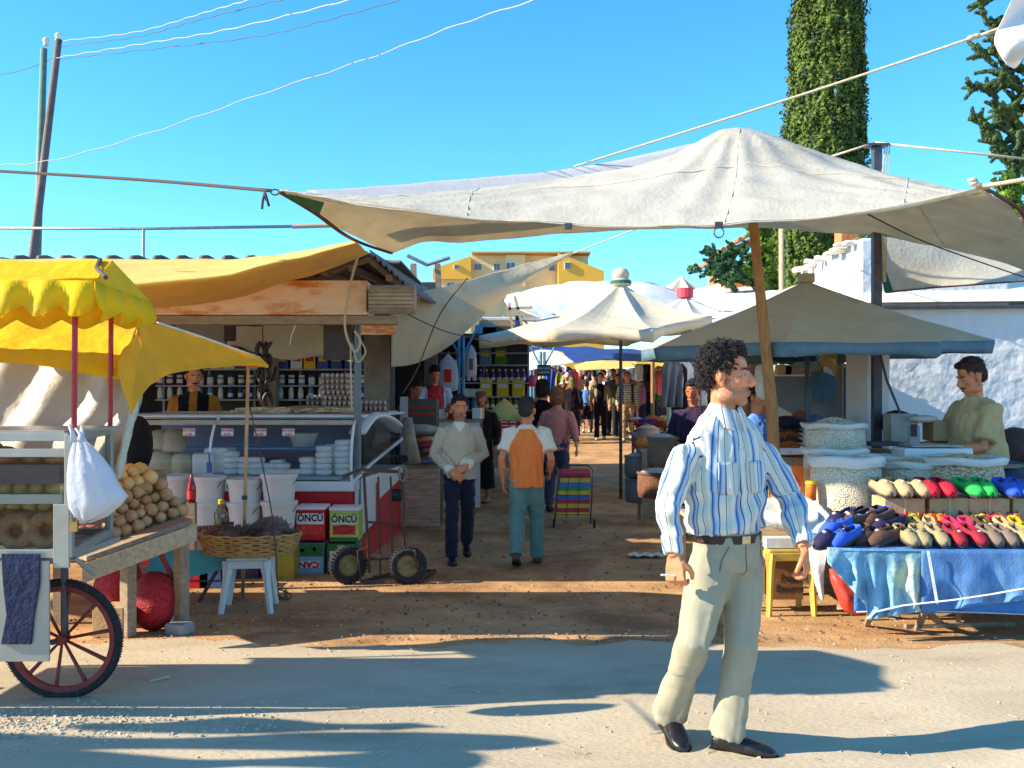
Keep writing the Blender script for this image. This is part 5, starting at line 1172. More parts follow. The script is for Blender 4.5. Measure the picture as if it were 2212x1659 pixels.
b = MB(); c = P(300, 960, 7.6); b.ell((0, 0, .0), (.105, .10, .22), 16, 12); b.ell((-.04, 0, .1), (.08, .09, .13), 14, 10); o = b.build('black_sack', mat('black_cloth', (.006, .006, .008), .9, .3, 9, .3), smooth=True, loc=c); tag(o, 'black rounded sack standing between the plastic sheet and the glass counter', 'sack')
b = MB(); b.box((0, 0, 0), (.5, .5, .62)); o = b.build('wooden_box', wood_g, bevel=.01, loc=V3(c.x - .12, 7.6, c.z - .52)); tag(o, 'grey wooden box under the black rounded sack', 'box')

# ---- onion table
tb = thing('onion_table', 'rough wooden table with splayed boards heaped with onions', 'table', GP(335, 1370)); A = At(tb)
nl, nr = P(188, 1203, 6.0), P(418, 1122, 6.62); bk_ = V3(-.9, 1.0, 0).normalized(); fl_, fr_ = nl + V3(-.75, .95, -.06 + .02), nr + V3(-.62, .85, .0)
rnd = random.Random(8)
d = V3(0, 0, -.03)
for k in range(5):
    t0, t1 = k / 5 + .006, (k + 1) / 5 - .006; a0, a1 = nl.lerp(fl_, t0), nr.lerp(fr_, t0); b0, b1 = nl.lerp(fl_, t1), nr.lerp(fr_, t1)
    A.hexa([a0 + d, a1 + d, b1 + d, b0 + d, a0, a1, b1, b0]); A.done('board', wood_g, bevel=.004)
e = (nr - nl).normalized(); dn = V3(0, 0, -.115)
o1, o2 = nl - e * .03 + V3(.01, -.03, -.032), nr + e * .02 + V3(.01, -.03, -.032); th = V3(-.0, .03, 0)
A.hexa([o1 + dn, o2 + dn, o2 + dn + th, o1 + dn + th, o1, o2, o2 + th, o1 + th]); ap_ = A.done('apron', wood_p, bevel=.004)
for k in range(8): q = (o1 + dn * .5).lerp(o2 + dn * .5, .08 + k * .12) + V3(0, -.002, .02 * (-1) ** k); A.ell(q, .004, 6, 4); A.done('nail', steel, ap_)
for u, v, w in ((277, 1375, .075), (392, 1362, .075), (0, 0, 0)):
    if not w: continue
    f = GP(u, v); top = nl.lerp(nr, .42 if u < 300 else .93); t_ = V3(f.x, f.y + .0, top.z - .035)
    A.b.box((f + t_) / 2, (w, w, t_.z - f.z), rz=-.5); A.done('leg', wood_g, bevel=.004)
for q in (fl_.lerp(fr_, .2), fl_.lerp(fr_, .9)): A.b.box(V3(q.x, q.y - .03, (q.z + g(q.y)) / 2 - .02), (.06, .06, q.z - g(q.y) - .04)); A.done('leg', wood_g)
A.bar(P(338, 1180, 6.75), P(400, 1300, 6.85), .035); A.done('brace', redw)
b = MB(); c = GP(394, 1366); b.box((0, 0, .04), (.14, .14, .08), rz=-.4); o = b.build('concrete_block', mat('concrete', (.30, .29, .30), .9, .2, 12, .5), loc=c + V3(0, -.05, 0), bevel=.012); tag(o, 'small grey concrete block at the foot of the onion table', 'block')
protos = []
for m, s in ((onion_m, .046), (pot_m, .042), (red_on, .040)):
    o = onion(m, s); protos.append((o, [0], s))
protos[0][0]['label'] = 'glossy yellow onion in the heap on the wooden table'; protos[1][0]['label'] = 'brown onion in the heap on the wooden table'; protos[2][0]['label'] = 'pinkish onion in the heap on the wooden table'
for o, _, _ in protos: o['category'] = 'onion'; o['group'] = 'onions heaped on the wooden table'
ctr = nl.lerp(nr, .50).lerp(fl_.lerp(fr_, .5), .46); ea = (nr - nl).normalized(); eb = (fl_ - nl); eb.z = 0; eb.normalize()
for lay in range(6):
    na, nb = 10 - lay, 7 - lay
    for i in range(na):
        for j in range(nb):
            if lay > 0 and 0 < i < na - 1 and 0 < j < nb - 1 and lay < 5: continue
            if lay == 0 and 1 < i < na - 2 and j > 1: continue
            q = ctr + ea * ((i - (na - 1) / 2) * .088 + rnd.uniform(-.018, .018)) + eb * ((j - (nb - 1) / 2) * .088 + rnd.uniform(-.01, .01)); q.z = ctr.z + (i - (na - 1) / 2) * .088 * ea.z + .04 + lay * .066 + rnd.uniform(-.006, .006)
            k = 0 if (lay >= 4 or rnd.random() < .12) else (2 if (i <= 1 and j <= 1 and lay < 3) else 1)
            o, us, s = protos[k]; put(o, us, q, rot=(rnd.uniform(0, 6.3), rnd.uniform(0, 6.3), 0), scale=rnd.uniform(.80, 1.22))
# red net sacks and turquoise cloth under and behind the table
netm = mat('red_net', (.42, .010, .018), .55, .5, 55, .8, 90, spec=.4, stain=((.60, .10, .10), 60, .55, .8))
def sack(label, c, r, m, cat='sack', lean=0, seed=0, group=None):
    b = MB(); b.ell((0, 0, r[2]), r, 28, 20); b.v = [v * (1 + .08 * mnoise.noise(v * 5 + Vector((seed, 0, 0)))) + V3(v.z * lean, 0, 0) for v in b.v]
    b.v = [V3(v.x * (1 + .25 * max(0, .3 - v.z / (2 * r[2]))), v.y, max(v.z, 0)) for v in b.v]
    o = b.build('sack', m, smooth=True, loc=c); return tag(o, label, cat, group)
c = GP(262, 1345); sack('dark red net sack in the shade left of the table leg', V3(c.x, 6.95, g(6.9)), (.17, .15, .24), netm, lean=.1, seed=2)
sack('bright red net sack slumped between the two table legs', V3(P(330, 1340, 6.75).x, 6.75, g(6.75)), (.15, .13, .20), netm, lean=.05, seed=4)
b = MB(); b.poly([P(330, 1190, 7.5), P(500, 1190, 7.6), P(500, 1225, 7.6), P(300, 1275, 7.5)], (0, .02, 0)); c = P(400, 1220, 7.5); b.shift(c); o = b.build('turquoise_sheet', mat('turquoise', (.10, .42, .45), .7, .08, 6, .2), loc=c); tag(o, 'turquoise sheet hanging behind the onion table', 'sheet')
b = MB(); b.box((0, 0, .1), (.20, .2, .2)); o = b.build('cardboard_box', mat('cardboard', (.50, .33, .18), .85, .12, 8, .2, 40), loc=V3(P(232, 1280, 6.5).x, 6.6, g(6.6)), bevel=.004); tag(o, 'small cardboard box under the left end of the onion table', 'box')
b = MB(); b.box((0, 0, 0), (.16, .12, .10)); o = b.build('white_carton', white_p, loc=GP(372, 1350) + V3(-.05, .05, .05), bevel=.004); tag(o, 'little white carton beside the red net sack', 'box')
# slim pole with rope, basket on stool
pole = thing('bamboo_pole', 'thin bamboo pole tied up beside the basket stool', 'pole', GP(524, 1290)); A = At(pole)
A.tube([Vector(pole.location), P(529, 1100, 7.55), P(536, 790, 7.4)], [.014, .014, .012], 8); A.done('shaft', mat('bamboo', (.50, .34, .18), .6, .25, 10, .3), smooth=True)
for v in (845, 1075, 1200): A.box(P(531 - (v - 845) * .012, v, 7.5), (.035, .03, .03)); A.done('tie', rope_d)
rope('rope', [P(540, 880, 7.4), P(566, 1000, 7.4), P(590, 1130, 7.4), P(602, 1290, 7.3)], .005, rope_d, 'thin dark rope running down to the knot by the white stool')
b = MB(); c = GP(606, 1296) + V3(0, 0, .05)
for a in range(3): b.tube([V3(.09 * math.cos(t + a * 2.1) * (.5 + .2 * a), .05 * math.sin(t * 1.3), .04 * math.sin(t + a)) for t in [i * .5 for i in range(12)]], .006, 5)
o = b.build('rope_coil', rope_d, loc=c, smooth=True); tag(o, 'dark loose rope knot lying by the white stool legs', 'rope')
plastic_w = mat('white_plastic', (.68, .67, .64), .4, .06, 6, .15, 20, spec=.4, stain=((.45, .40, .33), 7, .60, .4))
def stool(label, c, w, h, m, rz=0, name='stool', sp=.05):
    t = thing(name, label, 'stool', c, rz=rz); 
    b = MB(); b.box((0, 0, h - .015), (w, w, .03)); b.build('seat', m, t, bevel=.012)
    b = MB()
    for dx, dy, sx, sy in ((0, -1, w, .02), (0, 1, w, .02), (-1, 0, .02, w), (1, 0, .02, w)): b.box((dx * w * .49, dy * w * .49, h - .055), (sx * .96, sy * .96, .06))
    b.build('apron', m, t, bevel=.006)
    for sx in (-1, 1):
        for sy in (-1, 1):
            b = MB(); a = V3(sx * w * .44, sy * w * .44, h - .03); e = V3(sx * (w * .44 + sp), sy * (w * .44 + sp), 0)
            for dd, ww in ((V3(0, 0, 0), 1),): b.tube([a, a.lerp(e, .3), e], [(.05, .018), (.030, .016), (.024, .016)], 4); b.tube([a, a.lerp(e, .3), e], [(.018, .05), (.016, .030), (.016, .024)], 4)
            b.build('leg', m, t, bevel=.003)
    return t
stool('white plastic stool carrying the wicker basket', V3(P(537, 1300, 7.6).x, 7.62, g(7.6)), .30, .42, plastic_w, .12)
wk = mat('wicker', (.50, .27, .09), .6, .35, 14, .4, 60)
bs = thing('wicker_basket', 'flat wicker basket of dried grey herbs on the white stool', 'basket', P(540, 1192, 7.6)); A = At(bs)
c = Vector(bs.location); rx, ry = .335, .22
for k in range(9):
    z = k * .018; f = 1 + .02 * k
    A.tube([c + V3(rx * f * math.cos(t) * 1.0, ry * f * math.sin(t), z + .004 * math.sin(16 * t + k * math.pi)) for t in [j * 2 * math.pi / 64 for j in range(65)]], .0095, 6, cap=False)
for k in range(32):
    t = k * 2 * math.pi / 32; A.tube([c + V3(rx * math.cos(t), ry * math.sin(t), 0), c + V3(rx * 1.17 * math.cos(t), ry * 1.17 * math.sin(t), .15)], .007, 5)
A.done('weave', wk, smooth=True)
A.lathe([(.001, .01), (.99, .01)], c, 32, rx, ry, cap=False); A.done('base', wk, solid=.008)
herbm = mat('dried_herb', (.15, .115, .10), .95, .5, 22, .8, 60)
b = MB(); rn = random.Random(4)
for k in range(9): b.ell(c + V3(rn.uniform(-.24, .24), rn.uniform(-.12, .12), .10 + rn.uniform(0, .05)), (.10, .09, .06), 10, 8)
b.ell(c + V3(.16, 0, .19), (.14, .10, .08), 12, 8)
for _ in range(2600):
    q = c + V3(rn.gauss(.02, .15), rn.gauss(0, .085), .16 + rn.uniform(-.05, .03)); q.z += .07 * math.exp(-((q.x - c.x - .16) / .1) ** 2)
    if abs(q.x - c.x) > .36: continue
    e = V3(rn.gauss(0, .012), rn.gauss(0, .012), rn.uniform(0, .02)); b.tube([q, q + e], [.0035, .001], 3, cap=False)
b.shift(c); o = b.build('herbs', herbm, loc=c); tag(o, 'tangled dried grey-brown herbs heaped in the wicker basket', 'herbs', kind='stuff')
# folding stand with a slatted tray at the left of the basket
fs_ = thing('folding_stand', 'dark folding stand with a red slatted tray left of the basket', 'stand', GP(450, 1300)); A = At(fs_)
A.bar(P(505, 1130, 8.0), P(478, 1130, 8.0), .02); A.bar(P(478, 1200, 7.9), GP(483, 1292) + V3(0, 0, .01), .025); A.bar(P(505, 1170, 7.9), GP(430, 1300), .025); A.done('leg', steel)
A.bar(P(380, 1255, 7.9), P(490, 1255, 7.9), .012); A.done('brace', steel)
for k in range(13): A.bar(P(418 + k * 7, 1138 - k * .3, 8.0), P(424 + k * 7, 1165, 7.8), .02, .014); A.done('slat', redw)
b = MB(); b.hexa([P(420, 1160, 7.75), P(560, 1160, 7.75), P(560, 1160, 8.3), P(420, 1160, 8.3), P(420, 1148, 7.75), P(560, 1148, 7.75), P(560, 1148, 8.3), P(420, 1148, 8.3)]); b.shift(Vector(fs_.location)); b.build('tray', redw, fs_)
bt = thing('jar', 'glass jar with a yellow stopper behind the wicker basket', 'jar', P(540 - 60, 1135, 8.4)); bt.location = P(477, 1140, 8.4); A = At(bt); c = Vector(bt.location)
A.lathe([(.03, 0), (.05, .01), (.055, .12), (.03, .16), (.02, .20)], c, 16); A.done('body', glass_mat('jar_glass', (.75, .72, .55), .1), smooth=True)
A.lathe([(.02, .20), (.022, .235), (.012, .24)], c, 12); A.done('stopper', mat('yellow_cap', (.8, .5, .02), .4))

o_ = thing('cloth_stall', 'ragged cloth strips on poles, added out of view on the left to shade the road', 'awning', (-4.6, 3.6, 0)); A = At(o_)  # unseen cloth strips added to cast the streaky road shadow
for k, (ya, yb, xt, xs_) in enumerate([(3.56, 3.74, -3.55, -6.2), (3.78, 3.98, -3.25, -6.2), (4.02, 4.18, -3.75, -5.6)]):
    rows = [[V3(lerp(xs_, xt - .25 * abs(j - 1.5) , i / 7), lerp(ya, yb, j / 3) + .05 * math.sin(i * 1.1 + k * 2) * (1 if j > 1 else -.6), 1.95 - .05 * math.sin(i + j)) for i in range(8)] for j in range(4)]
    A.b.grid(net(rows, 40, 8, .01, 4)); A.done('cloth_strip', canvas2, solid=.004)
for x in (-3.8, -5.8): A.tube([V3(x, 3.75, 0), V3(x, 3.75, 1.93)], .02, 8); A.done('pole', steel)
# ---------------------------------------------------------------- market hall, counter, buckets, tins, hand truck
conc = mat('concrete_old', (.27, .22, .17), .9, .2, 5, .5, 30, stain=((.15, .11, .08), 3, .55, .6))
rust = mat('rusty_sheet', (.78, .56, .42), .75, .08, 4, .12, 60, stretch=(1, 1, 3.2), stain=((.60, .17, .015), 1.9, .49, .95))
fibre = mat('fibre_cement', (.16, .145, .13), .95, .3, 5, .5, 30)
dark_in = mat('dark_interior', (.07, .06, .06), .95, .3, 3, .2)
tarp_in = mat('tarp_inner', (.46, .40, .27), .85, .12, 4, .3)
hall = thing('market_hall', 'old market hall on the left with a tiled ridge, rusty beam and concrete pillar', 'building', (-3.5, 10.5, g(10.5))); A = At(hall)
# roof: tiles at the ridge
rw = []
for y, z in ((10.55, 2.94), (10.75, 2.99), (13.0, 3.02), (18.5, 2.9)):
    rw.append([V3(-9 + i * .1, y, z + .028 * math.cos(i * .1 * 2 * math.pi / .50) ** 5) for i in range(79)])
A.b.grid(rw); roof = A.done('roof', fibre, solid=.02)
for i in range(13):
    x = P(38 + i * 50, 550, 10.55).x; A.tube([V3(x, 10.5, 2.975), V3(x + .03, 10.62, 2.99), V3(x + .06, 10.8, 2.99)], [.034, .040, .02], 8)
    A.done('roof_tile', fibre, roof, smooth=True)
A.box((P(443, 567, 10.3).x, 10.38, 2.88), (.06, .03, .12)); A.done('bracket', steel)
# corrugated gable on the right
def corr(a, b_, c, d, n, amp, name, m):
    rows = []
    for t in (0, .5, 1):
        row = []
        for i in range(n * 6 + 1):
            s = i / (n * 6); p = a.lerp(b_, s).lerp(d.lerp(c, s), t); row.append(p + V3(0, 0, amp * math.cos(i / 6 * 2 * math.pi)))
        rows.append(row)
    A.b.grid(rows); return A.done(name, m, solid=.008)
corr(P(610, 612, 9.6), P(792, 546, 9.6), P(792, 546, 9.6) + V3(0, 6, .3), P(610, 612, 9.6) + V3(0, 6, .3), 10, .016, 'corrugated_sheet', fibre)
corr(P(798, 544, 9.55), P(905, 640, 9.9), P(905, 640, 9.9) + V3(.1, 6, .3), P(798, 544, 9.55) + V3(0, 6, .3), 9, .02, 'corrugated_sheet', fibre)
for u, v in ((700, 590), (760, 580), (840, 600)): A.bar(P(u, v, 9.7), P(u, v, 9.7) + V3(.1, 5, .2), .06); A.done('rafter', wood_g)
A.bar(P(640, 612, 9.8), P(800, 560, 9.8), .05); A.bar(P(795, 560, 9.8), P(905, 650, 9.9), .05); A.done('rafter', wood_g)
# rusty beam box, wooden beam
y = 9.35; xa, xb = -4.6, P(792, 640, y).x; z1, z0 = P(0, 606, y).z, P(0, 680, y).z
A.hexa([V3(xa, y, z0), V3(xb, y, z0), V3(xb, y + .5, z0), V3(xa, y + .5, z0), V3(xa, y, z1), V3(xb, y, z1), V3(xb, y + .5, z1), V3(xa, y + .5, z1)]); bm_ = A.done('beam', rust, bevel=.006)
A.box(((xa + xb) / 2, y - .006, z1 - .012), (xb - xa + .02, .02, .02)); A.box(((xa + xb) / 2, y - .006, z0 + .012), (xb - xa + .02, .02, .02)); A.box((xb - .15 , y - .004, (z0 + z1) / 2), (.012, .008, z1 - z0 - .05)); A.done('flange', rust, bm_)
A.box(((xa + P(855, 0, y).x) / 2, y + .12, z0 - .045), (P(855, 0, y).x - xa, .16, .08)); A.done('lintel', wood_g, bevel=.004)
# rolled shutter
x0, x1 = P(798, 640, 9.3).x, P(896, 640, 9.3).x; zc = P(0, 646, 9.3).z
for k in range(22):
    t = k / 22 * 2 * math.pi; A.box((x0 + (x1 - x0) / 2, 9.36 + .13 * math.cos(t), zc + .13 * math.sin(t)), (x1 - x0, .012, .030), rot=Matrix.Rotation(t, 3, 'X') @ Matrix.Rotation(0, 3, 'X'))
A.tube([V3(x0, 9.36, zc), V3(x1, 9.36, zc)], .118, 16); A.done('rolled_shutter', mat('shutter_slats', (.34, .28, .22), .7, .3, 8, .3, 40))
A.tube([V3(x0 + .02, 9.36, zc), V3(x0 - .015, 9.36, zc)], .10, 16); A.done('shutter_axle', dark_in)
# pillars
xp0, xp1 = P(785, 0, 12.1).x, P(843, 0, 12.1).x
A.box(((xp0 + xp1) / 2, 12.3, 1.15), (xp1 - xp0, .36, 2.76)); A.done('pillar', conc, bevel=.008)
A.box((xp1 + .025, 12.15, 1.15), (.04, .06, 2.76)); A.done('pillar_angle', steel)
A.box((P(818, 0, 9.6).x, 9.57, 2.20), (.33, .03, .17)); A.done('pillar_plate', rust)
A.tube([V3(P(771, 0, 9.8).x, 9.85, g(9.8)), V3(P(771, 0, 9.8).x, 9.85, 2.25)], .035, 10); A.done('drainpipe', mat('pipe_bluegrey', (.16, .20, .23), .6, .15, 8, .2))
for x, y in ((-4.4, 9.9), (-3.4, 14.0), (-1.3, 16.)): A.box((x, y, 1.3), (.2, .2, 2.8)); A.done('pillar', conc)
A.box((P(730, 0, 9.9).x, 9.9, 2.06), (.28, .05, .36)); A.done('hanging_board', dark_in)
# back and side walls
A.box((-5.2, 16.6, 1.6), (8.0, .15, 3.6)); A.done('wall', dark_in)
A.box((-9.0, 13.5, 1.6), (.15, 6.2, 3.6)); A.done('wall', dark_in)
# hanging inner sheets
for lab, rows in (('dull beige sheet hanging high inside the market hall', [[P(490, 702, 11.5), P(600, 704, 11.5), P(690, 700, 11.5)], [P(490, 740, 11.5), P(600, 750, 11.6), P(690, 745, 11.5)], [P(500, 745, 11.5), P(610, 775, 11.6), P(700, 768, 11.5)]]),
                  ('wrinkled straw-coloured sheet hanging inside the hall beside the pillar', [[P(640, 700, 10.6), P(700, 700, 10.8), P(762, 702, 10.6)], [P(630, 725, 10.6), P(700, 740, 10.8), P(760, 750, 10.6)], [P(625, 742, 10.6), P(690, 762, 10.8), P(762, 782, 10.6)]])):
    o = cloth('sheet', rows, tarp_in, 30, 20, .03, 5, origin=rows[1][1]); tag(o, lab, 'sheet')
o = MB(); o.box((0, 0, 0), (.60, .02, .28)); o = o.build('plywood_board', mat('panel_grey', (.30, .29, .27), .8, .15, 4, .2), loc=P(432, 722, 12.)); tag(o, 'grey wooden panel hanging inside the hall above the shopkeeper', 'board')
b = MB(); b.box((0, 0, 0), (.11, .11, .22)); o = b.build('speaker', mat('dark_redbrown', (.05, .02, .025), .6), loc=P(497, 715, 11.), bevel=.01); tag(o, 'small dark box hanging under the lintel', 'box')
o = rope('rope', [P(775, 548, 9.2), P(760, 600, 9.2), P(745, 690, 9.25), P(752, 735, 9.3), P(768, 760, 9.35), P(778, 735, 9.35), P(765, 715, 9.35)], .012, rope_m, 'pale rope looped down over the end of the rusty beam')
rope('rope', [P(775, 730, 9.35), P(790, 760, 9.35), P(772, 782, 9.35), P(758, 745, 9.35), P(760, 890, 9.4)], .008, rope_m, 'pale rope tail hanging in front of the drainpipe')
rope('rope', [P(1010, 600, 9.5), P(950, 680, 9.6), P(900, 800, 9.7), P(870, 850, 9.8)], .006, rope_d, 'thin dark rope running down across the tan sagging sheet')
rope('rope', [P(860, 668, 9.5), P(960, 715, 10), P(1060, 738, 11)], .006, rope_d, 'thin dark line crossing the tan sagging sheet')
# hanging sausages
sm = mat('sausage_dark', (.035, .012, .012), .4, .4, 20, .4, spec=.5); sp0 = None; us = [0]
b = MB(); b.tube([V3(0, 0, .09), V3(.02, 0, .05), V3(.03, 0, 0), V3(.02, 0, -.05), V3(0, 0, -.09)], [.012, .024, .026, .024, .012], 8); sa = b.build('sausage', sm, smooth=True); tag(sa, 'dark dried sausage in the bunch hanging behind the counter', 'sausage', 'dried sausages hanging behind the counter')
for i in range(20): put(sa, us, P(560 + (i % 4) * 7 - 4 * math.sin(i), 755 + (i // 4) * 26, 10.9) + V3(0, (i % 3) * .05, 0), rot=(rnd.uniform(-.3, .3), rnd.uniform(-.4, .4), rnd.uniform(0, 6)))
rope('string', [P(567, 700, 10.95), P(568, 740, 10.95), P(570, 870, 10.95)], .006, rope_d, 'string carrying the bunch of dried sausages', 'string')
# refrigerated counter
white_e = mat('white_enamel', (.74, .74, .72), .35, .05, 5, .1, 10, coat=.3, stain=((.48, .42, .34), 5, .60, .4)); red_e = mat('red_enamel', (.55, .012, .02), .35, .12, 8, .15, coat=.3)
ct = thing('cheese_counter', 'long glass-fronted cheese counter with a white sill and red base', 'counter', (-2.6, 10.2, g(10))); A = At(ct)
yA_, xR = 9.62, P(760, 0, 9.62).x; xL = -3.85; zg = g(9.8)
xB, yB = P(868, 0, 11.9).x, 11.9
def quad_prism(zlo, zhi, inset=0, name='', m=None, **k):
    i = inset; A.hexa([V3(xL, yA_ + i, zlo), V3(xR - i, yA_ + i, zlo), V3(xB - i, yB, zlo), V3(xL, yB, zlo), V3(xL, yA_ + i, zhi), V3(xR - i, yA_ + i, zhi), V3(xB - i, yB, zhi), V3(xL, yB, zhi)]); return A.done(name, m, **k)
quad_prism(zg, .60, .0, 'base_panel', red_e, bevel=.01)
quad_prism(.603, .70, -.02, 'sill', white_e, bevel=.008)
zt = 1.335
A.hexa([V3(xL, yA_ + .35, zt - .012), V3(xR - .02, yA_ + .35, zt - .012), V3(xB - .05, yB, zt - .012), V3(xL, yB, zt - .012), V3(xL, yA_ + .35, zt + .012), V3(xR - .02, yA_ + .35, zt + .012), V3(xB - .05, yB, zt + .012), V3(xL, yB, zt + .012)]); A.done('top_shelf', mat('shelf_grey', (.42, .38, .33), .5, .1, 8, .2), bevel=.004)
cg = [(0, .70), (-.03, .80), (-.03, .95), (.02, 1.10), (.12, 1.23), (.30, 1.32)]
rows = [[V3(x, yA_ + dy, z) for x in (xL, -3.2, -2.6, -2.0, xR)] for dy, z in cg]; A.b.grid(rows); A.done('front_glass', glass_mat('counter_glass', (.82, .86, .88), .03), smooth=True)
for x in (P(455, 0, yA_).x, xR): A.tube([V3(x, yA_ + dy - .006, z) for dy, z in cg], .014, 6); A.done('frame', white_e)
A.tube([V3(xL, yA_ + .31, 1.315), V3(xR, yA_ + .31, 1.315)], .02, 8); A.done('frame', white_e)
A.box(((xL + xR) / 2, yA_ + .14, 1.265), (xR - xL - .02, .012, .055), rot=Matrix.Rotation(-.8, 3, 'X')); A.done('lamp_strip', mat('strip_tan', (.48, .42, .33), .5))
# end glass and side panels
d_ = V3(xB - xR, yB - yA_, 0).normalized()
def onside(t, z, off=.012): return V3(lerp(xR, xB, t), lerp(yA_, yB, t), z) + V3(d_.y, -d_.x, 0) * off
A.b.add([onside(0, .70), onside(1, .70), onside(1, 1.32), onside(.14, 1.32), onside(.05, 1.22), onside(.0, 1.05)], [(0, 1, 2, 3, 4, 5)]); A.done('side_glass', glass)
A.b.add([onside(.03, .10), onside(.40, .20), onside(.40, .66), onside(.03, .66)], [(0, 1, 2, 3)]); A.b.add([onside(.48, .42), onside(.95, .55), onside(.95, .66), onside(.48, .66)], [(0, 1, 2, 3)]); A.done('side_stripe', white_e, solid=.004)
A.tube([onside(0, .70, .02), onside(.3, .82, .02), onside(1, 1.02, .02)], .018, 6); A.tube([onside(.14, 1.32, .02), onside(1, 1.32, .02)], .016, 6); A.done('side_frame', white_e)
# striped roll on the far end, interior with blue shade and sky put into colours
A.box(((xL + xR) / 2 - .05, yA_ + .62, .72), (xR - xL - .15, 1.1, .02)); A.done('deck', mat('deck_white', (.50, .53, .58), .4, .05, 5, .1))
A.box(((xL + xR) / 2 - .05, yA_ + 1.25, 1.0), (xR - xL - .15, .03, .56)); A.done('back_panel', mat('back_shade_blue', (.14, .20, .34), .5, .25, 2, .1))  # blue paints shade and reflected sky inside the case
A.box(((xL + xR) / 2, yA_ + .85, .98), (xR - xL - .3, .3, .015)); A.done('glass_shelf', mat('shelf_shade_blue', (.28, .34, .46), .3))
cheese_w = mat('cheese_white', (.80, .79, .74), .6, .04, 8, .2); cheese_y = mat('cheese_old', (.50, .42, .26), .7, .15, 8, .3)
b = MB(); b.lathe([(.01, 0), (.07, 0), (.084, .012), (.088, .028), (.083, .048), (.068, .058), (.01, .058)], n=20); ch = b.build('cheese', cheese_w, smooth=True); us = [0]; tag(ch, 'round white cheese in a stack behind the counter glass', 'cheese', 'round white cheeses in the counter')
for u, n, y in ((700, 5, 9.95), (742, 6, 9.95), (640, 1, 10.0), (665, 3, 10.0), (500, 4, 10.05), (530, 3, 10.05), (555, 3, 10.0), (585, 2, 10.02), (610, 2, 10.0), (720, 5, 10.25)):
    for k in range(n): put(ch, us, V3(P(u, 0, y).x + rnd.uniform(-.005, .005), y, .735 + k * .059), rz=rnd.uniform(0, 6))
b = MB(); b.box((0, 0, .09), (.17, .17, .18)); bk2 = b.build('cheese_block', cheese_w, bevel=.02); us = [0]; tag(bk2, 'white square block of cheese inside the counter', 'cheese', 'white cheese blocks in the counter')
for u, y, s in ((440, 10.0, 1.2), (415, 10.1, .8), (475, 10.15, 1.5), (600, 10.1, .8)): put(bk2, us, V3(P(u, 0, y).x, y, .735), rz=rnd.uniform(-.2, .2), scale=s)
b = MB(); b.lathe([(.01, 0), (.10, 0), (.15, .13), (.16, .14), (.14, .14), (.01, .04)], n=20); o = b.build('bowl', plastic_w, smooth=True, loc=V3(P(655, 0, 10.3).x, 10.3, 1.0)); tag(o, 'white plastic bowl on the upper shelf of the cheese counter', 'bowl')
b = MB(); b.lathe([(.01, 0), (.13, 0), (.14, .04), (.12, .20), (.08, .24), (.01, .25)], n=18); cy = b.build('cheese', cheese_y, smooth=True); us = [0]; tag(cy, 'old yellowish cheese at the left end of the counter', 'cheese', 'yellowish cheeses at the left end of the counter')
for u, z, s in ((350, .735, 1.), (392, .735, .9), (345, .99, .8), (375, .97, .9)): put(cy, us, V3(P(u, 0, 9.95).x, 9.97, z), scale=s, rz=rnd.uniform(0, 6))
card_m = mat('price_card', (.78, .62, .58), .7, .06, 8, 0); ink_r = mat('ink_red', (.45, .02, .03), .7); 
for i, u in enumerate((388 - 5, 478, 577, 641, 637)):
    if i == 4: continue
    u = (408, 491, 562, 623)[i]; z = P(0, 934, 9.6).z
    o = thing('price_card', ('price card hanging inside the glass at the left of the counter', 'price card second from the left inside the counter glass', 'price card just right of the bamboo pole inside the glass', 'price card over the white bowl inside the glass')[i], 'price card', P(u, 934, 9.68), 'price cards inside the counter glass')
    b = MB(); b.box((0, 0, 0), (.12, .004, .075)); b.build('card', card_m, o)
    text_mesh('PEYNİR\n4.50', .036, ink_r, 'lettering', o, (0, -.004, .0))
# goods on the counter: mats, egg cartons, straw
strawm = mat('string_cheese', (.62, .46, .26), .8, .3, 30, .5, 80)
b = MB(); rn = random.Random(2)
for _ in range(90):
    x = rn.uniform(-2.85, -1.75); a = rn.uniform(-.25, .25); l = rn.uniform(.12, .3); z = rn.uniform(0, .045) ; b.tube([V3(x, rn.uniform(9.95, 10.2), 1.352 + z), V3(x + l * math.cos(a), rn.uniform(9.95, 10.2), 1.352 + z + .01)], .009, 5)
c = V3(-2.3, 10.05, 1.35); b.shift(c); o = b.build('string_bread', strawm, loc=c); tag(o, 'pile of pale twisted strips lying on top of the cheese counter', 'strips', kind='stuff')
egg_m = mat('egg_carton', (.22, .16, .14), .9, .3, 20, .4); egg_w = mat('egg', (.45, .33, .26), .5, .2, 8)
et = thing('egg_tray', 'grey-brown egg tray in the big stack on the counter', 'egg tray', (0, 0, 0), 'egg trays stacked on the counter')
b = MB(); b.box((0, 0, .008), (.30, .30, .012))
for i in range(6):
    for j in range(6): b.lathe([(.024, 0), (.012, .035)], (-.125 + i * .05, -.125 + j * .05, .008), 5)
b.build('tray', egg_m, et)
for i in range(6):
    for j in range(0, 6, 1):
        if j in (0, 5) or i in (0, 5):
            b = MB(); b.ell((0, 0, 0), (.020, .020, .026), 8, 6); e = b.build('egg', egg_w, et, smooth=True, loc=(-.125 + i * .05, -.125 + j * .05, .045)) if (i, j) == (0, 0) else None
            if e: eg0 = e
            elif not e:
                e2 = eg0.copy(); COL.objects.link(e2); e2.parent = et; e2.location = (-.125 + i * .05, -.125 + j * .05, .045)
us = [0]
for k in range(7): put(et, us, V3(P(726, 0, 10.1).x + rn.uniform(-.01, .01), 10.25, 1.352 + k * .056), rz=rn.uniform(-.1, .1))
for k in range(2): put(et, us, V3(P(726 + 62, 0, 10.1).x, 10.55, 1.352 + k * .056), rz=.3)
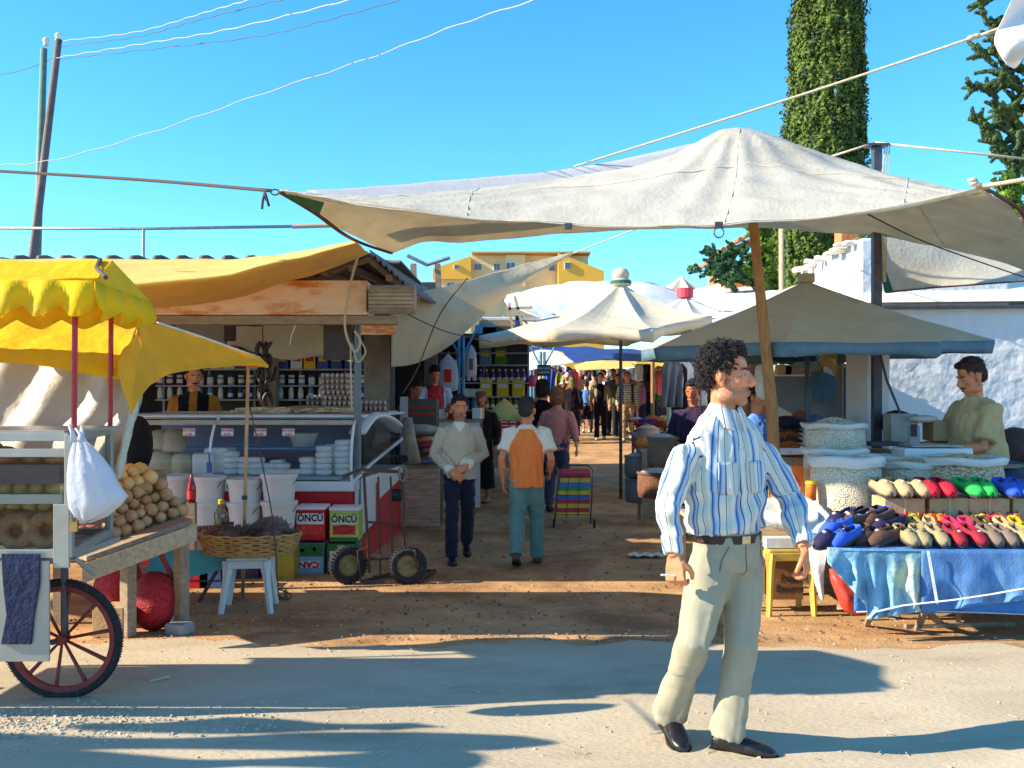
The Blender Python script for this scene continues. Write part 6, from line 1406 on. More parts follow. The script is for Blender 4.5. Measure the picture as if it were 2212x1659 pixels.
for k in range(3): put(et, us, V3(P(690, 0, 10.6).x, 10.7, 1.352 + k * .056), rz=.1)
b = MB(); b.ell((0, 0, .03), (.30, .18, .05), 16, 8); o = b.build('flat_bread', mat('flatbread', (.30, .21, .12), .8, .3, 8, .5), smooth=True, loc=V3(P(665, 0, 10.2).x, 10.15, 1.352)); tag(o, 'flat brown loaf on the counter left of the egg trays', 'bread')
# buckets
bw = mat('bucket_white', (.66, .64, .58), .4, .06, 6, .15, 20, stain=((.42, .36, .26), 6, .58, .45))
bu = thing('bucket', 'x', 'bucket', (0, 0, 0), 'white buckets stacked before the counter')
b = MB(); b.lathe([(.002, .0), (.130, 0), (.134, .01), (.156, .225)], n=28); b.lathe([(.156, .210), (.164, .212), (.164, .228), (.158, .230)], n=28, cap=False); b.build('body', bw, bu, smooth=False)
b = MB(); b.lathe([(.168, .222), (.170, .248), (.160, .256), (.150, .250), (.002, .250)], n=28, cap=False); b.build('lid', bw, bu)
b = MB(); b.tube([V3(.165 * math.cos(t), -.03 - .16 * math.sin(t) * .3, .215 - .10 * math.sin(t)) for t in [i * math.pi / 12 for i in range(13)]], .0035, 5); b.build('handle', steel, bu, smooth=True)
us = [0]; bs_ = V3
for u, v, y, lab in ((450, 1143, 9.15, 'lower white bucket of the left pair before the counter'), (450, 1088, 9.15, 'upper white bucket of the left pair, with the blue scoop in it'), (530, 1144, 9.1, 'lower white bucket behind the bamboo pole'), (530, 1094, 9.1, 'upper white bucket behind the bamboo pole'),
                     (603, 1142, 9.05, 'lower white bucket just left of the upper red tin'), (603, 1083, 9.05, 'topmost white bucket just left of the upper red tin'), (378, 1085, 9.3, 'white bucket behind the onion heap')):
    p = P(u, v, y); put(bu, us, p, rz=rnd.uniform(-.5, .5), label=lab)
for ch_ in []: pass
zb_ = P(0, 1144, 9.1).z
def crate(label, u, y, w, dpt, z, m, name='crate'):
    b = MB(); c = V3(P(u, 0, y).x, y, 0); h = z - g(y); b.box((0, 0, h / 2), (w, dpt, h - .006)); o = b.build(name, m, bevel=.006, loc=c + V3(0, 0, g(y))); return tag(o, label, 'crate')
crate('dark crate under the left pair of white buckets', 450, 9.15, .36, .34, zb_, wood_g); crate('blue and brown crate under the middle white buckets', 528, 9.15, .34, .34, zb_, mat('crate_dark', (.06, .05, .06), .7, .4, 6, .3)); 
yt = thing('oil_tin', 'tall yellow-green tin under the right pair of white buckets', 'tin', V3(P(610, 0, 9.05).x, 9.05, g(9.05))); b = MB(); b.box((0, 0, .195), (.26, .26, zb_ - g(9.05) - .01)); b.build('body', mat('tin_olive', (.38, .30, .03), .4, .25, 6, .2, stain=((.35, .12, .02), 6, .5, .7)), yt, bevel=.01); text_mesh('YUDUM', .055, mat('gold', (.65, .42, .04), .4), 'lettering', yt, (0, -.135, .05))
crate('grey crate under the bucket behind the onion heap', 378, 9.3, .34, .34, P(0, 1085, 9.3).z, wood_g)
o = MB(); o.box((0, 0, 0), (.05, .012, .10)); o.box((0, 0, .09), (.018, .012, .10)); o = o.build('scoop', mat('scoop_blue', (.04, .10, .30), .4), bevel=.006, loc=P(452, 1010, 9.1)); tag(o, 'blue plastic scoop standing in the upper left bucket', 'scoop')
bt = thing('bottle', 'red sauce bottle standing on the onion table corner', 'bottle', P(414, 1085, 8.4)); A2 = At(bt); c = Vector(bt.location); A2.lathe([(.002, 0), (.035, .0), (.037, .12), (.030, .16), (.012, .21), (.012, .235), (.002, .236)], c, 14); A2.done('body', mat('sauce_red', (.30, .01, .015), .2, .2, 8, 0, coat=.5), smooth=True); A2.lathe([(.0375, .03), (.0375, .10)], c, 14, cap=False); A2.done('label', mat('label_red', (.62, .03, .03), .6), solid=.001)
A2.box(c + V3(0, 0, -.20), (.07, .07, .395)); A2.done('stand', wood_g)
# big tins
def tin(label, u, y, z, col_top, stuffs, lid=True):
    t = thing('oil_tin', label, 'tin', V3(P(u, 0, y).x, y, z), 'food tins stacked before the counter'); w = .27; h = .285
    b = MB(); b.box((0, 0, h / 2), (w, w * .9, h)); b.build('body', col_top, t, bevel=.012)
    if lid: b = MB(); b.box((0, 0, h + .012), (w + .014, w * .9 + .014, .035)); b.build('lid', white_p, t, bevel=.012)
    for (cx, cz, sx, sz, m) in stuffs: b = MB(); b.box((cx, -w * .45 - .002, cz), (sx, .003, sz)); b.build('label_patch', m, t)
    return t
tr = mat('tin_red', (.50, .015, .02), .35, .1, 8, .1); tg = mat('tin_green', (.02, .14, .04), .35, .2, 8, .1); tb_ = mat('tin_blue', (.22, .42, .60), .35, .1, 8, .1); tw_ = mat('tin_white', (.72, .74, .72), .4, .05, 8, 0); tom = mat('tomato', (.55, .03, .03), .4, .5, 50, .3, 60, stain=((.75, .20, .22), 45, .52, .8)); lg = mat('tin_lime', (.42, .55, .10), .4, .2, 6); blk = mat('ink_black', (.02, .02, .02), .6)
y1 = 9.3; g1 = g(y1)
t = tin('red ÖNCÜ tomato tin with a white lid, on top of the green and blue tin', 676, y1, g1 + .315, tr, [(0, .20, .25, .10, tw_), (0, .10, .25, .10, tom), (0, .04, .25, .02, tr)]); text_mesh('ÖNCÜ', .088, blk, 'lettering', t, (0, -.128, .205), bold=.03, sx=.9)
t = tin('green ÖNCÜ pepper tin with a white lid beside the hand truck', 748, y1, g1 + .305, lg, [(0, .20, .25, .09, mat('tin_pale', (.55, .66, .40), .4)), (0, .105, .21, .085, tom), (0, .02, .26, .04, tg)]); text_mesh('ÖNCÜ', .088, blk, 'lettering', t, (0, -.128, .205), bold=.03, sx=.9)
b = MB(); b.tube([V3(.075 * math.cos(a_), -.13, .115 + .032 * math.sin(a_)) for a_ in [i * .5 for i in range(13)]], .012, 6); b.build('pepper_print', tr, t)
t = tin('green and blue tin lettered upside down, under the red tomato tin', 673, y1, g1 + .0, tb_, [(0, .225, .262, .115, tg), (0, .095, .19, .06, tw_), (-.06, .225, .04, .03, tw_), (.05, .235, .03, .03, tr)], lid=False); text_mesh('CAN', .075, tr, 'lettering', t, (0, -.129, .095), rot=(math.pi / 2, math.pi, 0), bold=.04, sx=1.2)
t = tin('dark green and white tin under the pepper tin, behind the truck wheel', 742, y1, g1 + .0, tg, [(0, .13, .21, .17, tw_), (0, .13, .17, .13, tb_)], lid=False); text_mesh('SIR', .05, tw_, 'lettering', t, (0, -.129, .25), bold=.02)
for u, sc_, m, lab in ((470, .26, mat('box_blue', (.05, .10, .28), .6), 'blue printed box low behind the white stool'), (430, .22, red_e, 'red printed box low behind the wicker basket')):
    b = MB(); b.box((0, 0, .12), (sc_, .2, .24)); o = b.build('printed_box', m, bevel=.006, loc=V3(P(u, 0, 8.6).x, 8.6, g(8.6))); tag(o, lab, 'box')
# hand truck
ht = thing('hand_truck', 'rusty two-wheeled hand truck parked before the counter', 'hand truck', GP(818, 1240)); A = At(ht)
rm_ = mat('truck_rust', (.10, .05, .035), .7, .35, 14, .4, stain=((.25, .12, .05), 9, .55, .6)); Yt = 8.75
gz = g(Yt); zz = lambda v: P(0, v, Yt).z; xx = lambda u: P(u, 0, Yt).x
for u0, u1_ in ((792, 775), (868, 880)): A.tube([V3(xx(u1_ if 0 else u0 + 8 if u0 < 800 else u0 + 6), Yt - .05, gz + .10), V3(xx(u0 - 4 if u0 < 800 else u0 + 4), Yt + .02, zz(1075)), V3(xx(u0 - 8 if u0 < 800 else u0 - 2), Yt + .05, zz(1022))], .013, 8); A.done('rail', rm_, smooth=True)
for u0 in (816, 843): A.tube([V3(xx(u0 + 6), Yt, gz + .06), V3(xx(u0), Yt + .03, zz(1030))], .009, 6); A.done('slat', rm_)
A.bar(V3(xx(738), Yt + .05, zz(1030)), V3(xx(782), Yt + .05, zz(1014)), .028); A.bar(V3(xx(782), Yt + .05, zz(1016)), V3(xx(862), Yt + .05, zz(1020)), .03); A.done('handle_bar', rm_)
A.tube([V3(xx(795), Yt, zz(1128)), V3(xx(870), Yt, zz(1132))], .011, 6); A.done('cross_bar', rm_); A.tube([V3(xx(765), Yt, zz(1206)), V3(xx(880), Yt, zz(1208))], .013, 8); A.done('axle', rm_)
for u0 in (782, 905): A.tube([V3(xx(u0), Yt - .05, gz + .02), V3(xx(u0 - 6), Yt - .1, gz + .30), V3(xx(u0 - 25 if u0 > 800 else u0 + 16), Yt, gz + .32)], .007, 6); A.done('guard', rm_)
A.b.bar(V3(xx(783), Yt - .05, gz + .02), V3(xx(905), Yt - .05, gz + .02), .025); A.b.bar(V3(xx(905), Yt - .05, gz + .02), V3(xx(930), Yt + .5, gz + .02), .025); A.b.bar(V3(xx(783), Yt - .05, gz + .02), V3(xx(850), Yt + .5, gz + .02), .025); A.b.bar(V3(xx(850), Yt + .5, gz + .02), V3(xx(930), Yt + .5, gz + .02), .025); A.b.bar(V3(xx(800), Yt + .2, gz + .02), V3(xx(915), Yt + .2, gz + .02), .02); A.done('toe_plate', rm_)
def twheel(A, c, r, tilt, hubm):
    N = 32; M_ = Matrix.Rotation(tilt, 3, 'Z'); prof = [(r - .075, -.03), (r - .03, -.045), (r - .006, -.028), (r, 0), (r - .006, .028), (r - .03, .045), (r - .075, .03), (r - .075, -.03)]
    rows = [[c + M_ @ V3(rr * math.cos(t), y, rr * math.sin(t)) for t in [j * 2 * math.pi / N for j in range(N)]] for rr, y in prof]; A.b.grid(rows, close_u=True); ty = A.done('tyre', tyre_m, smooth=True)
    for j in range(N):
        t = j * 2 * math.pi / N
        for sy in (-1, 1): A.b.box(c + M_ @ V3((r - .004) * math.cos(t + sy * .05), sy * .018, (r - .004) * math.sin(t + sy * .05)), (.014, .026, .014), rot=M_ @ Matrix.Rotation(-t, 3, 'Y'))
    A.done('tread', tyre_m, ty)
    A.b.grid([[c + M_ @ V3(rr * math.cos(t), y, rr * math.sin(t)) for t in [j * 2 * math.pi / N for j in range(N)]] for rr, y in ((.002, -.02), (.03, -.022), (.032, -.01), (r - .085, -.012), (r - .076, -.032), (r - .07, -.03), (r - .07, .03), (.002, .02))], close_u=True); A.done('rim', hubm, smooth=False)
rimm = mat('rim_yellow', (.26, .20, .07), .7, .4, 12, .4, stain=((.10, .06, .03), 8, .5, .7))
twheel(A, V3(xx(753), Yt - .03, gz + .165), .165, .45, rimm); twheel(A, V3(xx(882), Yt - .06, gz + .165), .165, .15, rimm)
rope('rope', [V3(xx(870) + .035 * math.cos(t), Yt - .02, zz(1022) + .07 * math.sin(t)) for t in [i * .7 for i in range(19)]], .007, rope_m, 'coil of pale rope hung on the hand truck handle')
b = MB(); b.lathe([(.002, 0), (.05, 0), (.06, .10), (.055, .10), (.045, .01)], n=16); o = b.build('black_pot', mat('pot_black', (.015, .015, .02), .5), smooth=True, loc=V3(xx(852), Yt + .12, zz(1085))); tag(o, 'small black pail hanging behind the hand truck', 'pail')
# ---------------------------------------------------------------- shops and stalls along the lane
metal_sh = mat('shelf_metal', (.35, .36, .38), .5, .1, 8, .1)
def M_(n, c, r=.5, **k): return mat('pack_' + n, srgb(*c), r, .12, 14, .1, **k)
packs = [('red', (190, 30, 34)), ('yellow', (225, 185, 30)), ('green', (70, 120, 40)), ('blue', (50, 70, 150)), ('white', (215, 215, 215)), ('orange', (225, 110, 30)), ('purple', (110, 50, 120)), ('olive', (140, 130, 50)), ('cyan', (90, 150, 190))]
packs = {n: M_(n, c) for n, c in packs}
lblw = mat('label_white', (.72, .70, .66), .6, .05, 9)
def bottle_mesh(name, m, capm, kind=0):
    t = thing(name, 'x', name, (0, 0, 0)); b = MB()
    if kind == 0: b.lathe([(.002, 0), (.036, 0), (.038, .10), (.034, .14), (.014, .17), (.013, .20), (.002, .20)], n=10)
    elif kind == 1: b.lathe([(.002, 0), (.045, 0), (.046, .10), (.040, .115), (.040, .12), (.002, .12)], n=10)
    else: b.lathe([(.002, 0), (.055, 0), (.060, .05), (.058, .14), (.030, .19), (.018, .22), (.002, .22)], n=10, sx=1, sy=.7)
    b.build('body', m, t, smooth=True)
    h = (.20, .12, .22)[kind]; r = (.016, .043, .02)[kind]; b = MB(); b.lathe([(r, h - .01), (r, h + .022), (.002, h + .024)], n=8); b.build('cap', capm, t)
    if kind < 2: b = MB(); b.lathe([((.0385, .0465)[kind], .03), ((.0385, .0465)[kind], .085)], n=10, cap=False); b.build('label', lblw, t)
    return t
def box_mesh(name, m, w, h, m2=None):
    t = thing(name, 'x', 'box', (0, 0, 0)); b = MB(); b.box((0, 0, h / 2), (w, .12, h)); b.build('carton', m, t, bevel=.004)
    b = MB(); b.box((0, -.061, h * .62), (w * .7, .003, h * .3)); b.build('label', m2 or lblw, t); return t
class Kit:
    def __init__(s): s.d = {}
    def get(s, key, mk):
        if key not in s.d: s.d[key] = (mk(), [0])
        return s.d[key]
kit = Kit()
def shelf_row(kind, x0, x1, y, z, gap, keys, label, group, seed, skip=.0, rx=None):
    rn = random.Random(seed); x = x0; i = 0
    while x < x1:
        k = keys[(i // rn.choice((2, 3, 4))) % len(keys)] if len(keys) > 1 else keys[0]
        if rn.random() >= skip:
            o, us = kit.get((kind, k), lambda: (bottle_mesh('bottle' if kind != 'jar' else 'jar', packs[k], packs['white' if k != 'white' else 'blue'], {'bottle': 0, 'jar': 1, 'jug': 2}[kind]) if kind in ('bottle', 'jar', 'jug') else box_mesh('carton_box', packs[k], *{'box': (.16, .22), 'tinbox': (.20, .30), 'small': (.10, .13)}[kind], packs[rn.choice(['white', 'red', 'yellow'])])))
            o['category'] = kind if kind in ('bottle', 'jar') else ('jug' if kind == 'jug' else 'box')
            put(o, us, (x, y + rn.uniform(-.01, .01), z), rz=rn.uniform(-.12, .12), label=label % k, group=group)
        x += gap * rn.uniform(.96, 1.08); i += 1
def shelving(name, label, x0, x1, y, zs, depth=.34, posts=3):
    t = thing(name, label, 'shelves', V3((x0 + x1) / 2, y, g(y))); A = At(t)
    for z in zs: A.box(((x0 + x1) / 2, y, z - .012), (x1 - x0, depth, .022)); A.done('shelf', metal_sh)
    for i in range(posts): A.box((lerp(x0, x1, i / (posts - 1)), y + depth / 2, (zs[-1] + g(y) + .4) / 2), (.03, .03, zs[-1] + .4 - g(y))); A.done('post', metal_sh)
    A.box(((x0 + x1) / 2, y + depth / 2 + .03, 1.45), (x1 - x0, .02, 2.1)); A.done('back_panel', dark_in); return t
# hall interior shelves (behind the counter)
y = 14.2; Zp = lambda v: P(0, v, y).z; Xp = lambda u: P(u, 0, y).x
shelving('shelves', 'metal shelves full of cleaning goods at the back of the market hall', Xp(345), Xp(842), y, [Zp(862), Zp(832), Zp(797), Zp(768)], posts=6)
gH = 'goods on the shelves in the market hall'
for v, kind, gap, keys, lab in ((862, 'bottle', .14, ['white', 'cyan', 'blue', 'white'], '%s bottle on the lowest visible shelf of the market hall'), (832, 'jar', .14, ['purple', 'white', 'blue', 'cyan'], '%s jar on the second shelf of the market hall'), (797, 'box', .19, ['cyan', 'yellow', 'white', 'blue'], '%s box on the third shelf of the market hall'), (768, 'box', .21, ['cyan', 'green', 'orange'], '%s box on the top shelf of the market hall')):
    shelf_row(kind, Xp(350), Xp(838), y - .08, Zp(v), gap, keys, lab, gH, v)
# spice and oil shop with blue poles
y = 17.; Zq = lambda v: P(0, v, y).z; Xq = lambda u: P(u, 0, y).x
shelving('shelves', 'long dark shelving of bottles and tins in the blue-poled shop', Xq(852), Xq(1142), y, [Zq(912), Zq(884), Zq(856), Zq(826), Zq(788), Zq(762)], posts=4)
gS = 'bottles, jars and tins on the shelves of the blue-poled shop'
rowsS = [(912, 'jar', .105, ['olive', 'orange', 'white'], 852, 1142, '%s jar on the lowest shelf of the blue-poled shop'), (884, 'jug', .15, ['cyan', 'white', 'blue'], 852, 1035, '%s jug on the second shelf of the blue-poled shop'), (884, 'bottle', .095, ['olive', 'orange', 'yellow'], 1040, 1140, '%s bottle on the second shelf of the blue-poled shop'),
         (856, 'jug', .15, ['red', 'green', 'yellow', 'orange'], 855, 960, '%s jug on the third shelf of the blue-poled shop'), (856, 'tinbox', .27, ['yellow', 'olive', 'red', 'yellow'], 1050, 1138, '%s oil tin on the third shelf of the blue-poled shop'), (856, 'small', .11, ['white'], 1010, 1045, '%s packet on the third shelf of the blue-poled shop'),
         (826, 'bottle', .10, ['purple', 'blue', 'purple'], 856, 1140, '%s bottle on the fourth shelf of the blue-poled shop'), (788, 'tinbox', .26, ['cyan', 'green', 'yellow', 'orange'], 1015, 1110, '%s tin on the fifth shelf of the blue-poled shop'), (788, 'bottle', .11, ['purple', 'white'], 870, 1010, '%s bottle on the fifth shelf of the blue-poled shop')]
for v, kind, gap, keys, u0, u1_, lab in rowsS: shelf_row(kind, Xq(u0), Xq(u1_), y - .08, Zq(v), gap, keys, lab, gS, v + u0)
bluep = mat('pole_blue', (.08, .30, .50), .5, .15, 8, .2, stain=((.25, .12, .08), 7, .62, .6))
for lab, u, yy in (('sky blue steel pole with splayed braces at the corner of the blue-poled shop', 996, 15.6), ('second sky blue pole further along the lane', 1172, 19), ('third sky blue pole beside the far stalls', 1150, 24)):
    t = thing('blue_pole', lab, 'pole', GX(P(u, 0, yy).x, yy)); A = At(t); top = P(u, 728, yy) if yy < 17 else P(u, 760, yy)
    A.tube([Vector(t.location) - V3(.035, 0, 0), top - V3(.035, 0, 0)], .028, 8); A.tube([Vector(t.location) + V3(.035, 0, 0), top + V3(.035, 0, 0)], .028, 8); A.done('shaft', bluep)
    for sx in (-1, 1): A.tube([top - V3(0, 0, .35), top + V3(sx * .28, 0, .2)], .02, 6); A.done('brace', bluep)
# clutter roof behind the tan sheet: blue trays, boards
for lab, u, v, w, h, m in (('blue crate on the roof clutter behind the tan sheet', 1050, 713, .34, .14, packs['cyan']), ('brown board bundle on the roof clutter', 1070, 700, .5, .10, wood_g), ('pale plank on the roof clutter', 1105, 690, .9, .05, white_p), ('blue box hung under the roof clutter', 1120, 695, .12, .18, packs['blue']), ('dark board behind the roof clutter', 1110, 720, 1.0, .2, dark_in)):
    b = MB(); b.box((0, 0, 0), (w, .3, h)); b = b.build('crate' if 'crate' in lab or 'box' in lab else 'board', m, bevel=.01, loc=P(u, v, 15.8)); tag(b, lab, 'crate' if 'crate' in lab or 'box' in lab else 'board')
cl = thing('shop_roof', 'low dark roof of boards and pale scraps over the blue-poled shop', 'roof', V3(P(1050, 0, 17).x, 17, 2.6)); A = At(cl)
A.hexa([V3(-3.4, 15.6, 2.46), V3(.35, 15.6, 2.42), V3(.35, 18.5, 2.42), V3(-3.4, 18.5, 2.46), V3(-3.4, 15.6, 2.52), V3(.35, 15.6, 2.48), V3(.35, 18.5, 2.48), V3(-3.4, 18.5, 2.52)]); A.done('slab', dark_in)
for k in range(9): a = P(1040 + k * 14, 690 + (k * 37) % 34, 15.7); A.bar(a, a + V3(.35 * math.cos(k * 2.1), .1, .22 * math.sin(k * 1.7)), .03, .02); A.done('scrap_board', (white_p, wood_g, packs['cyan'])[k % 3])
for u, v, u2, v2 in ((1100, 655, 1108, 720), (1112, 640, 1130, 710), (1090, 668, 1150, 664)): A.bar(P(u, v, 15.6), P(u2, v2, 15.6), .04); A.done('timber', wood_p)
for k, (u, v, u2, v2) in enumerate([(945, 570, 952, 622), (893, 570, 897, 648)]): A.bar(P(u, v, 14), P(u2, v2 + 80, 14), .08); A.done('timber', wood_g)
A.tube([P(880, 552, 13.9), P(922, 572, 13.9), P(972, 556, 13.9)], .03, 6); A.done('timber', galv)
# hanging bags
for lab, u0, v0, u1_, v1, yy, m, k in (('pale blue printed carrier bag hanging left of the blue pole', 945, 765, 990, 845, 15.4, bagw, 1), ('white printed carrier bag hanging right of the blue pole', 1006, 745, 1030, 815, 15.4, bagw, 1), ('bright pink bag hanging at the end of the shop shelves', 1140, 808, 1158, 835, 17, mat('bag_pink', (.75, .05, .18), .5, .1, 9), 0)):
    c = P((u0 + u1_) / 2, (v0 + v1) / 2, yy); t = thing('carrier_bag', lab, 'bag', c); w = (u1_ - u0) / FPX * yy / 2; h = (v1 - v0) / FPX * yy / 2
    b = MB(); rows = [[V3(w * f * math.cos(a) * (1 + .05 * math.sin(5 * a + z)), .05 * f * math.sin(a), h * z) for a in [i * 2 * math.pi / 20 for i in range(20)]] for z, f in ((1, .12), (.75, .5), (.5, .85), (0, 1), (-.5, 1.02), (-.9, .95), (-1, .7))]
    b.grid(rows, close_u=True); b.build('bag_body', m, t, smooth=True)
    if k: b = MB(); b.box((0, -.056, -.05), (w * .7, .004, h * .7)); b.build('print', mat('print_dark', (.12, .10, .14), .7) if 'white' in lab else packs['red'], t)
# sign
sg = thing('shop_sign', 'small black shop sign with two lines of pale letters beside the far stalls', 'sign', P(1175, 800, 18)); b = MB(); b.box((0, 0, 0), (.25, .02, .20)); b.build('board', mat('sign_black', (.01, .01, .012), .6), sg, bevel=.003)
text_mesh('BAHAR\nGIDER', .075, mat('sign_letters', (.55, .55, .55), .6), 'lettering', sg, (0, -.013, .0), bold=.02)
# cone of henna on red packet table, goods tables
hy = 14.6; ht_ = thing('spice_table', 'table piled with red packets at the shop front', 'table', GX(P(1090, 0, hy).x, hy)); A = At(ht_); c = P(1090, 905, hy)
A.box((c.x, hy, c.z - .40), (.72, .5, .6)); A.done('table_body', mat('sacking', (.30, .26, .20), .9, .3, 14, .5)); 
b = MB(); b.lathe([(.34, 0), (.18, .15), (.02, .30), (.001, .305)], n=24); o = b.build('spice_cone', mat('henna', (.50, .52, .20), .95, .08, 20, .2), smooth=True, loc=V3(c.x, hy, c.z - .005)); tag(o, 'tall cone of yellow-green ground spice above the red packets', 'spice')
us = [0]; pk_ = box_mesh('packet', packs['red'], .13, .04, lblw); pk_['category'] = 'packet'
for i in range(5):
    for j in range(5): put(pk_, us, V3(c.x - .26 + i * .13, hy - .28 - .02 * (j % 2), c.z - .06 - j * .05), rz=rnd.uniform(-.2, .2), label='red packet stacked below the cone of ground spice', group='red packets below the spice cone')
def goods_table(label, u, v_top, yy, w, d, m, dz=.0):
    t = thing('stall_table', label, 'table', GX(P(u, 0, yy).x, yy)); A = At(t); z = P(0, v_top, yy).z
    A.box((P(u, 0, yy).x, yy, z - .02), (w, d, .03)); A.done('table_top', wood_g)
    A.box((P(u, 0, yy).x, yy - d / 2 + .01, (z + g(yy)) / 2), (w - .04, .02, (z - g(yy)) - .08)); A.done('front_cloth', m)
    for sx in (-1, 1): A.box((P(u, 0, yy).x + sx * w * .45, yy, (z + g(yy)) / 2 - .02), (.04, .04, z - g(yy) - .04)); A.done('leg', wood_g)
    return V3(P(u, 0, yy).x, yy, z)
lumps = {}
def lump(name, cat, label, loc, r, col, key, rn, group=None, seed=0):
    if key not in lumps:
        b = MB(); b.ell((0, 0, 0), 1, 12, 8); b.v = [v * (1 + .25 * mnoise.noise(v * 1.7 + Vector((len(lumps) * 3., 0, 0)))) for v in b.v]
        lumps[key] = (b.build(name, mat('lump_' + key, srgb(*col), .8, .2, 3, .5, 8), smooth=True), [0])
    o, us = lumps[key]; o['category'] = cat
    c = put(o, us, loc, rot=(0, 0, rn.uniform(0, 6)), label=label, group=group, scale=r); return c
rn = random.Random(12)
tp = goods_table('table of white packets and yellow boxes before the red-shirted boy', 955, 905, 13.6, 1.1, .6, mat('white_cloth', (.6, .6, .6), .9, .1, 5, .3))
for i in range(16):
    k = ['white', 'yellow', 'white', 'red', 'cyan', 'orange'][i % 6]; o, us = kit.get(('small', k), lambda: box_mesh('carton_box', packs[k], .10, .13, lblw)); o['category'] = 'box'
    put(o, us, tp + V3(rn.uniform(-.5, .5), rn.uniform(-.25, .25), 0), rz=rn.uniform(-.6, .6), label='%s packet on the white cloth table before the boy in red' % k, group='packets on the white cloth table', scale=rn.uniform(.9, 1.5))
tp = goods_table('low table of folded striped cloths at the left edge of the lane', 915, 1000, 12.3, .5, .9, mat('cloth_stripe', (.5, .35, .25), .9, .4, 5, .3, stretch=(1, 1, 8)))
for i in range(14):
    k = [('orange', (220, 120, 60)), ('pale', (215, 205, 190)), ('blue', (90, 110, 160)), ('red', (190, 60, 60))][i % 4]
    lump('folded_cloth', 'cloth', k[0] + ' folded cloth piled on the low table at the left of the lane', tp + V3(.12 + rn.uniform(-.12, .12), rn.uniform(-.4, .3), .05 + (i % 5) * .06), (.12, .10, .03), k[1], 'fold' + k[0], rn, 'folded cloths on the low table')
# grey oven-like cabinet at the end of the counter
cb = thing('scale_cabinet', 'dark red and grey cabinet with a white edge right of the pillar', 'cabinet', GX(P(905, 0, 12.8).x, 12.8)); A = At(cb); X_ = lambda u: P(u, 0, 12.8).x; Zc = lambda v: P(0, v, 12.8).z
A.box((X_(905), 13.0, (Zc(862) + g(12.8)) / 2), (.46, .4, Zc(862) - g(12.8))); A.done('body', mat('cabinet_brown', (.09, .07, .06), .6, .2, 6, .2), bevel=.01)
A.box((X_(873), 12.78, Zc(920)), (.10, .03, .75)); A.done('edge', mat('cab_steel', (.5, .5, .52), .4, .1, 9)); A.box((X_(905), 12.79, Zc(895)), (.40, .02, .02)); A.box((X_(905), 12.79, Zc(880)), (.40, .02, .02)); A.done('trim', packs['red'])
b = MB(); b.ell((0, 0, 0), (.26, .14, .07), 16, 10); o = b.build('cloth_bundle', mat('cloth_grey', (.36, .32, .28), .9, .2, 9, .6, 20), smooth=True, loc=P(905, 928, 12.3)); tag(o, 'grey cloth bundle on the cabinet beyond the counter end', 'cloth')
b = MB(); b.tube([P(880, 905, 11.2), P(885, 950, 11.1), P(897, 1000, 11.0)], [.06, .075, .07], 10); c = P(885, 950, 11.1); b.shift(c); o = b.build('rolled_sack', mat('sacking2', (.33, .27, .20), .9, .3, 9, .5), smooth=True, loc=c); tag(o, 'rolled brown sacking leaning at the far end of the counter', 'sack')
b = MB(); b.tube(curve([P(772, 935, 9.9), P(800, 900, 10.2), P(835, 905, 10.8), P(862, 930, 11.3)], 12), .10, 12, ey=.3); c = P(815, 905, 10.5); b.shift(c); o = b.build('striped_bag', stripes_mat('bag_stripes', [(0, srgb(220, 225, 225)), (.4, srgb(190, 90, 40)), (1, srgb(120, 170, 210))], .2), smooth=True, loc=c); tag(o, 'striped bag lying over the curved end of the counter', 'bag')
# stalls on the left far side: hanging coloured goods
cols = [('red', (200, 40, 50)), ('green', (60, 150, 60)), ('blue', (50, 80, 170)), ('white', (215, 215, 220)), ('pink', (220, 100, 130)), ('yellow', (225, 195, 60)), ('black', (25, 22, 30)), ('brown', (120, 80, 50)), ('orange', (220, 120, 50)), ('grey', (120, 120, 125))]
gar = {}
def garment(u, v, yy, w, h, key, label, group):
    col = dict(cols)[key]
    if key not in gar:
        b = MB(); rows = []
        for k in range(9):
            z = -k / 8; ww = (.30, .5, .46, .42, .43, .44, .45, .46, .47)[k]; rows.append([V3(lerp(-ww, ww, i / 12), .10 * math.sin(i * 1.3 + k * .4) * (.3 + k / 8), z) for i in range(13)])
        b.grid(rows); gar[key] = (b.build('garment', mat('garment_' + key, srgb(*col), .9, .2, 4, .3), smooth=True, solid=.02), [0])
    o, us = gar[key]; o['category'] = 'garment'; put(o, us, P(u, v, yy), rz=rn.uniform(-.6, .6), label=label, group=group, scale=(w, .5, h))
for i in range(34):
    yy = rn.uniform(22, 34); u = rn.uniform(1140, 1240) if i < 20 else rn.uniform(1380, 1450); k = cols[i % 10][0]
    garment(u, rn.uniform(786, 812), yy, rn.uniform(.25, .45), rn.uniform(.35, .7), k, k + (' garment hanging in the stalls on the left far side' if i < 20 else ' garment hanging at the end of the lane'), 'garments hanging in the far stalls')
for i, u in enumerate([1452, 1466, 1480, 1494, 1508, 1522, 1536]):
    k = ['grey', 'black', 'white', 'grey', 'white', 'grey', 'black'][i]; garment(u, 782 + (i % 2) * 4, 13.6 + i * .1, .30, .62, k, k + ' trousers hanging in the clothes stall right of the lane', 'clothes hung right of the lane')
for lab, u, yy, m in (('brown pole of the clothes stall right of the lane', 1410, 17, wood), ('dark pole in front of the hung clothes', 1478, 14, steel), ('green-white leaning board by the hung clothes', 1455, 15, mat('board_green', (.5, .62, .5), .6))):
    b = MB(); c = GX(P(u, 0, yy).x, yy); b.tube([V3(0, 0, 0), V3(-.0 if m != MATS['board_green'] else -.12, 0, P(0, 770, yy).z - c.z)], .035, 8); o = b.build('stall_pole', m, loc=c); tag(o, lab, 'pole')
b = MB(); b.box((0, 0, 0), (2.4, .03, .7)); 
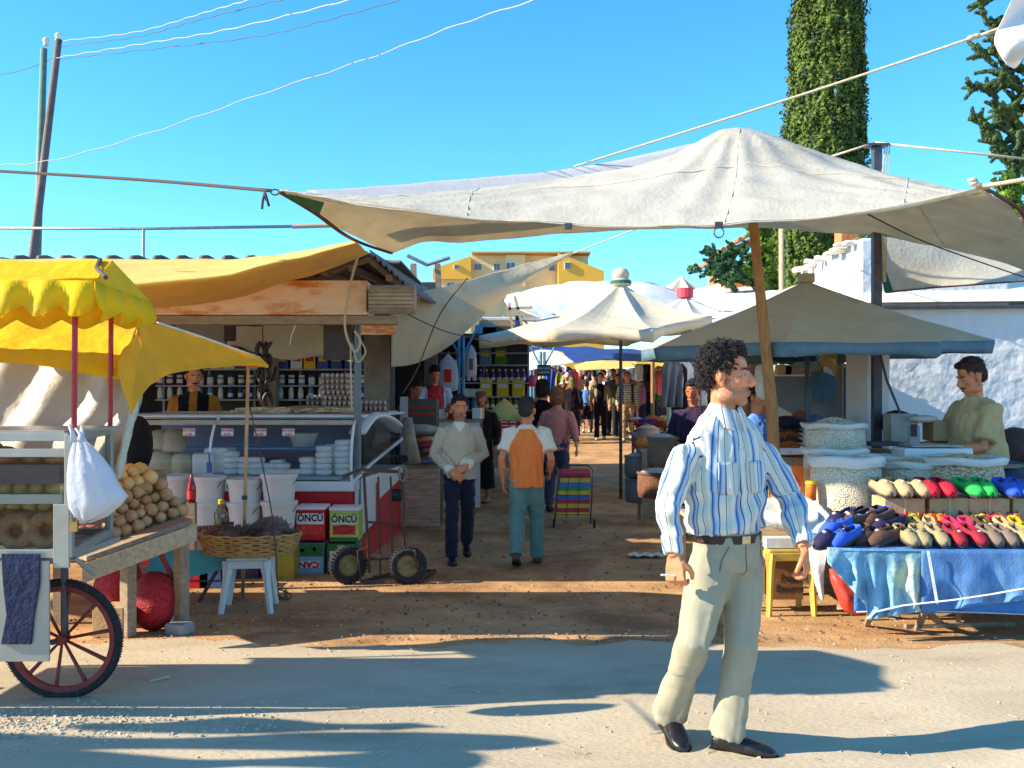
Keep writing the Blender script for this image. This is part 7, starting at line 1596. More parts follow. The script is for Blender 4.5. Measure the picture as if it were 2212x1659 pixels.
rt_ = goods_table('table heaped with bright folded clothes right of the lane', 1430, 935, 15.5, 1.0, 1.2, mat('cloth_dull', (.25, .2, .18), .9, .2, 5, .3))
for i in range(34):
    k = cols[rn.randrange(6) if i % 3 else 8]; lump('folded_cloth', 'cloth', k[0] + ' folded cloth heaped on the table right of the lane', rt_ + V3(rn.uniform(-.45, .45), rn.uniform(-.55, .5), .03 + rn.uniform(0, .20)), (.11, .09, .035), k[1], 'fold_' + k[0], rn, 'folded clothes right of the lane')
# baskets, buckets and sacks along the right of the lane
def sack_open(label, u, v_b, v_t, yy, r, m, mt, cat='sack', heap=.06, taper=.92, group=None, name='sack'):
    c = P(u, v_b, yy); h = P(u, v_t, yy).z - c.z; t = thing(name, label, cat, c, group); A = At(t); N = 36
    rows = [[c + V3(r * f * math.cos(a) * (1 + .02 * math.sin(4 * a + z * 9)), r * f * math.sin(a), h * z) for a in [i * 2 * math.pi / N for i in range(N)]] for z, f in ((0, .80), (.04, .95), (.3, 1.0), (.6, 1.02), (.85, .98), (.95, taper), (1.0, taper + .03), (1.03, taper + .09), (1.0, taper + .11), (.93, taper + .09))]
    A.b.grid(rows, close_u=True); A.done('bag', m, smooth=True)
    A.b.lathe([(r * taper, h * .93), (r * .8, h * .97 + heap * .3), (r * .45, h * .97 + heap * .8), (.001, h * .97 + heap)], c, N); A.done('contents', mt, smooth=True); return t
pail_g = mat('pail_grey', (.16, .15, .15), .5, .2, 9, .2); ice = mat('shelled', (.42, .38, .33), .8, .4, 30, .8, 50)
sack_open('grey pail of pale goods standing by the umbrella pole', 1378, 1030, 985, 12.6, .17, pail_g, ice, 'pail', name='pail')
sack_open('grey tub lettered in black standing under the pail by the umbrella pole', 1382, 1085, 1035, 12.4, .18, pail_g, pail_g, 'tub', heap=0, name='tub')
for lab, u, v0, v1, yy, r, col in (('dark bag of onions right of the umbrella pole', 1432, 1010, 945, 11.5, .18, (.20, .14, .10)), ('brown basket behind the striped-shirt man', 1420, 1075, 1020, 11.0, .22, (.16, .07, .04)), ('beige sack slouched behind the striped-shirt man', 1400, 965, 925, 13.6, .16, (.35, .26, .2))):
    sack_open(lab, u, v0, v1, yy, r, mat('sk_%d' % u, col, .85, .3, 9, .5, 30), ice)
bk = goods_table('rough table of bags behind the striped-shirt man', 1450, 965, 12.6, .9, .9, wood_g)
for i in range(12): k = cols[[7, 8, 5, 9][i % 4]]; lump('bag', 'bag', k[0] + ' bag on the rough table behind the striped-shirt man', bk + V3(rn.uniform(-.4, .4), rn.uniform(-.4, .3), .05), (.12, .1, .08), k[1], 'bg' + k[0], rn, 'bags on the rough table')
# ground slab and paper scraps where sunlight lies
b = MB(); b.poly([GX(-.1, 13.4) + V3(0, 0, .004), GX(.1, 13.4) + V3(0, 0, .004), GX(.3, 40)], (0, 0, .001))
b = MB(); c = GP(1622, 1402) 
b = MB(); q = GP(1395, 1204) + V3(0, 0, .02); rows = [[q + V3((i - 4) * .045, (j - 2) * .05, .012 * math.sin(i * 2.3 + j) + .01) for i in range(9)] for j in range(5)]; b.grid(rows); b.shift(q); o = b.build('paper_sheet', mat('paper', (.7, .68, .6), .8), loc=q, solid=.002); tag(o, 'crumpled pale paper lying on the ground left of the striped-shirt man', 'paper')

# ---------------------------------------------------------------- people of the market
def put_person(label, u, vf, vh, yaw, look, arms='down', step=.0, Y=None, group=None, far=False, lk=0, nod=0, lean=0, z=None, voxel=.011):
    p = GP(u, vf) if Y is None else GX(P(u, 0, Y).x, Y)
    zf = p.z if z is None else z; h = (CAMH + (VH - vh) / FPX * p.y) - zf
    J, s = pose(p.x, p.y, h, yaw, arms, step, lean, look=lk, nod=nod, z=zf); look = dict(look); look['scale'] = s
    return person(label, J, look, group, voxel, far)
def cl_(n, c, **k): return mat('cloth_' + n, srgb(*c), .88, .08, 8, .25, 160, spec=.12, sheen=.1)
def hands_front(J, q):
    J['elR'] = q(.27, -.02, 1.13); J['wrR'] = q(.10, .21, .96); J['elL'] = q(-.27, -.02, 1.13); J['wrL'] = q(-.06, .19, 1.02)
    rt = J['side']; fw = Vector((-rt.y, rt.x, 0)); Z = Vector((0, 0, 1))
    J['hdR'] = ((-rt * .75 + fw * .2 - Z * .55), -fw, .35, -1); J['hdL'] = ((rt * .8 + fw * .2 - Z * .45), -fw, .35, 1)
def swm(c, J, rt):
    for S in 'RL':
        d, t, _ = seg_d(c, J['el' + S], J['wr' + S])
        if t > .78 and d < .075: return 1
    fr = (c - J['neck']); return 1 if fr.y < -.01 and -.085 < fr.z and abs(fr.dot(rt)) < .062 + fr.z * .62 else 0
knit = stripes_mat('ribbed_knit', [(0, srgb(206, 194, 170)), (1, srgb(210, 198, 174))], .1, .95, rib=.022)
put_person('man in a grey-beige ribbed sweater and dark trousers walking towards the camera', 992, 1208, 857, 8, dict(stubble=1, shirt=[knit, cl_('offwhite', (232, 226, 208))], shirt_mat=swm, shirt_uv=cloth_uv, shirt_fit=1.06, depth=.13, torso_w=1.12, pants=cl_('ink', (40, 42, 56)), shoes=leather, hairstyle='short', hair='black', shirt_low=-.18, cuff=.052, fold=.008, pants_fit=1.0, head_scale=1.06, skin='tan', shirt_name='sweater'), hands_front, .24, nod=.08, lk=8)
def ragm(c, J, rt):
    d = min(seg_d(c, J['sh' + S], J['el' + S])[0] for S in 'RL'); x = abs((c - J['neck']).dot(rt)); dz = J['neck'].z - c.z; return 1 if (dz < .25 and x > .045 + dz * .62) or (d < .095 and x > .16 and dz < .5) or dz < .03 else 0
def arms_walk(J, q):
    J['elR'] = q(.26, -.12, 1.13); J['wrR'] = q(.24, .10, .98); J['elL'] = q(-.26, -.08, 1.13); J['wrL'] = q(-.25, .02, .88)
put_person('boy in an orange shirt with white sleeves and pale green trousers, seen from behind', 1138, 1222, 862, 176, dict(shirt=[cl_('orange', (250, 136, 70)), cl_('offwhite', (232, 226, 208))], shirt_mat=ragm, sleeve=.44, shirt_fit=1.10, depth=.13, torso_w=1.06, shirt_low=-.30, pants=cl_('seagreen', (98, 138, 132)), shoes=mat('shoe_brown', srgb(90, 70, 60), .7), hairmat=mat('hair_darkgrey', srgb(64, 60, 58), .6, .5, 40, .5, 90), hairstyle='short', fold=.016, fold_scale=(9, 9, 2), pants_fit=1.12, head_scale=1.1), arms_walk, .20, lk=-12)
def pull(J, q):
    J['elR'] = q(.26, -.06, 1.14); J['wrR'] = q(.30, -.18, .93); J['elL'] = q(-.26, .04, 1.14); J['wrL'] = q(-.2, .2, 1.0)
put_person('woman in a dusty pink top pulling the striped trolley, seen from behind', 1203, 1105, 838, 170, dict(shirt=cl_('dustypink', (196, 122, 112)), pants=cl_('slate', (66, 66, 92)), shoes=leather, hair='auburn', hairstyle='bob', shirt_low=-.18, fat=1.08, pants_fit=1.0, sleeve=.86, cuff=.05), pull, .12)
put_person('old man in a flat cap and dark coat standing behind the man in the sweater', 1040, 1084, 846, -12, dict(shirt=[cl_('coat', (32, 28, 34)), cl_('grizzled', (120, 112, 100))], shirt_mat=lambda c, J, rt: 1 if abs((c - J['chest']).dot(rt)) < .055 and (c - J['chest']).y < -.02 else 0, skirt=.12, pants=cl_('coatskirt', (24, 22, 28)), shoes=mat('shoe_tan', srgb(150, 120, 90), .7), hairstyle='cap', capmat=cl_('capwool', (92, 78, 60)), hair='grey', skin='dark', moustache=1, shirt_low=-.2, shirt_fit=1.05, depth=.14), nod=.1)
J_ = None
put_person('stallholder in an ochre sweater and dark vest behind the cheese counter', 420, 0, 788, 10, dict(shirt=[cl_('ochre', (168, 112, 40)), cl_('vest', (24, 18, 34))], shirt_mat=lambda c, J, rt: 1 if .045 < abs((c - J['neck']).dot(rt)) < .17 else 0, hair='black', moustache=1, skin='tan', shirt_fit=1.08, head_scale=1.05, pants=cl_('ink', (40, 42, 56)), shoes=leather), 'fwd', Y=11.6, nod=.22, lk=18)
put_person('boy in a red and white shirt leaning over goods by the blue pole', 938, 0, 792, 20, dict(shirt=[packs['red'], cl_('paleblue', (190, 200, 220))], shirt_mat=lambda c, J, rt: 0 if abs((c - J['neck']).dot(rt)) < .13 else 1, hair='black', skin='tan', sleeve=.44, shirt_fit=1.0, pants=packs['red'], shoes=leather), 'fwd', Y=15.2, nod=.5, z=g(15.2) + .10)
put_person('dark-haired man bent over behind the grey cabinet', 888, 0, 822, 40, dict(shirt=cl_('taupe', (110, 96, 84)), hair='black', skin='dark', pants=cl_('ink', (40, 42, 56)), shoes=leather, shirt_fit=1.05), 'fwd', Y=13.6, nod=.5, lean=.06)
put_person('woman in a beige vest over black walking towards the camera down the lane', 1297, 950, 806, -4, dict(shirt=[cl_('black', (20, 16, 26)), cl_('beigevest', (140, 124, 98))], shirt_mat=lambda c, J, rt: 1 if abs((c - J['chest']).dot(rt)) > .085 else 0, shirt_low=-.75, torso_w=.95, pants=cl_('black', (20, 16, 26)), shoes=cl_('paleshoe', (150, 190, 160)), hair='brown', hairstyle='short', skin='light'), 'down', .10)
put_person('grey-haired man in a striped pale shirt and dark vest walking beside the umbrella pole', 1355, 952, 804, -6, dict(shirt=[stripes_mat('pale_rows', [(0, srgb(205, 200, 170)), (.7, srgb(205, 200, 170)), (.75, srgb(70, 66, 70)), (1, srgb(70, 66, 70))], .055), cl_('vestdark', (66, 60, 70))], shirt_uv=lambda me, base, J, rt, fw: me.attributes.new('st', 'FLOAT_VECTOR', 'POINT').data.foreach_set('vector', [q for v in me.vertices for q in (v.co.z, 0, 0)]), shirt_mat=lambda c, J, rt: 1 if .09 < abs((c - J['chest']).dot(rt)) < .16 else 0, pants=cl_('sand', (168, 142, 104)), shoes=cl_('paleshoe2', (190, 180, 150)), hair='grey', hairstyle='short', skin='tan', fat=1.12), 'down', .12)
put_person('woman all in black with a pale headscarf walking away along the left stalls', 1236, 958, 815, 170, dict(shirt=cl_('black', (20, 16, 26)), skirt=.12, pants=cl_('black', (20, 16, 26)), shoes=leather, hairstyle='scarf', hairmat=cl_('scarfolive', (120, 110, 70)), fat=1.15), 'down', .05, voxel=.016)
put_person('person with long black hair beside the woman in pink', 1172, 0, 822, 165, dict(shirt=cl_('black', (20, 16, 26)), skirt=.3, pants=cl_('black', (20, 16, 26)), shoes=leather, hairstyle='bob', hair='black', fat=1.1), 'down', .05, Y=14.2, voxel=.016)
put_person('child in a light blue shirt and black shorts walking away', 1267, 935, 824, 175, dict(shirt=cl_('skyblue', (96, 140, 216)), sleeve=.44, pants=cl_('black', (20, 16, 26)), pants_end=.1, shoes=packs['white'], hair='brown'), 'down', .08, voxel=.014)
put_person('man in a grey T-shirt and jeans seen from behind at the clothes table', 1393, 938, 793, 150, dict(shirt=[cl_('greytee', (118, 128, 140)), cl_('navy', (36, 30, 72))], shirt_mat=lambda c, J, rt: 1 if (c - J['chest']).dot(rt) > .05 else 0, sleeve=.44, pants=cl_('jeans', (52, 66, 104)), shoes=leather, hair='brown', skin='tan', fat=1.1), 'down', .04, voxel=.014)
put_person('man in a red jacket standing by the clothes table', 1421, 930, 792, 60, dict(shirt=cl_('redjacket', (178, 26, 32)), pants=cl_('ink', (40, 42, 56)), shoes=leather, hair='black', skin='tan'), 'fwd', voxel=.014)
put_person('seated-looking dark man in a patterned jacket behind the striped-shirt man', 1500, 0, 822, -30, dict(shirt=cl_('darkpat', (52, 36, 60)), pants=cl_('ink', (40, 42, 56)), shoes=leather, hair='black', skin='dark', shirt_fit=1.1), 'fwd', Y=11.6, nod=.3, z=g(11.6) - .12)
put_person('man whose face shows just behind the shoulder of the striped-shirt man', 1636, 0, 832, 10, dict(shirt=cl_('skyblue', (96, 140, 216)), pants=cl_('ink', (40, 42, 56)), shoes=leather, hair='black', skin='tan'), 'fwd', Y=10.0, nod=.3, z=g(10) - .12, lk=20)
# trolley
tr_ = thing('shopping_trolley', 'shopping trolley with a rainbow-striped bag pulled by the woman in pink', 'trolley', GP(1238, 1140)); A = At(tr_)
Yt = tr_.location.y; xx = lambda u: P(u, 0, Yt).x; zz = lambda v: P(0, v, Yt).z; lb = .10
pa = {}
TL, TR, BL_, BR = V3(xx(1209), Yt + .10, zz(1025)), V3(xx(1277), Yt + .10, zz(1025)), V3(xx(1202), Yt - .05, zz(1115)), V3(xx(1272), Yt - .05, zz(1115))
sc_ = [(200, 60, 70), (225, 190, 60), (80, 120, 190), (70, 150, 90), (225, 190, 60), (80, 120, 190), (200, 60, 70), (225, 190, 60)]
stt = [(0, srgb(*sc_[0]))]
ms_ = [mat('trolley_%d' % i, srgb(*c), .8, .12, 20, .2) for i, c in enumerate(sc_)]
nn = 10; fwd = V3(0, .16, .05)
for k in range(nn):
    A.b.use(ms_[k % 8]); a, b_ = TL.lerp(BL_, k / nn), TR.lerp(BR, k / nn); c, d = TL.lerp(BL_, (k + 1) / nn), TR.lerp(BR, (k + 1) / nn); e = k % 2 * .0
    A.b.hexa([c - V3(0, 0, 0), d, d + fwd, c + fwd, a, b_, b_ + fwd, a + fwd])
A.done('bag', None)
for pts in ([V3(xx(1196), Yt - .09, zz(1135)), V3(xx(1204), Yt + .0, zz(1060)), V3(xx(1214), Yt + .08, zz(1016)), V3(xx(1220), Yt + .08, zz(1006)), V3(xx(1272), Yt + .08, zz(1006)), V3(xx(1281), Yt + .08, zz(1016)), V3(xx(1279), Yt + .0, zz(1060)), V3(xx(1274), Yt - .09, zz(1130))],): A.tube(pts, .009, 8)
for t in (.3, .65): A.tube([TL.lerp(TR, t) - V3(0, .012, 0), BL_.lerp(BR, t) - V3(0, .012, 0)], .004, 5)
for t in (.05, .5, .95): A.tube([TL.lerp(BL_, t) - V3(0, .014, 0), TR.lerp(BR, t) - V3(0, .014, 0)], .004, 5)
A.done('frame', steel, smooth=True)
for u in (1196, 1283): A.lathe([(.002, -.012), (.05, -.012), (.055, 0), (.05, .012), (.002, .012)], V3(xx(u), Yt - .05, tr_.location.z + .056), 16, M_=Matrix.Rotation(math.pi / 2, 3, 'Y')); A.done('wheel', tyre_m, smooth=True)
# far crowd: a few simpler figures, then copies
crowd = []
specs = [('white headscarf and brown coat', 'scarf', (215, 210, 205), (120, 70, 50), (60, 50, 50)), ('white cap and grey jacket', 'short', (215, 215, 215), (140, 140, 120), (50, 50, 60)), ('dark blue suit', 'short', (30, 24, 24), (40, 44, 66), (40, 44, 66)), ('beige shirt', 'short', (40, 30, 26), (190, 176, 140), (60, 60, 70)),
         ('white shirt', 'short', (60, 44, 30), (210, 210, 215), (110, 100, 80)), ('olive jacket', 'short', (34, 27, 30), (90, 86, 60), (40, 40, 46)), ('pink blouse', 'bob', (90, 60, 40), (190, 110, 120), (60, 50, 60)), ('brown jacket', 'short', (90, 88, 86), (100, 72, 56), (50, 46, 50))]
for i, (d, hs, hc_, sc__, pc) in enumerate(specs):
    lk_ = dict(shirt=cl_('c%d' % i, sc__), pants=cl_('p%d' % i, pc), shoes=leather, hairstyle=hs, hairmat=mat('crowd_hair_%d' % i, srgb(*hc_), .8), skin='tan')
    J, s = pose(0, 30, 1.70, (i * 67) % 360 if i % 3 else 178, 'down', .08); lk_['scale'] = s
    r, _, _ = person('x', J, lk_, 'crowd at the far end of the lane', far=True); crowd.append((r, [0], d))
rn = random.Random(77); slots = [(1228, 24.5), (1250, 29), (1266, 31), (1283, 27), (1305, 30), (1325, 26), (1335, 33), (1345, 29), (1372, 27), (1382, 31), (1405, 26), (1218, 33), (1245, 36), (1272, 38), (1298, 40), (1318, 38), (1342, 42), (1362, 36), (1390, 38), (1420, 33), (1432, 29), (1209, 26), (1193, 24), (1442, 36), (1258, 44), (1310, 46), (1378, 46), (1234, 40), (1216, 25.5), (1334, 25.5), (1386, 24.5), (1438, 23), (1290, 34), (1350, 37), (1330, 44), (1204, 30), (1275, 47), (1368, 40), (1412, 42), (1240, 32), (1313, 35)]
for i, (u, yy) in enumerate(slots):
    r, us, d = crowd[i % len(crowd)]; x = P(u, 0, yy).x
    k = copy_tree(r) if us[0] else r; us[0] = 1; k.location = (x, yy, g(yy)); k.rotation_euler = (0, 0, rn.uniform(-.6, .6) if i % 2 else math.pi * rn.random())
    s = rn.uniform(.93, 1.03); k.scale = (s, s, s); k['label'] = 'distant shopper in %s at the far end of the lane' % d; k['group'] = 'crowd at the far end of the lane'
# dark backdrop of far stalls
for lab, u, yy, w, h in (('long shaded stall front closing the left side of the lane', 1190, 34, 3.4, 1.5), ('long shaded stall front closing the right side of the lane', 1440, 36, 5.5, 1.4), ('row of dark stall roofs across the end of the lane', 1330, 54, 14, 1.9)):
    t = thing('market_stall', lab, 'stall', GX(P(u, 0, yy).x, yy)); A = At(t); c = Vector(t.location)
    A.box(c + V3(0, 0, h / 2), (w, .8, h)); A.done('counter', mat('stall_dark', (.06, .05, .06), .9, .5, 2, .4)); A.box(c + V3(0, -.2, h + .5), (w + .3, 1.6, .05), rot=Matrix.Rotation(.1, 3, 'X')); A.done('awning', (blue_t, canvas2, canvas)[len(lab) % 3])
    for sx in (-1, 1): A.tube([c + V3(sx * w / 2, -.8, 0), c + V3(sx * w / 2, -.8, h + .4)], .03, 6); A.done('pole', steel)
# ---------------------------------------------------------------- right side stalls
# grey partition with things on top
gp = thing('grey_partition', 'grey sheet-metal partition behind the nut stall with goods along its top', 'partition', GX(P(1745, 0, 10.9).x, 10.9)); A = At(gp)
X_ = lambda u, y=10.9: P(u, 0, y).x; Zr = lambda v, y=10.9: P(0, v, y).z
A.box(((X_(1668) + X_(1832)) / 2, 10.9, (Zr(812) + g(10.9)) / 2), (X_(1832) - X_(1668), .04, Zr(812) - g(10.9))); A.done('panel', mat('grey_panel', (.20, .21, .22), .6, .12, 3, .15, stain=((.12, .11, .10), 2, .55, .5)))
A.box(((X_(1668) + X_(1800)) / 2, 10.85, Zr(811)), (X_(1800) - X_(1668), .10, .02)); A.done('ledge', white_p)
gp2 = thing('plywood_sheet', 'brown upright board beside the grey partition', 'board', GX(X_(1815), 10.6)); A = At(gp2); A.box((X_(1818), 10.78, 1.0), (.10, .05, 1.75)); A.done('board', wood_g)
b = MB(); b.box((0, 0, 0), (.22, .05, .55)); o = b.build('dark_shutter', mat('shutter_blue', (.08, .11, .16), .6), loc=P(1846, 850, 10.5), bevel=.01); tag(o, 'blue-grey narrow shutter beside the whitewashed pillar', 'shutter')
for lab, u, v, w, h, m in (('brown tray of small goods on top of the grey partition', 1730, 800, .40, .10, wood_g), ('pale blue box on the tray above the grey partition', 1735, 787, .26, .05, packs['cyan']), ('cardboard box at the left end of the partition top', 1690, 800, .16, .12, MATS['cardboard']), ('cream box above the grey partition near the pillar', 1790, 790, .18, .2, packs['white'])):
    b = MB(); b.box((0, 0, 0), (w, .2, h)); o = b.build('box', m, loc=P(u, v, 10.9), bevel=.006); tag(o, lab, 'box')
def drape(label, rows, m, name='jacket', cat='jacket', wr=.02, ws=7):
    o = cloth(name, rows, m, 26, 22, wr, ws, origin=rows[1][1], thick=.01); return tag(o, label, cat)
drape('blue denim jacket hung over the grey partition', [[P(1752, 806, 10.7), P(1775, 802, 10.7), P(1800, 812, 10.7)], [P(1750, 835, 10.6), P(1776, 835, 10.55), P(1803, 838, 10.65)], [P(1758, 862, 10.6), P(1775, 872, 10.55), P(1798, 850, 10.65)]], mat('denim', srgb(70, 104, 130), .9, .2, 9, .5))
drape('dark blue cloth slung under the beige umbrella', [[P(1655, 765, 10.6), P(1700, 772, 10.6), P(1760, 768, 10.6)], [P(1655, 775, 10.6), P(1700, 783, 10.6), P(1765, 778, 10.6)]], mat('navy_cloth', (.02, .03, .09), .9), 'cloth', 'cloth')
drape('bright blue bag stuffed above the partition under the umbrella', [[P(1715, 758, 10.7), P(1745, 752, 10.7), P(1770, 762, 10.7)], [P(1715, 775, 10.6), P(1745, 778, 10.6), P(1770, 780, 10.6)]], packs['cyan'], 'cloth', 'cloth', .03)
drape('mustard cloth hanging beside the bright blue bag under the umbrella', [[P(1772, 768, 10.8), P(1795, 762, 10.8), P(1825, 765, 10.8)], [P(1775, 790, 10.8), P(1795, 800, 10.8), P(1822, 830, 10.8)]], mat('mustard', (.45, .33, .12), .9), 'cloth', 'cloth', .03)
drape('cream shirt hanging beside the wooden pole', [[P(1632, 792, 9.0), P(1645, 788, 9.0), P(1662, 796, 9.0)], [P(1630, 825, 9.0), P(1646, 828, 8.95), P(1664, 826, 9.0)], [P(1636, 858, 9.0), P(1648, 864, 8.95), P(1660, 862, 9.0)]], mat('cream_shirt', (.55, .50, .42), .9), 'shirt', 'shirt', .015)
# dried goods trays
tableR = goods_table('long low table under the trays of dried goods behind the nut sacks', 1735, 975, 9.3, 1.1, 1.6, wood_g)
tray_m = mat('tray_white', (.6, .6, .6), .5)
gm = [('orange-brown', (170, 84, 24)), ('golden', (190, 120, 40)), ('dark brown', (86, 52, 26)), ('reddish', (130, 50, 30))]
for i in range(10):
    r_, c_ = divmod(i, 2); y = 8.55 + r_ * .32; u = 1705 + c_ * 62; z = P(0, 975, 9.3).z + .02 + r_ * .03; n, col = gm[(i * 3) % 4]
    t = thing('goods_tray', 'tray of %s dried goods, %s row behind the nut sacks' % (n, ('nearest', 'second', 'third', 'fourth', 'farthest')[r_]), 'tray', V3(P(u, 0, y).x, y, z), 'trays of dried goods'); A = At(t); c = Vector(t.location)
    A.box(c + V3(0, 0, .03), (.27, .26, .055)); A.done('tray', tray_m, bevel=.01)
    b = MB(); rr = random.Random(i)
    for _ in range(160):
        q = V3(rr.uniform(-.12, .12), rr.uniform(-.11, .11), 0); q.z = .055 + .05 * (1 - (q.x / .13) ** 2) * (1 - (q.y / .13) ** 2); b.ell(q, (.011, .009, .008), 5, 3)
    b.ell((0, 0, .045), (.12, .115, .045), 12, 6); b.build('dried_goods', mat('dry_' + n.replace('-', '_').replace(' ', '_'), srgb(*col), .8, .4, 30, .4), t)
for lab, u, v, y, r, col in (('dark navy bag lying behind the trays of dried goods', 1700, 912, 9.6, (.20, .12, .07), (26, 24, 44)), ('brown round bundle behind the trays of dried goods', 1732, 905, 9.8, (.10, .1, .08), (140, 84, 56)), ('grey-blue bag behind the tall nut sack', 1757, 912, 9.7, (.11, .1, .08), (100, 106, 130)), ('black bag heap beside the scale', 1935, 912, 9.2, (.20, .14, .10), (20, 14, 34)), ('dim sack at the right edge behind the nut seller', 2200, 965, 9.0, (.25, .2, .18), (84, 66, 66)), ('greyish sack low behind the blue slippers', 2190, 1030, 8.4, (.25, .2, .14), (66, 70, 92))):
    lump('bag', 'bag', lab, P(u, v, y), r, col, lab[:14].replace(' ', ''), rn)
# nut sacks
clearp = mat('sack_plastic', (.74, .72, .66), .35, .05, 5, .5, 20, trans=.15, spec=.5)
seedm = mat('pumpkin_seeds', (.58, .53, .40), .7, .0, 10, .2)
def pebbled(name, c1, c2, sc, stretch=(1, 1, 1.6)):
    m = bpy.data.materials.new(name); m.use_nodes = True; MATS[name] = m; N = m.node_tree.nodes; L = m.node_tree.links; b = N['Principled BSDF']; b.inputs['Roughness'].default_value = .6
    tc = N.new('ShaderNodeTexCoord'); mp = N.new('ShaderNodeMapping'); mp.inputs['Scale'].default_value = stretch; v = N.new('ShaderNodeTexVoronoi'); v.inputs['Scale'].default_value = sc; L.new(tc.outputs['Object'], mp.inputs[0]); L.new(mp.outputs[0], v.inputs['Vector'])
    cr = N.new('ShaderNodeValToRGB'); cr.color_ramp.elements[0].color = (*c1, 1); cr.color_ramp.elements[1].color = (*c2, 1); cr.color_ramp.elements[0].position = .25; cr.color_ramp.elements[1].position = .75; L.new(v.outputs['Distance'], cr.inputs[0]); 
    n = N.new('ShaderNodeTexNoise'); n.inputs['Scale'].default_value = 7; L.new(tc.outputs['Object'], n.inputs[0]); mx = N.new('ShaderNodeMix'); mx.data_type = 'RGBA'; mx.blend_type = 'MULTIPLY'; mx.inputs['Factor'].default_value = .5; L.new(cr.outputs[0], mx.inputs['A']); L.new(n.outputs['Fac'], mx.inputs['B']); 
    mg = N.new('ShaderNodeMix'); mg.data_type = 'RGBA'; mg.blend_type = 'ADD'; mg.inputs['Factor'].default_value = .25; L.new(mx.outputs['Result'], mg.inputs['A']); L.new(cr.outputs[0], mg.inputs['B']); L.new(mg.outputs['Result'], b.inputs['Base Color'])
    bp = N.new('ShaderNodeBump'); bp.inputs['Strength'].default_value = .9; bp.inputs['Distance'].default_value = .01; bp.invert = True; L.new(v.outputs['Distance'], bp.inputs['Height']); L.new(bp.outputs[0], b.inputs['Normal']); return m
seed_sack = pebbled('seed_sack', (.92, .84, .64), (.50, .42, .28), 75); nut_sack = pebbled('nut_sack', (.86, .62, .36), (.36, .21, .11), 42)
def kernels(root, c, r, ztop, heap, n, size, m, seed):
    rr = random.Random(seed); b = MB()
    for _ in range(n):
        a = rr.random() * 6.283; q = r * math.sqrt(rr.random()); z = ztop + heap * (1 - (q / r) ** 1.5) + rr.uniform(0, .006)
        b.ell(V3(q * math.cos(a), q * math.sin(a), z), (size, size * .6, size * .4), 6, 4, Matrix.Rotation(rr.random() * 6, 3, 'Z') @ Matrix.Rotation(rr.uniform(-.5, .5), 3, 'X'))
    o = b.build('kernels', m, root, smooth=True); return tag(o, kind='stuff')
for lab, u, vb, vt, y, r, m, km, heap, ks, n in (
    ('tall clear sack of pumpkin seeds nearest the road, right of the striped-shirt man', 1827, 1132, 992, 7.6, .262, seed_sack, seedm, .05, .010, 900),
    ('clear sack heaped with seeds behind the tall one, open end rolled down', 1803, 1052, 972, 8.05, .245, seed_sack, seedm, .03, .010, 700),
    ('topmost heaped sack of seeds standing behind the other seed sacks', 1802, 985, 918, 8.5, .255, seed_sack, seedm, .075, .011, 900),
    ('clear sack of pale seeds between the tall seed sack and the peanuts', 1968, 1085, 1000, 7.9, .23, seed_sack, mat('chickpea', (.62, .48, .22), .7, .2, 20), .05, .011, 700),
    ('small heap of seeds in a sack directly behind the tall seed sack', 1925, 1060, 988, 8.2, .16, seed_sack, seedm, .03, .011, 300),
    ('sack of peanuts in front of the nut seller', 2082, 1090, 992, 7.75, .285, nut_sack, mat('peanut', (.62, .42, .20), .7, .2, 30, .4), .055, .019, 420)):
    t = sack_open(lab, u, vb, vt, y, r, m, m, heap=heap * .6, taper=.90, group=None); c = Vector(t.location); h = P(u, vt, y).z - c.z
    kernels(t, c, r * .88, h * .95, heap, n, ks, km, int(u)); b = MB(); N = 40
    rows = [[V3(r * f * math.cos(a) * (1 + .03 * math.sin(7 * a + z * 30)), r * f * math.sin(a), h * z + .006 * math.sin(5 * a)) for a in [i * 2 * math.pi / N for i in range(N)]] for z, f in ((.95, .93), (1.04, .99), (1.07, 1.05), (1.03, 1.09), (.95, 1.08), (.90, 1.06))]
    b.grid(rows, close_u=True); b.build('rolled_rim', clearp, t, smooth=True)
# table under the sacks
nt = thing('nut_table', 'low table covered in pale plastic under the nut sacks', 'table', V3(1.9 + .9, 8.1, g(8))); A = At(nt); zt_ = P(0, 1134, 7.6).z
A.box((2.95, 8.2, zt_ - .02), (3.0, 1.5, .03)); A.done('table_top', wood_p); A.box((2.95, 7.45, zt_ - .07), (3.0, .03, .07)); A.done('apron', wood_p)
for x, y in ((1.52, 7.5), (2.9, 7.5), (1.52, 8.9), (4.3, 8.9), (4.3, 7.5)): A.box((x, y, (zt_ + g(y)) / 2 - .02), (.06, .06, zt_ - g(y) - .04)); A.done('leg', wood_p)
for lab, u, v, y, w, d, h, dz in (('block carrying the second seed sack', 1803, 1052, 8.05, .4, .3, 0, 0), ('block carrying the topmost seed sack', 1802, 985, 8.5, .45, .4, 0, 0), ('block carrying the pale seed sack', 1960, 1085, 8.0, .5, .4, 0, 0), ('block carrying the peanut sack', 2082, 1090, 7.8, .5, .4, 0, 0)):
    z1_ = P(0, v, y).z - .004; b = MB(); hh = z1_ - zt_; b.box((0, 0, hh / 2), (w, d, hh - .004)); o = b.build('wooden_block', wood_g, loc=V3(P(u, 0, y).x, y, zt_)); tag(o, lab.replace('block', 'wooden block'), 'block')
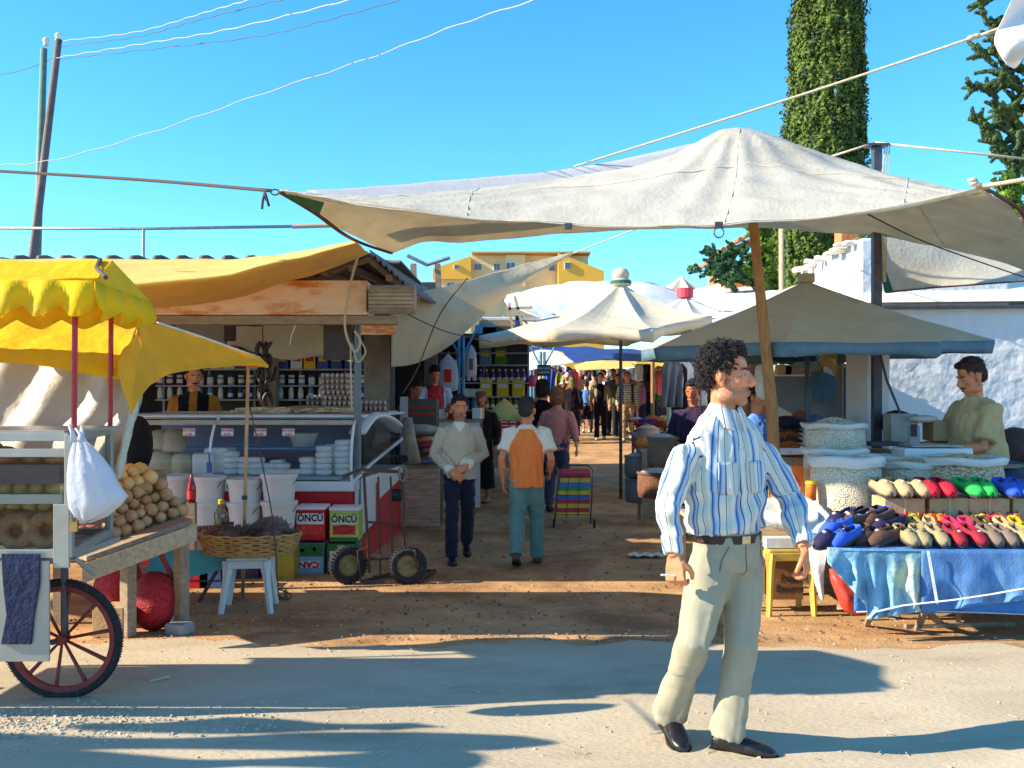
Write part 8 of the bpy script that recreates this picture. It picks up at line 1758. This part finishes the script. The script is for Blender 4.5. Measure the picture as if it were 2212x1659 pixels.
# scale and boxes by the seller
sc2 = thing('weighing_scale', 'white shop scale with a grey display post before the nut seller', 'scale', P(2010, 1000, 8.2)); A = At(sc2); c = Vector(sc2.location)
A.box(P(2012, 982, 8.25), (.56, .30, .12)); A.done('body', white_e, bevel=.012); A.box(P(2010, 962, 8.25), (.42, .30, .015)); A.done('plate', chrome, bevel=.003)
A.box(P(1974, 942, 8.2), (.085, .05, .17)); A.done('display', mat('display_grey', (.25, .25, .25), .5), bevel=.006); A.box(P(1974, 930, 8.17), (.05, .01, .10)); A.done('display_print', blk)
tag(sc2, None)
for lab, u, v, y, sx, sy, sz, m in (('square grey tin canister beside the scale', 1945, 925, 8.9, .24, .2, .26, mat('tin_grey', (.30, .30, .26), .4, .2, 6, .2)), ('dark flat tray left of the scale', 1905, 958, 8.6, .30, .3, .03, mat('tray_blk', (.06, .06, .06), .5)), ('cardboard box under the dark flat tray', 1890, 985, 8.9, .30, .3, .12, MATS['cardboard']), ('open cardboard box behind the scale', 2040, 930, 9.0, .30, .25, .18, MATS['cardboard'])):
    b = MB(); b.box((0, 0, 0), (sx, sy, sz)); o = b.build('box', m, loc=P(u, v, y), bevel=.006); tag(o, lab, 'box')
tS = thing('scale_table', 'rough table under the scale at the nut stall', 'table', GX(P(1990, 0, 8.6).x, 8.7)); A = At(tS); z2 = P(0, 1002, 8.25).z - .02
A.box((P(2000, 0, 8.6).x, 8.65, z2), (1.35, .85, .03)); A.done('table_top', wood_g)
for sx in (-1, 1): A.box((P(2000, 0, 8.6).x + sx * .6, 8.9, (z2 + g(8.6)) / 2), (.06, .06, z2 - g(8.6) - .02)); A.done('leg', wood_g)
# nut seller
def seller(J, q):
    J['elR'] = q(.26, .16, 1.10); J['wrR'] = q(.20, .44, 1.09); J['elL'] = q(-.24, .14, 1.10); J['wrL'] = q(-.16, .42, 1.08)
    fw = Vector((-J['side'].y, J['side'].x, 0)); J['hdR'] = (fw, Vector((0, 0, -1)), .4, 1); J['hdL'] = (fw, Vector((0, 0, -1)), .4, -1)
r_, HBs, _ = put_person('nut seller in a khaki short-sleeved shirt with a cigarette in his mouth', 2118, 0, 781, -82, dict(shirt=cl_('khaki_shirt', (200, 172, 122)), sleeve=.52, shirt_fit=1.16, fat=1.15, depth=.15, shirt_low=-.35, pants=cl_('ink', (40, 42, 56)), shoes=leather, hair='brown', hairstyle='short', skin='tan', moustache=1, head_scale=1.12, fold=.012, hand=1.05), seller, Y=8.75, nod=.38, z=g(8.75) - .05, lk=0, lean=.03)
b = MB(); b.tube([V3(0, 0, 0), V3(-.085, 0, -.055)], .004, 6); o = b.build('cigarette', MATS['cig'], loc=P(2085, 835, 8.72)); tag(o, 'cigarette sticking out of the nut seller\'s mouth', 'cigarette')
b = MB(); b.ell((0, 0, 0), (.13, .08, .035), 12, 8); o = b.build('paper_bag', mat('paper_bag', (.55, .48, .40), .8, .1, 9, .5), smooth=True, loc=P(1995, 905, 8.7)); tag(o, 'crumpled pale paper bag in the nut seller\'s hands', 'bag')
# slipper table
st_ = thing('slipper_table', 'low trestle table covered with a blue cloth and crowded with slippers', 'table', GX(3.0, 6.8)); A = At(st_)
zf, zb2 = P(0, 1190, 6.45).z, P(0, 1190, 6.45).z + .03
xl = P(1800, 0, 6.5).x
A.hexa([V3(xl, 6.42, zf - .03), V3(5.0, 6.42, zf - .03), V3(5.0, 7.5, zb2 - .03), V3(xl + .05, 7.5, zb2 - .03), V3(xl, 6.42, zf), V3(5.0, 6.42, zf), V3(5.0, 7.5, zb2), V3(xl + .05, 7.5, zb2)]); A.done('table_top', wood_g)
def br(p, q_, w=.035): A.bar(p, q_, w)
br(GP(1872, 1352), P(1890, 1300, 6.5)); br(GP(1980, 1362), P(2010, 1290, 6.5)); br(P(1990, 1310, 6.5), GP(2035, 1350)); br(GP(1955, 1358) + V3(0, 0, .015), GP(2190, 1352) + V3(0, 0, .015)); br(GP(2070, 1350), P(2070, 1290, 6.6)); br(GP(1872, 1352) + V3(0, .6, 0), P(1890, 1300, 7.2)); A.done('trestle', wood_g)
blc = mat('cloth_blue', (.07, .18, .42), .9, .25, 5, .4, 60, stretch=(3, 1, 1), stain=((.14, .32, .55), 2.2, .48, .8)); blc2 = mat('cloth_deepblue', (.05, .20, .52), .85, .15, 5, .5, 20); hemw = mat('hem_white', (.68, .72, .78), .85, .1, 9, .2); 
lgc = mat('cloth_patch', (.16, .34, .48), .9, .3, 5, .4, 40, stain=((.58, .60, .34), 4, .5, .8))
def drop(us_, v0, vs, y0, y1, n, m, name, seed=0, amp=.03):
    rows = []
    for k in range(n + 1):
        t = k / n; row = []
        for i in range(70):
            s = i / 69; u = lerp(us_[0], us_[1], s); v = lerp(v0(s), vs(s), t); y = lerp(y0, y1, t) - amp * t * math.sin(s * 31 + seed) * .8 - amp * t * mnoise.noise(V3(s * 14, t * 3, seed)) * 1.4
            row.append(P(u, v, y))
        rows.append(row)
    A.b.grid(rows); return A.done(name, m, smooth=True, solid=.003)
top = [[V3(lerp(xl - .01, 5.02, i / 60), lerp(6.40, 7.5, j / 8), lerp(zf, zb2, j / 8) + .006 + .004 * mnoise.noise(V3(i * .6, j, 0))) for i in range(61)] for j in range(9)]
A.b.grid(top); c1 = A.done('cloth_top', blc, smooth=True, solid=.003)
drop((1990, 2500), lambda s: 1190, lambda s: 1325 - 22 * s * 3.0 if s < .45 else 1295, 6.40, 6.36, 16, blc, 'cloth_front', 1)
drop((1845, 2500), lambda s: 1215, lambda s: 1322 + 8 * s, 6.44, 6.42, 12, blc2, 'cloth_under', 2, .012)
drop((1787, 1995), lambda s: 1190 - 8 * (1 - s), lambda s: (1215 + 230 * s) if s < .42 else 1340 - 34 * (s - .42) * 1.0, 6.41, 6.34, 16, lgc, 'cloth_corner', 5, .04)
A.tube([P(u, v, 6.325) for u, v in ((1874, 1336), (1890, 1322), (1950, 1308), (2060, 1296), (2140, 1284), (2230, 1268))], .012, 6, ey=.4); A.tube([P(u, v, 6.41) for u, v in ((1850, 1322), (1960, 1318), (2100, 1322), (2240, 1328))], .010, 6, ey=.4)
A.b.poly([P(2002, 1190, 6.375), P(2008, 1190, 6.375), P(2028, 1304, 6.325), P(2022, 1305, 6.325)], (0, .003, 0)); A.done('cloth_hem', hemw)
b = MB(); 
rows = [[P(1792 + 0 * s, 1225, 6.62), P(1800, 1225, 6.6), P(1850, 1225, 6.6), P(1875, 1240, 6.6)] for s in (0,)] + [[P(1797, 1260, 6.6), P(1812, 1260, 6.55), P(1850, 1265, 6.55), P(1880, 1280, 6.6)], [P(1810, 1295, 6.6), P(1830, 1300, 6.52), P(1860, 1300, 6.55), P(1885, 1310, 6.6)], [P(1822, 1322, 6.62), P(1840, 1326, 6.6), P(1862, 1326, 6.6), P(1888, 1330, 6.62)]]
o = cloth('red_plastic_bag', rows, mat('plastic_coral', (.80, .10, .07), .35, .1, 6, .5, 14, trans=.3), 20, 16, .02, 6, origin=P(1840, 1290, 6.58)); tag(o, 'coral red plastic bag hanging under the corner of the blue cloth', 'bag')
o = cloth('white_cloth', [[P(1742, 1085, 7.2), P(1765, 1085, 7.15), P(1792, 1112, 7.1)], [P(1745, 1150, 7.15), P(1765, 1150, 7.1), P(1790, 1180, 7.05)], [P(1752, 1225, 7.15), P(1765, 1230, 7.1), P(1780, 1240, 7.1)], [P(1770, 1290, 7.15), P(1776, 1298, 7.1), P(1780, 1290, 7.1)]], mat('cloth_white', (.66, .67, .70), .85, .06, 6, .4, trans=.1), 16, 24, .02, 6, origin=P(1768, 1180, 7.1)); tag(o, 'white cloth corner hanging between the striped-shirt man and the slipper table', 'cloth')
o = cloth('plastic_sheet', [[P(1640, 1075, 7.5), P(1700, 1070, 7.5), P(1755, 1075, 7.4)], [P(1640, 1110, 7.2), P(1700, 1120, 7.15), P(1768, 1112, 7.1)], [P(1645, 1140, 7.2), P(1700, 1146, 7.15), P(1770, 1150, 7.15)]], clearp, 20, 14, .02, 6, origin=P(1700, 1110, 7.2)); tag(o, 'crinkled clear plastic lying over the yellow stool', 'plastic sheet')
# yellow stool with printed box
ys = stool('yellow and white plastic stool behind the hand of the striped-shirt man', V3(P(1698, 0, 7.45).x, 7.5, g(7.5)), .34, .50, mat('plastic_yellow', (.62, .42, .08), .4, .2, 6, .1), .05, sp=.02)
pb_ = thing('printed_box', 'brown printed carton standing inside the yellow stool', 'box', V3(P(1692, 0, 7.6).x, 7.6, g(7.6))); b = MB(); b.box((0, 0, .25), (.24, .22, .30)); b.build('carton', mat('carton_brown', (.20, .09, .03), .7, .2, 8, .2), pb_, bevel=.004); text_mesh('Petit\nBeurre', .075, mat('print_choc', (.04, .02, .01), .6), 'lettering', pb_, (.02, -.113, .22), bold=.02)
b = MB(); b.box((0, 0, 0), (.34, .3, .08)); o = b.build('flat_carton', packs['white'], loc=V3(P(1700, 0, 7.4).x, 7.5, g(7.5) + .545), bevel=.006); tag(o, 'flat white carton with a red line lying on the yellow stool', 'box')
t = thing('snack_box', 'red and orange snack carton behind the shirt sleeve', 'box', P(1700, 1060, 7.9)); b = MB(); b.box((0, 0, .05), (.22, .15, .30)); b.build('carton', packs['orange'], t); b = MB(); b.lathe([(.001, 0), (.085, 0), (.085, .003), (.001, .003)], (.0, -.078, .05), 20, M_=Matrix.Rotation(math.pi / 2, 3, 'X')); b.build('red_disc', packs['red'], t)
t = thing('jar', 'small jar with a yellow lid beside the tall seed sack', 'jar', P(1752, 1080, 7.45)); b = MB(); b.lathe([(.002, 0), (.038, 0), (.04, .1), (.036, .12), (.002, .12)], n=14); b.build('body', packs['orange'], t, smooth=True); b = MB(); b.lathe([(.04, .12), (.04, .145), (.002, .146)], n=14); b.build('lid', packs['yellow'], t)
# cardboard boxes behind the slippers
cbm = MATS['cardboard']
for lab, u, y in (('leftmost cardboard box under the beige slippers', 1942, 7.15), ('cardboard box under the red slippers', 2037, 7.16), ('cardboard box under the green slippers', 2122, 7.15), ('cardboard box under the blue slippers at the right edge', 2215, 7.16)):
    t = thing('cardboard_box', lab, 'box', V3(P(u, 0, y).x, y, zb2 + .008), 'cardboard boxes behind the slippers'); b = MB(); h = .24; b.box((0, .02, h / 2), (.285, .26, h)); b.build('carton', cbm, t, bevel=.004); b = MB(); b.box((0, -.112, h * .5), (.01, .003, h)); b.build('tape', mat('tape', (.62, .47, .30), .4), t)
# slippers
def slipper(key, up, sole, lining, trim, closed=True):
    t = thing('slipper', 'x', 'slipper', (0, 0, 0)); L = .24
    st2 = [(0, .030), (.02, .040), (.07, .040), (.12, .043), (.17, .048), (.21, .042), (.235, .024), (.243, .004)]
    b = MB(); b.poly([V3(w_, -y_, 0) for y_, w_ in st2] + [V3(-w_, -y_, 0) for y_, w_ in reversed(st2)], (0, 0, .014)); b.build('sole', sole, t)
    sec = [(.105, .040, .030, .20), (.125, .041, .052, .0), (.15, .044, .058, 0), (.18, .046, .052, 0), (.21, .041, .042, 0), (.232, .027, .032, 0), (.243, .006, .02, 0)] if not closed else [(.002, .028, .060, 0), (.03, .038, .058, 0), (.07, .038, .056, 0), (.10, .040, .060, 0), (.13, .042, .066, 0), (.16, .045, .062, 0), (.20, .043, .048, 0), (.232, .027, .034, 0), (.243, .006, .02, 0)]
    rows = []
    for y_, w_, h_, o_ in sec:
        opn = closed and y_ < .115
        rows.append([V3(math.cos(a) * w_, -y_, .012 + max(0, math.sin(a)) ** .7 * (h_ if not opn else min(h_, h_))) for a in [math.pi * i / 14 for i in range(15)]])
    if closed:   # foot opening: drop the middle faces of the back half
        n = len(rows[0]); vs = [q for r in rows for q in r]; fs = []
        for i in range(len(rows) - 1):
            for j in range(n - 1):
                if i < 4 and 3 <= j <= 10: continue
                fs.append((i * n + j, i * n + j + 1, (i + 1) * n + j + 1, (i + 1) * n + j))
        fs.append((0, 1, 2, 3, 11, 12, 13, 14))
        b = MB(); b.add(vs, fs); b.build('upper', up, t, smooth=True, solid=.005)
    else: b = MB(); b.grid(rows); b.build('upper', up, t, smooth=True, solid=.005)
    b = MB(); b.poly([V3(w_ * .85, -y_ * .96 - .004, .015) for y_, w_ in st2] + [V3(-w_ * .85, -y_ * .96 - .004, .015) for y_, w_ in reversed(st2)], (0, 0, .006)); b.build('insole', lining, t)
    b = MB(); b.tube([V3(math.cos(a) * .036, -.125 - .012 * math.sin(a), .02 + max(0, math.sin(a)) ** .7 * .054) for a in [math.pi * i / 12 for i in range(13)]], .004, 5); b.ell(V3(0, -.16, .074), (.014, .010, .008), 8, 6); b.build('trim', trim, t, smooth=True)
    return t, [0]
def sm_(n, c): return mat('slip_' + n, srgb(*c), .75, .15, 30, .3, 90)
soleb = mat('slip_sole', (.06, .045, .05), .7); lin = mat('slip_lining', (.52, .50, .46), .9, .2, 40, .4); trimw = mat('slip_trim', (.6, .55, .5), .7)
scol = {'beige': (190, 160, 120), 'red': (205, 22, 48), 'green': (40, 180, 80), 'blue': (50, 96, 200), 'maroon': (140, 22, 44), 'grey': (120, 104, 92), 'olive': (150, 140, 104), 'brown': (84, 60, 46), 'navy': (36, 30, 70), 'orange': (220, 120, 30), 'yellow': (222, 178, 30), 'pink': (215, 40, 90)}
sp_ = {k: slipper(k, sm_(k, c), soleb, lin, trimw if k in ('brown', 'navy', 'maroon', 'beige') else soleb) for k, c in scol.items()}
def slip(k, x, y, z, rz, label, s=1., tilt=0, roll=0):
    o, us = sp_[k]; c = put(o, us, V3(x, y, z), rot=(tilt, roll, rz), label=label, group='slippers on the blue cloth table', scale=s)
zb3 = zb2 + .008 + .24
Xs = lambda u, y: P(u, 0, y).x
for u, k in ((1912, 'beige'), (1944, 'beige'), (1973, 'beige'), (2010, 'red'), (2044, 'red'), (2092, 'green'), (2134, 'green'), (2184, 'blue'), (2212, 'blue')):
    slip(k, Xs(u, 7.05), 7.28 if u != 1912 else 7.30, zb3 + .065, rn.uniform(-.15, .15) + .12, k + ' slipper on top of the cardboard boxes', 1.28, tilt=.2)
slip('beige', Xs(1968, 7.3), 7.42, zb3 + .004, .2, 'beige slipper behind the three others on the leftmost cardboard box', 1.28)
z0_ = zf + .012
for u, k in ((1965, 'olive'), (2002, 'olive'), (2038, 'olive'), (2078, 'maroon'), (2114, 'maroon'), (2152, 'grey'), (2186, 'grey'), (2222, 'olive')):
    slip(k, Xs(u, 6.45), 6.70, z0_ + .085, rn.uniform(-.12, .12) + .10, k + ' slipper in the front row of the blue cloth', 1.05, tilt=.32)
for u, k in ((1950, 'red'), (1988, 'olive'), (2030, 'beige'), (2070, 'pink'), (2106, 'pink'), (2146, 'brown'), (2184, 'beige'), (2218, 'yellow')):
    slip(k, Xs(u, 6.70), 6.92, z0_ + .11, rn.uniform(-.25, .25) + .1, k + ' slipper in the second row of the blue cloth', 1.05, tilt=.36)
for u, k in ((1935, 'navy'), (1968, 'red'), (1996, 'yellow'), (2028, 'orange'), (2052, 'orange'), (2096, 'brown'), (2126, 'yellow'), (2150, 'red'), (2180, 'brown'), (2212, 'orange')):
    slip(k, Xs(u, 6.92), 7.10, z0_ + .14, rn.uniform(-.4, .4), k + ' slipper in the back row against the cardboard boxes', 1.0, tilt=.35)
k_ = 0
for (u, v, k, rz) in ((1800, 1182, 'navy', -1.0), (1830, 1180, 'blue', -1.0), (1812, 1160, 'blue', -1.05), (1835, 1150, 'blue', -1.1), (1850, 1168, 'brown', -1.15), (1895, 1172, 'brown', -1.25), (1930, 1180, 'brown', -1.3), (1862, 1145, 'brown', -1.2), (1905, 1140, 'brown', -1.2), (1822, 1135, 'navy', -1.0), (1848, 1125, 'navy', -1.0), (1880, 1118, 'navy', -1.1), (1900, 1128, 'blue', -1.1), (1925, 1150, 'navy', -1.2)):
    y = 6.55 + (1185 - v) * .0052; p = P(u, 0, y); dz = .0 if v > 1165 else (.05 if v > 1145 else .09)
    slip(k, p.x + .10, y + .06, z0_ + dz + .075, rz, k + ' large slipper in the pile at the left end of the blue cloth', 1.22, tilt=.3, roll=rn.uniform(-.15, .15))
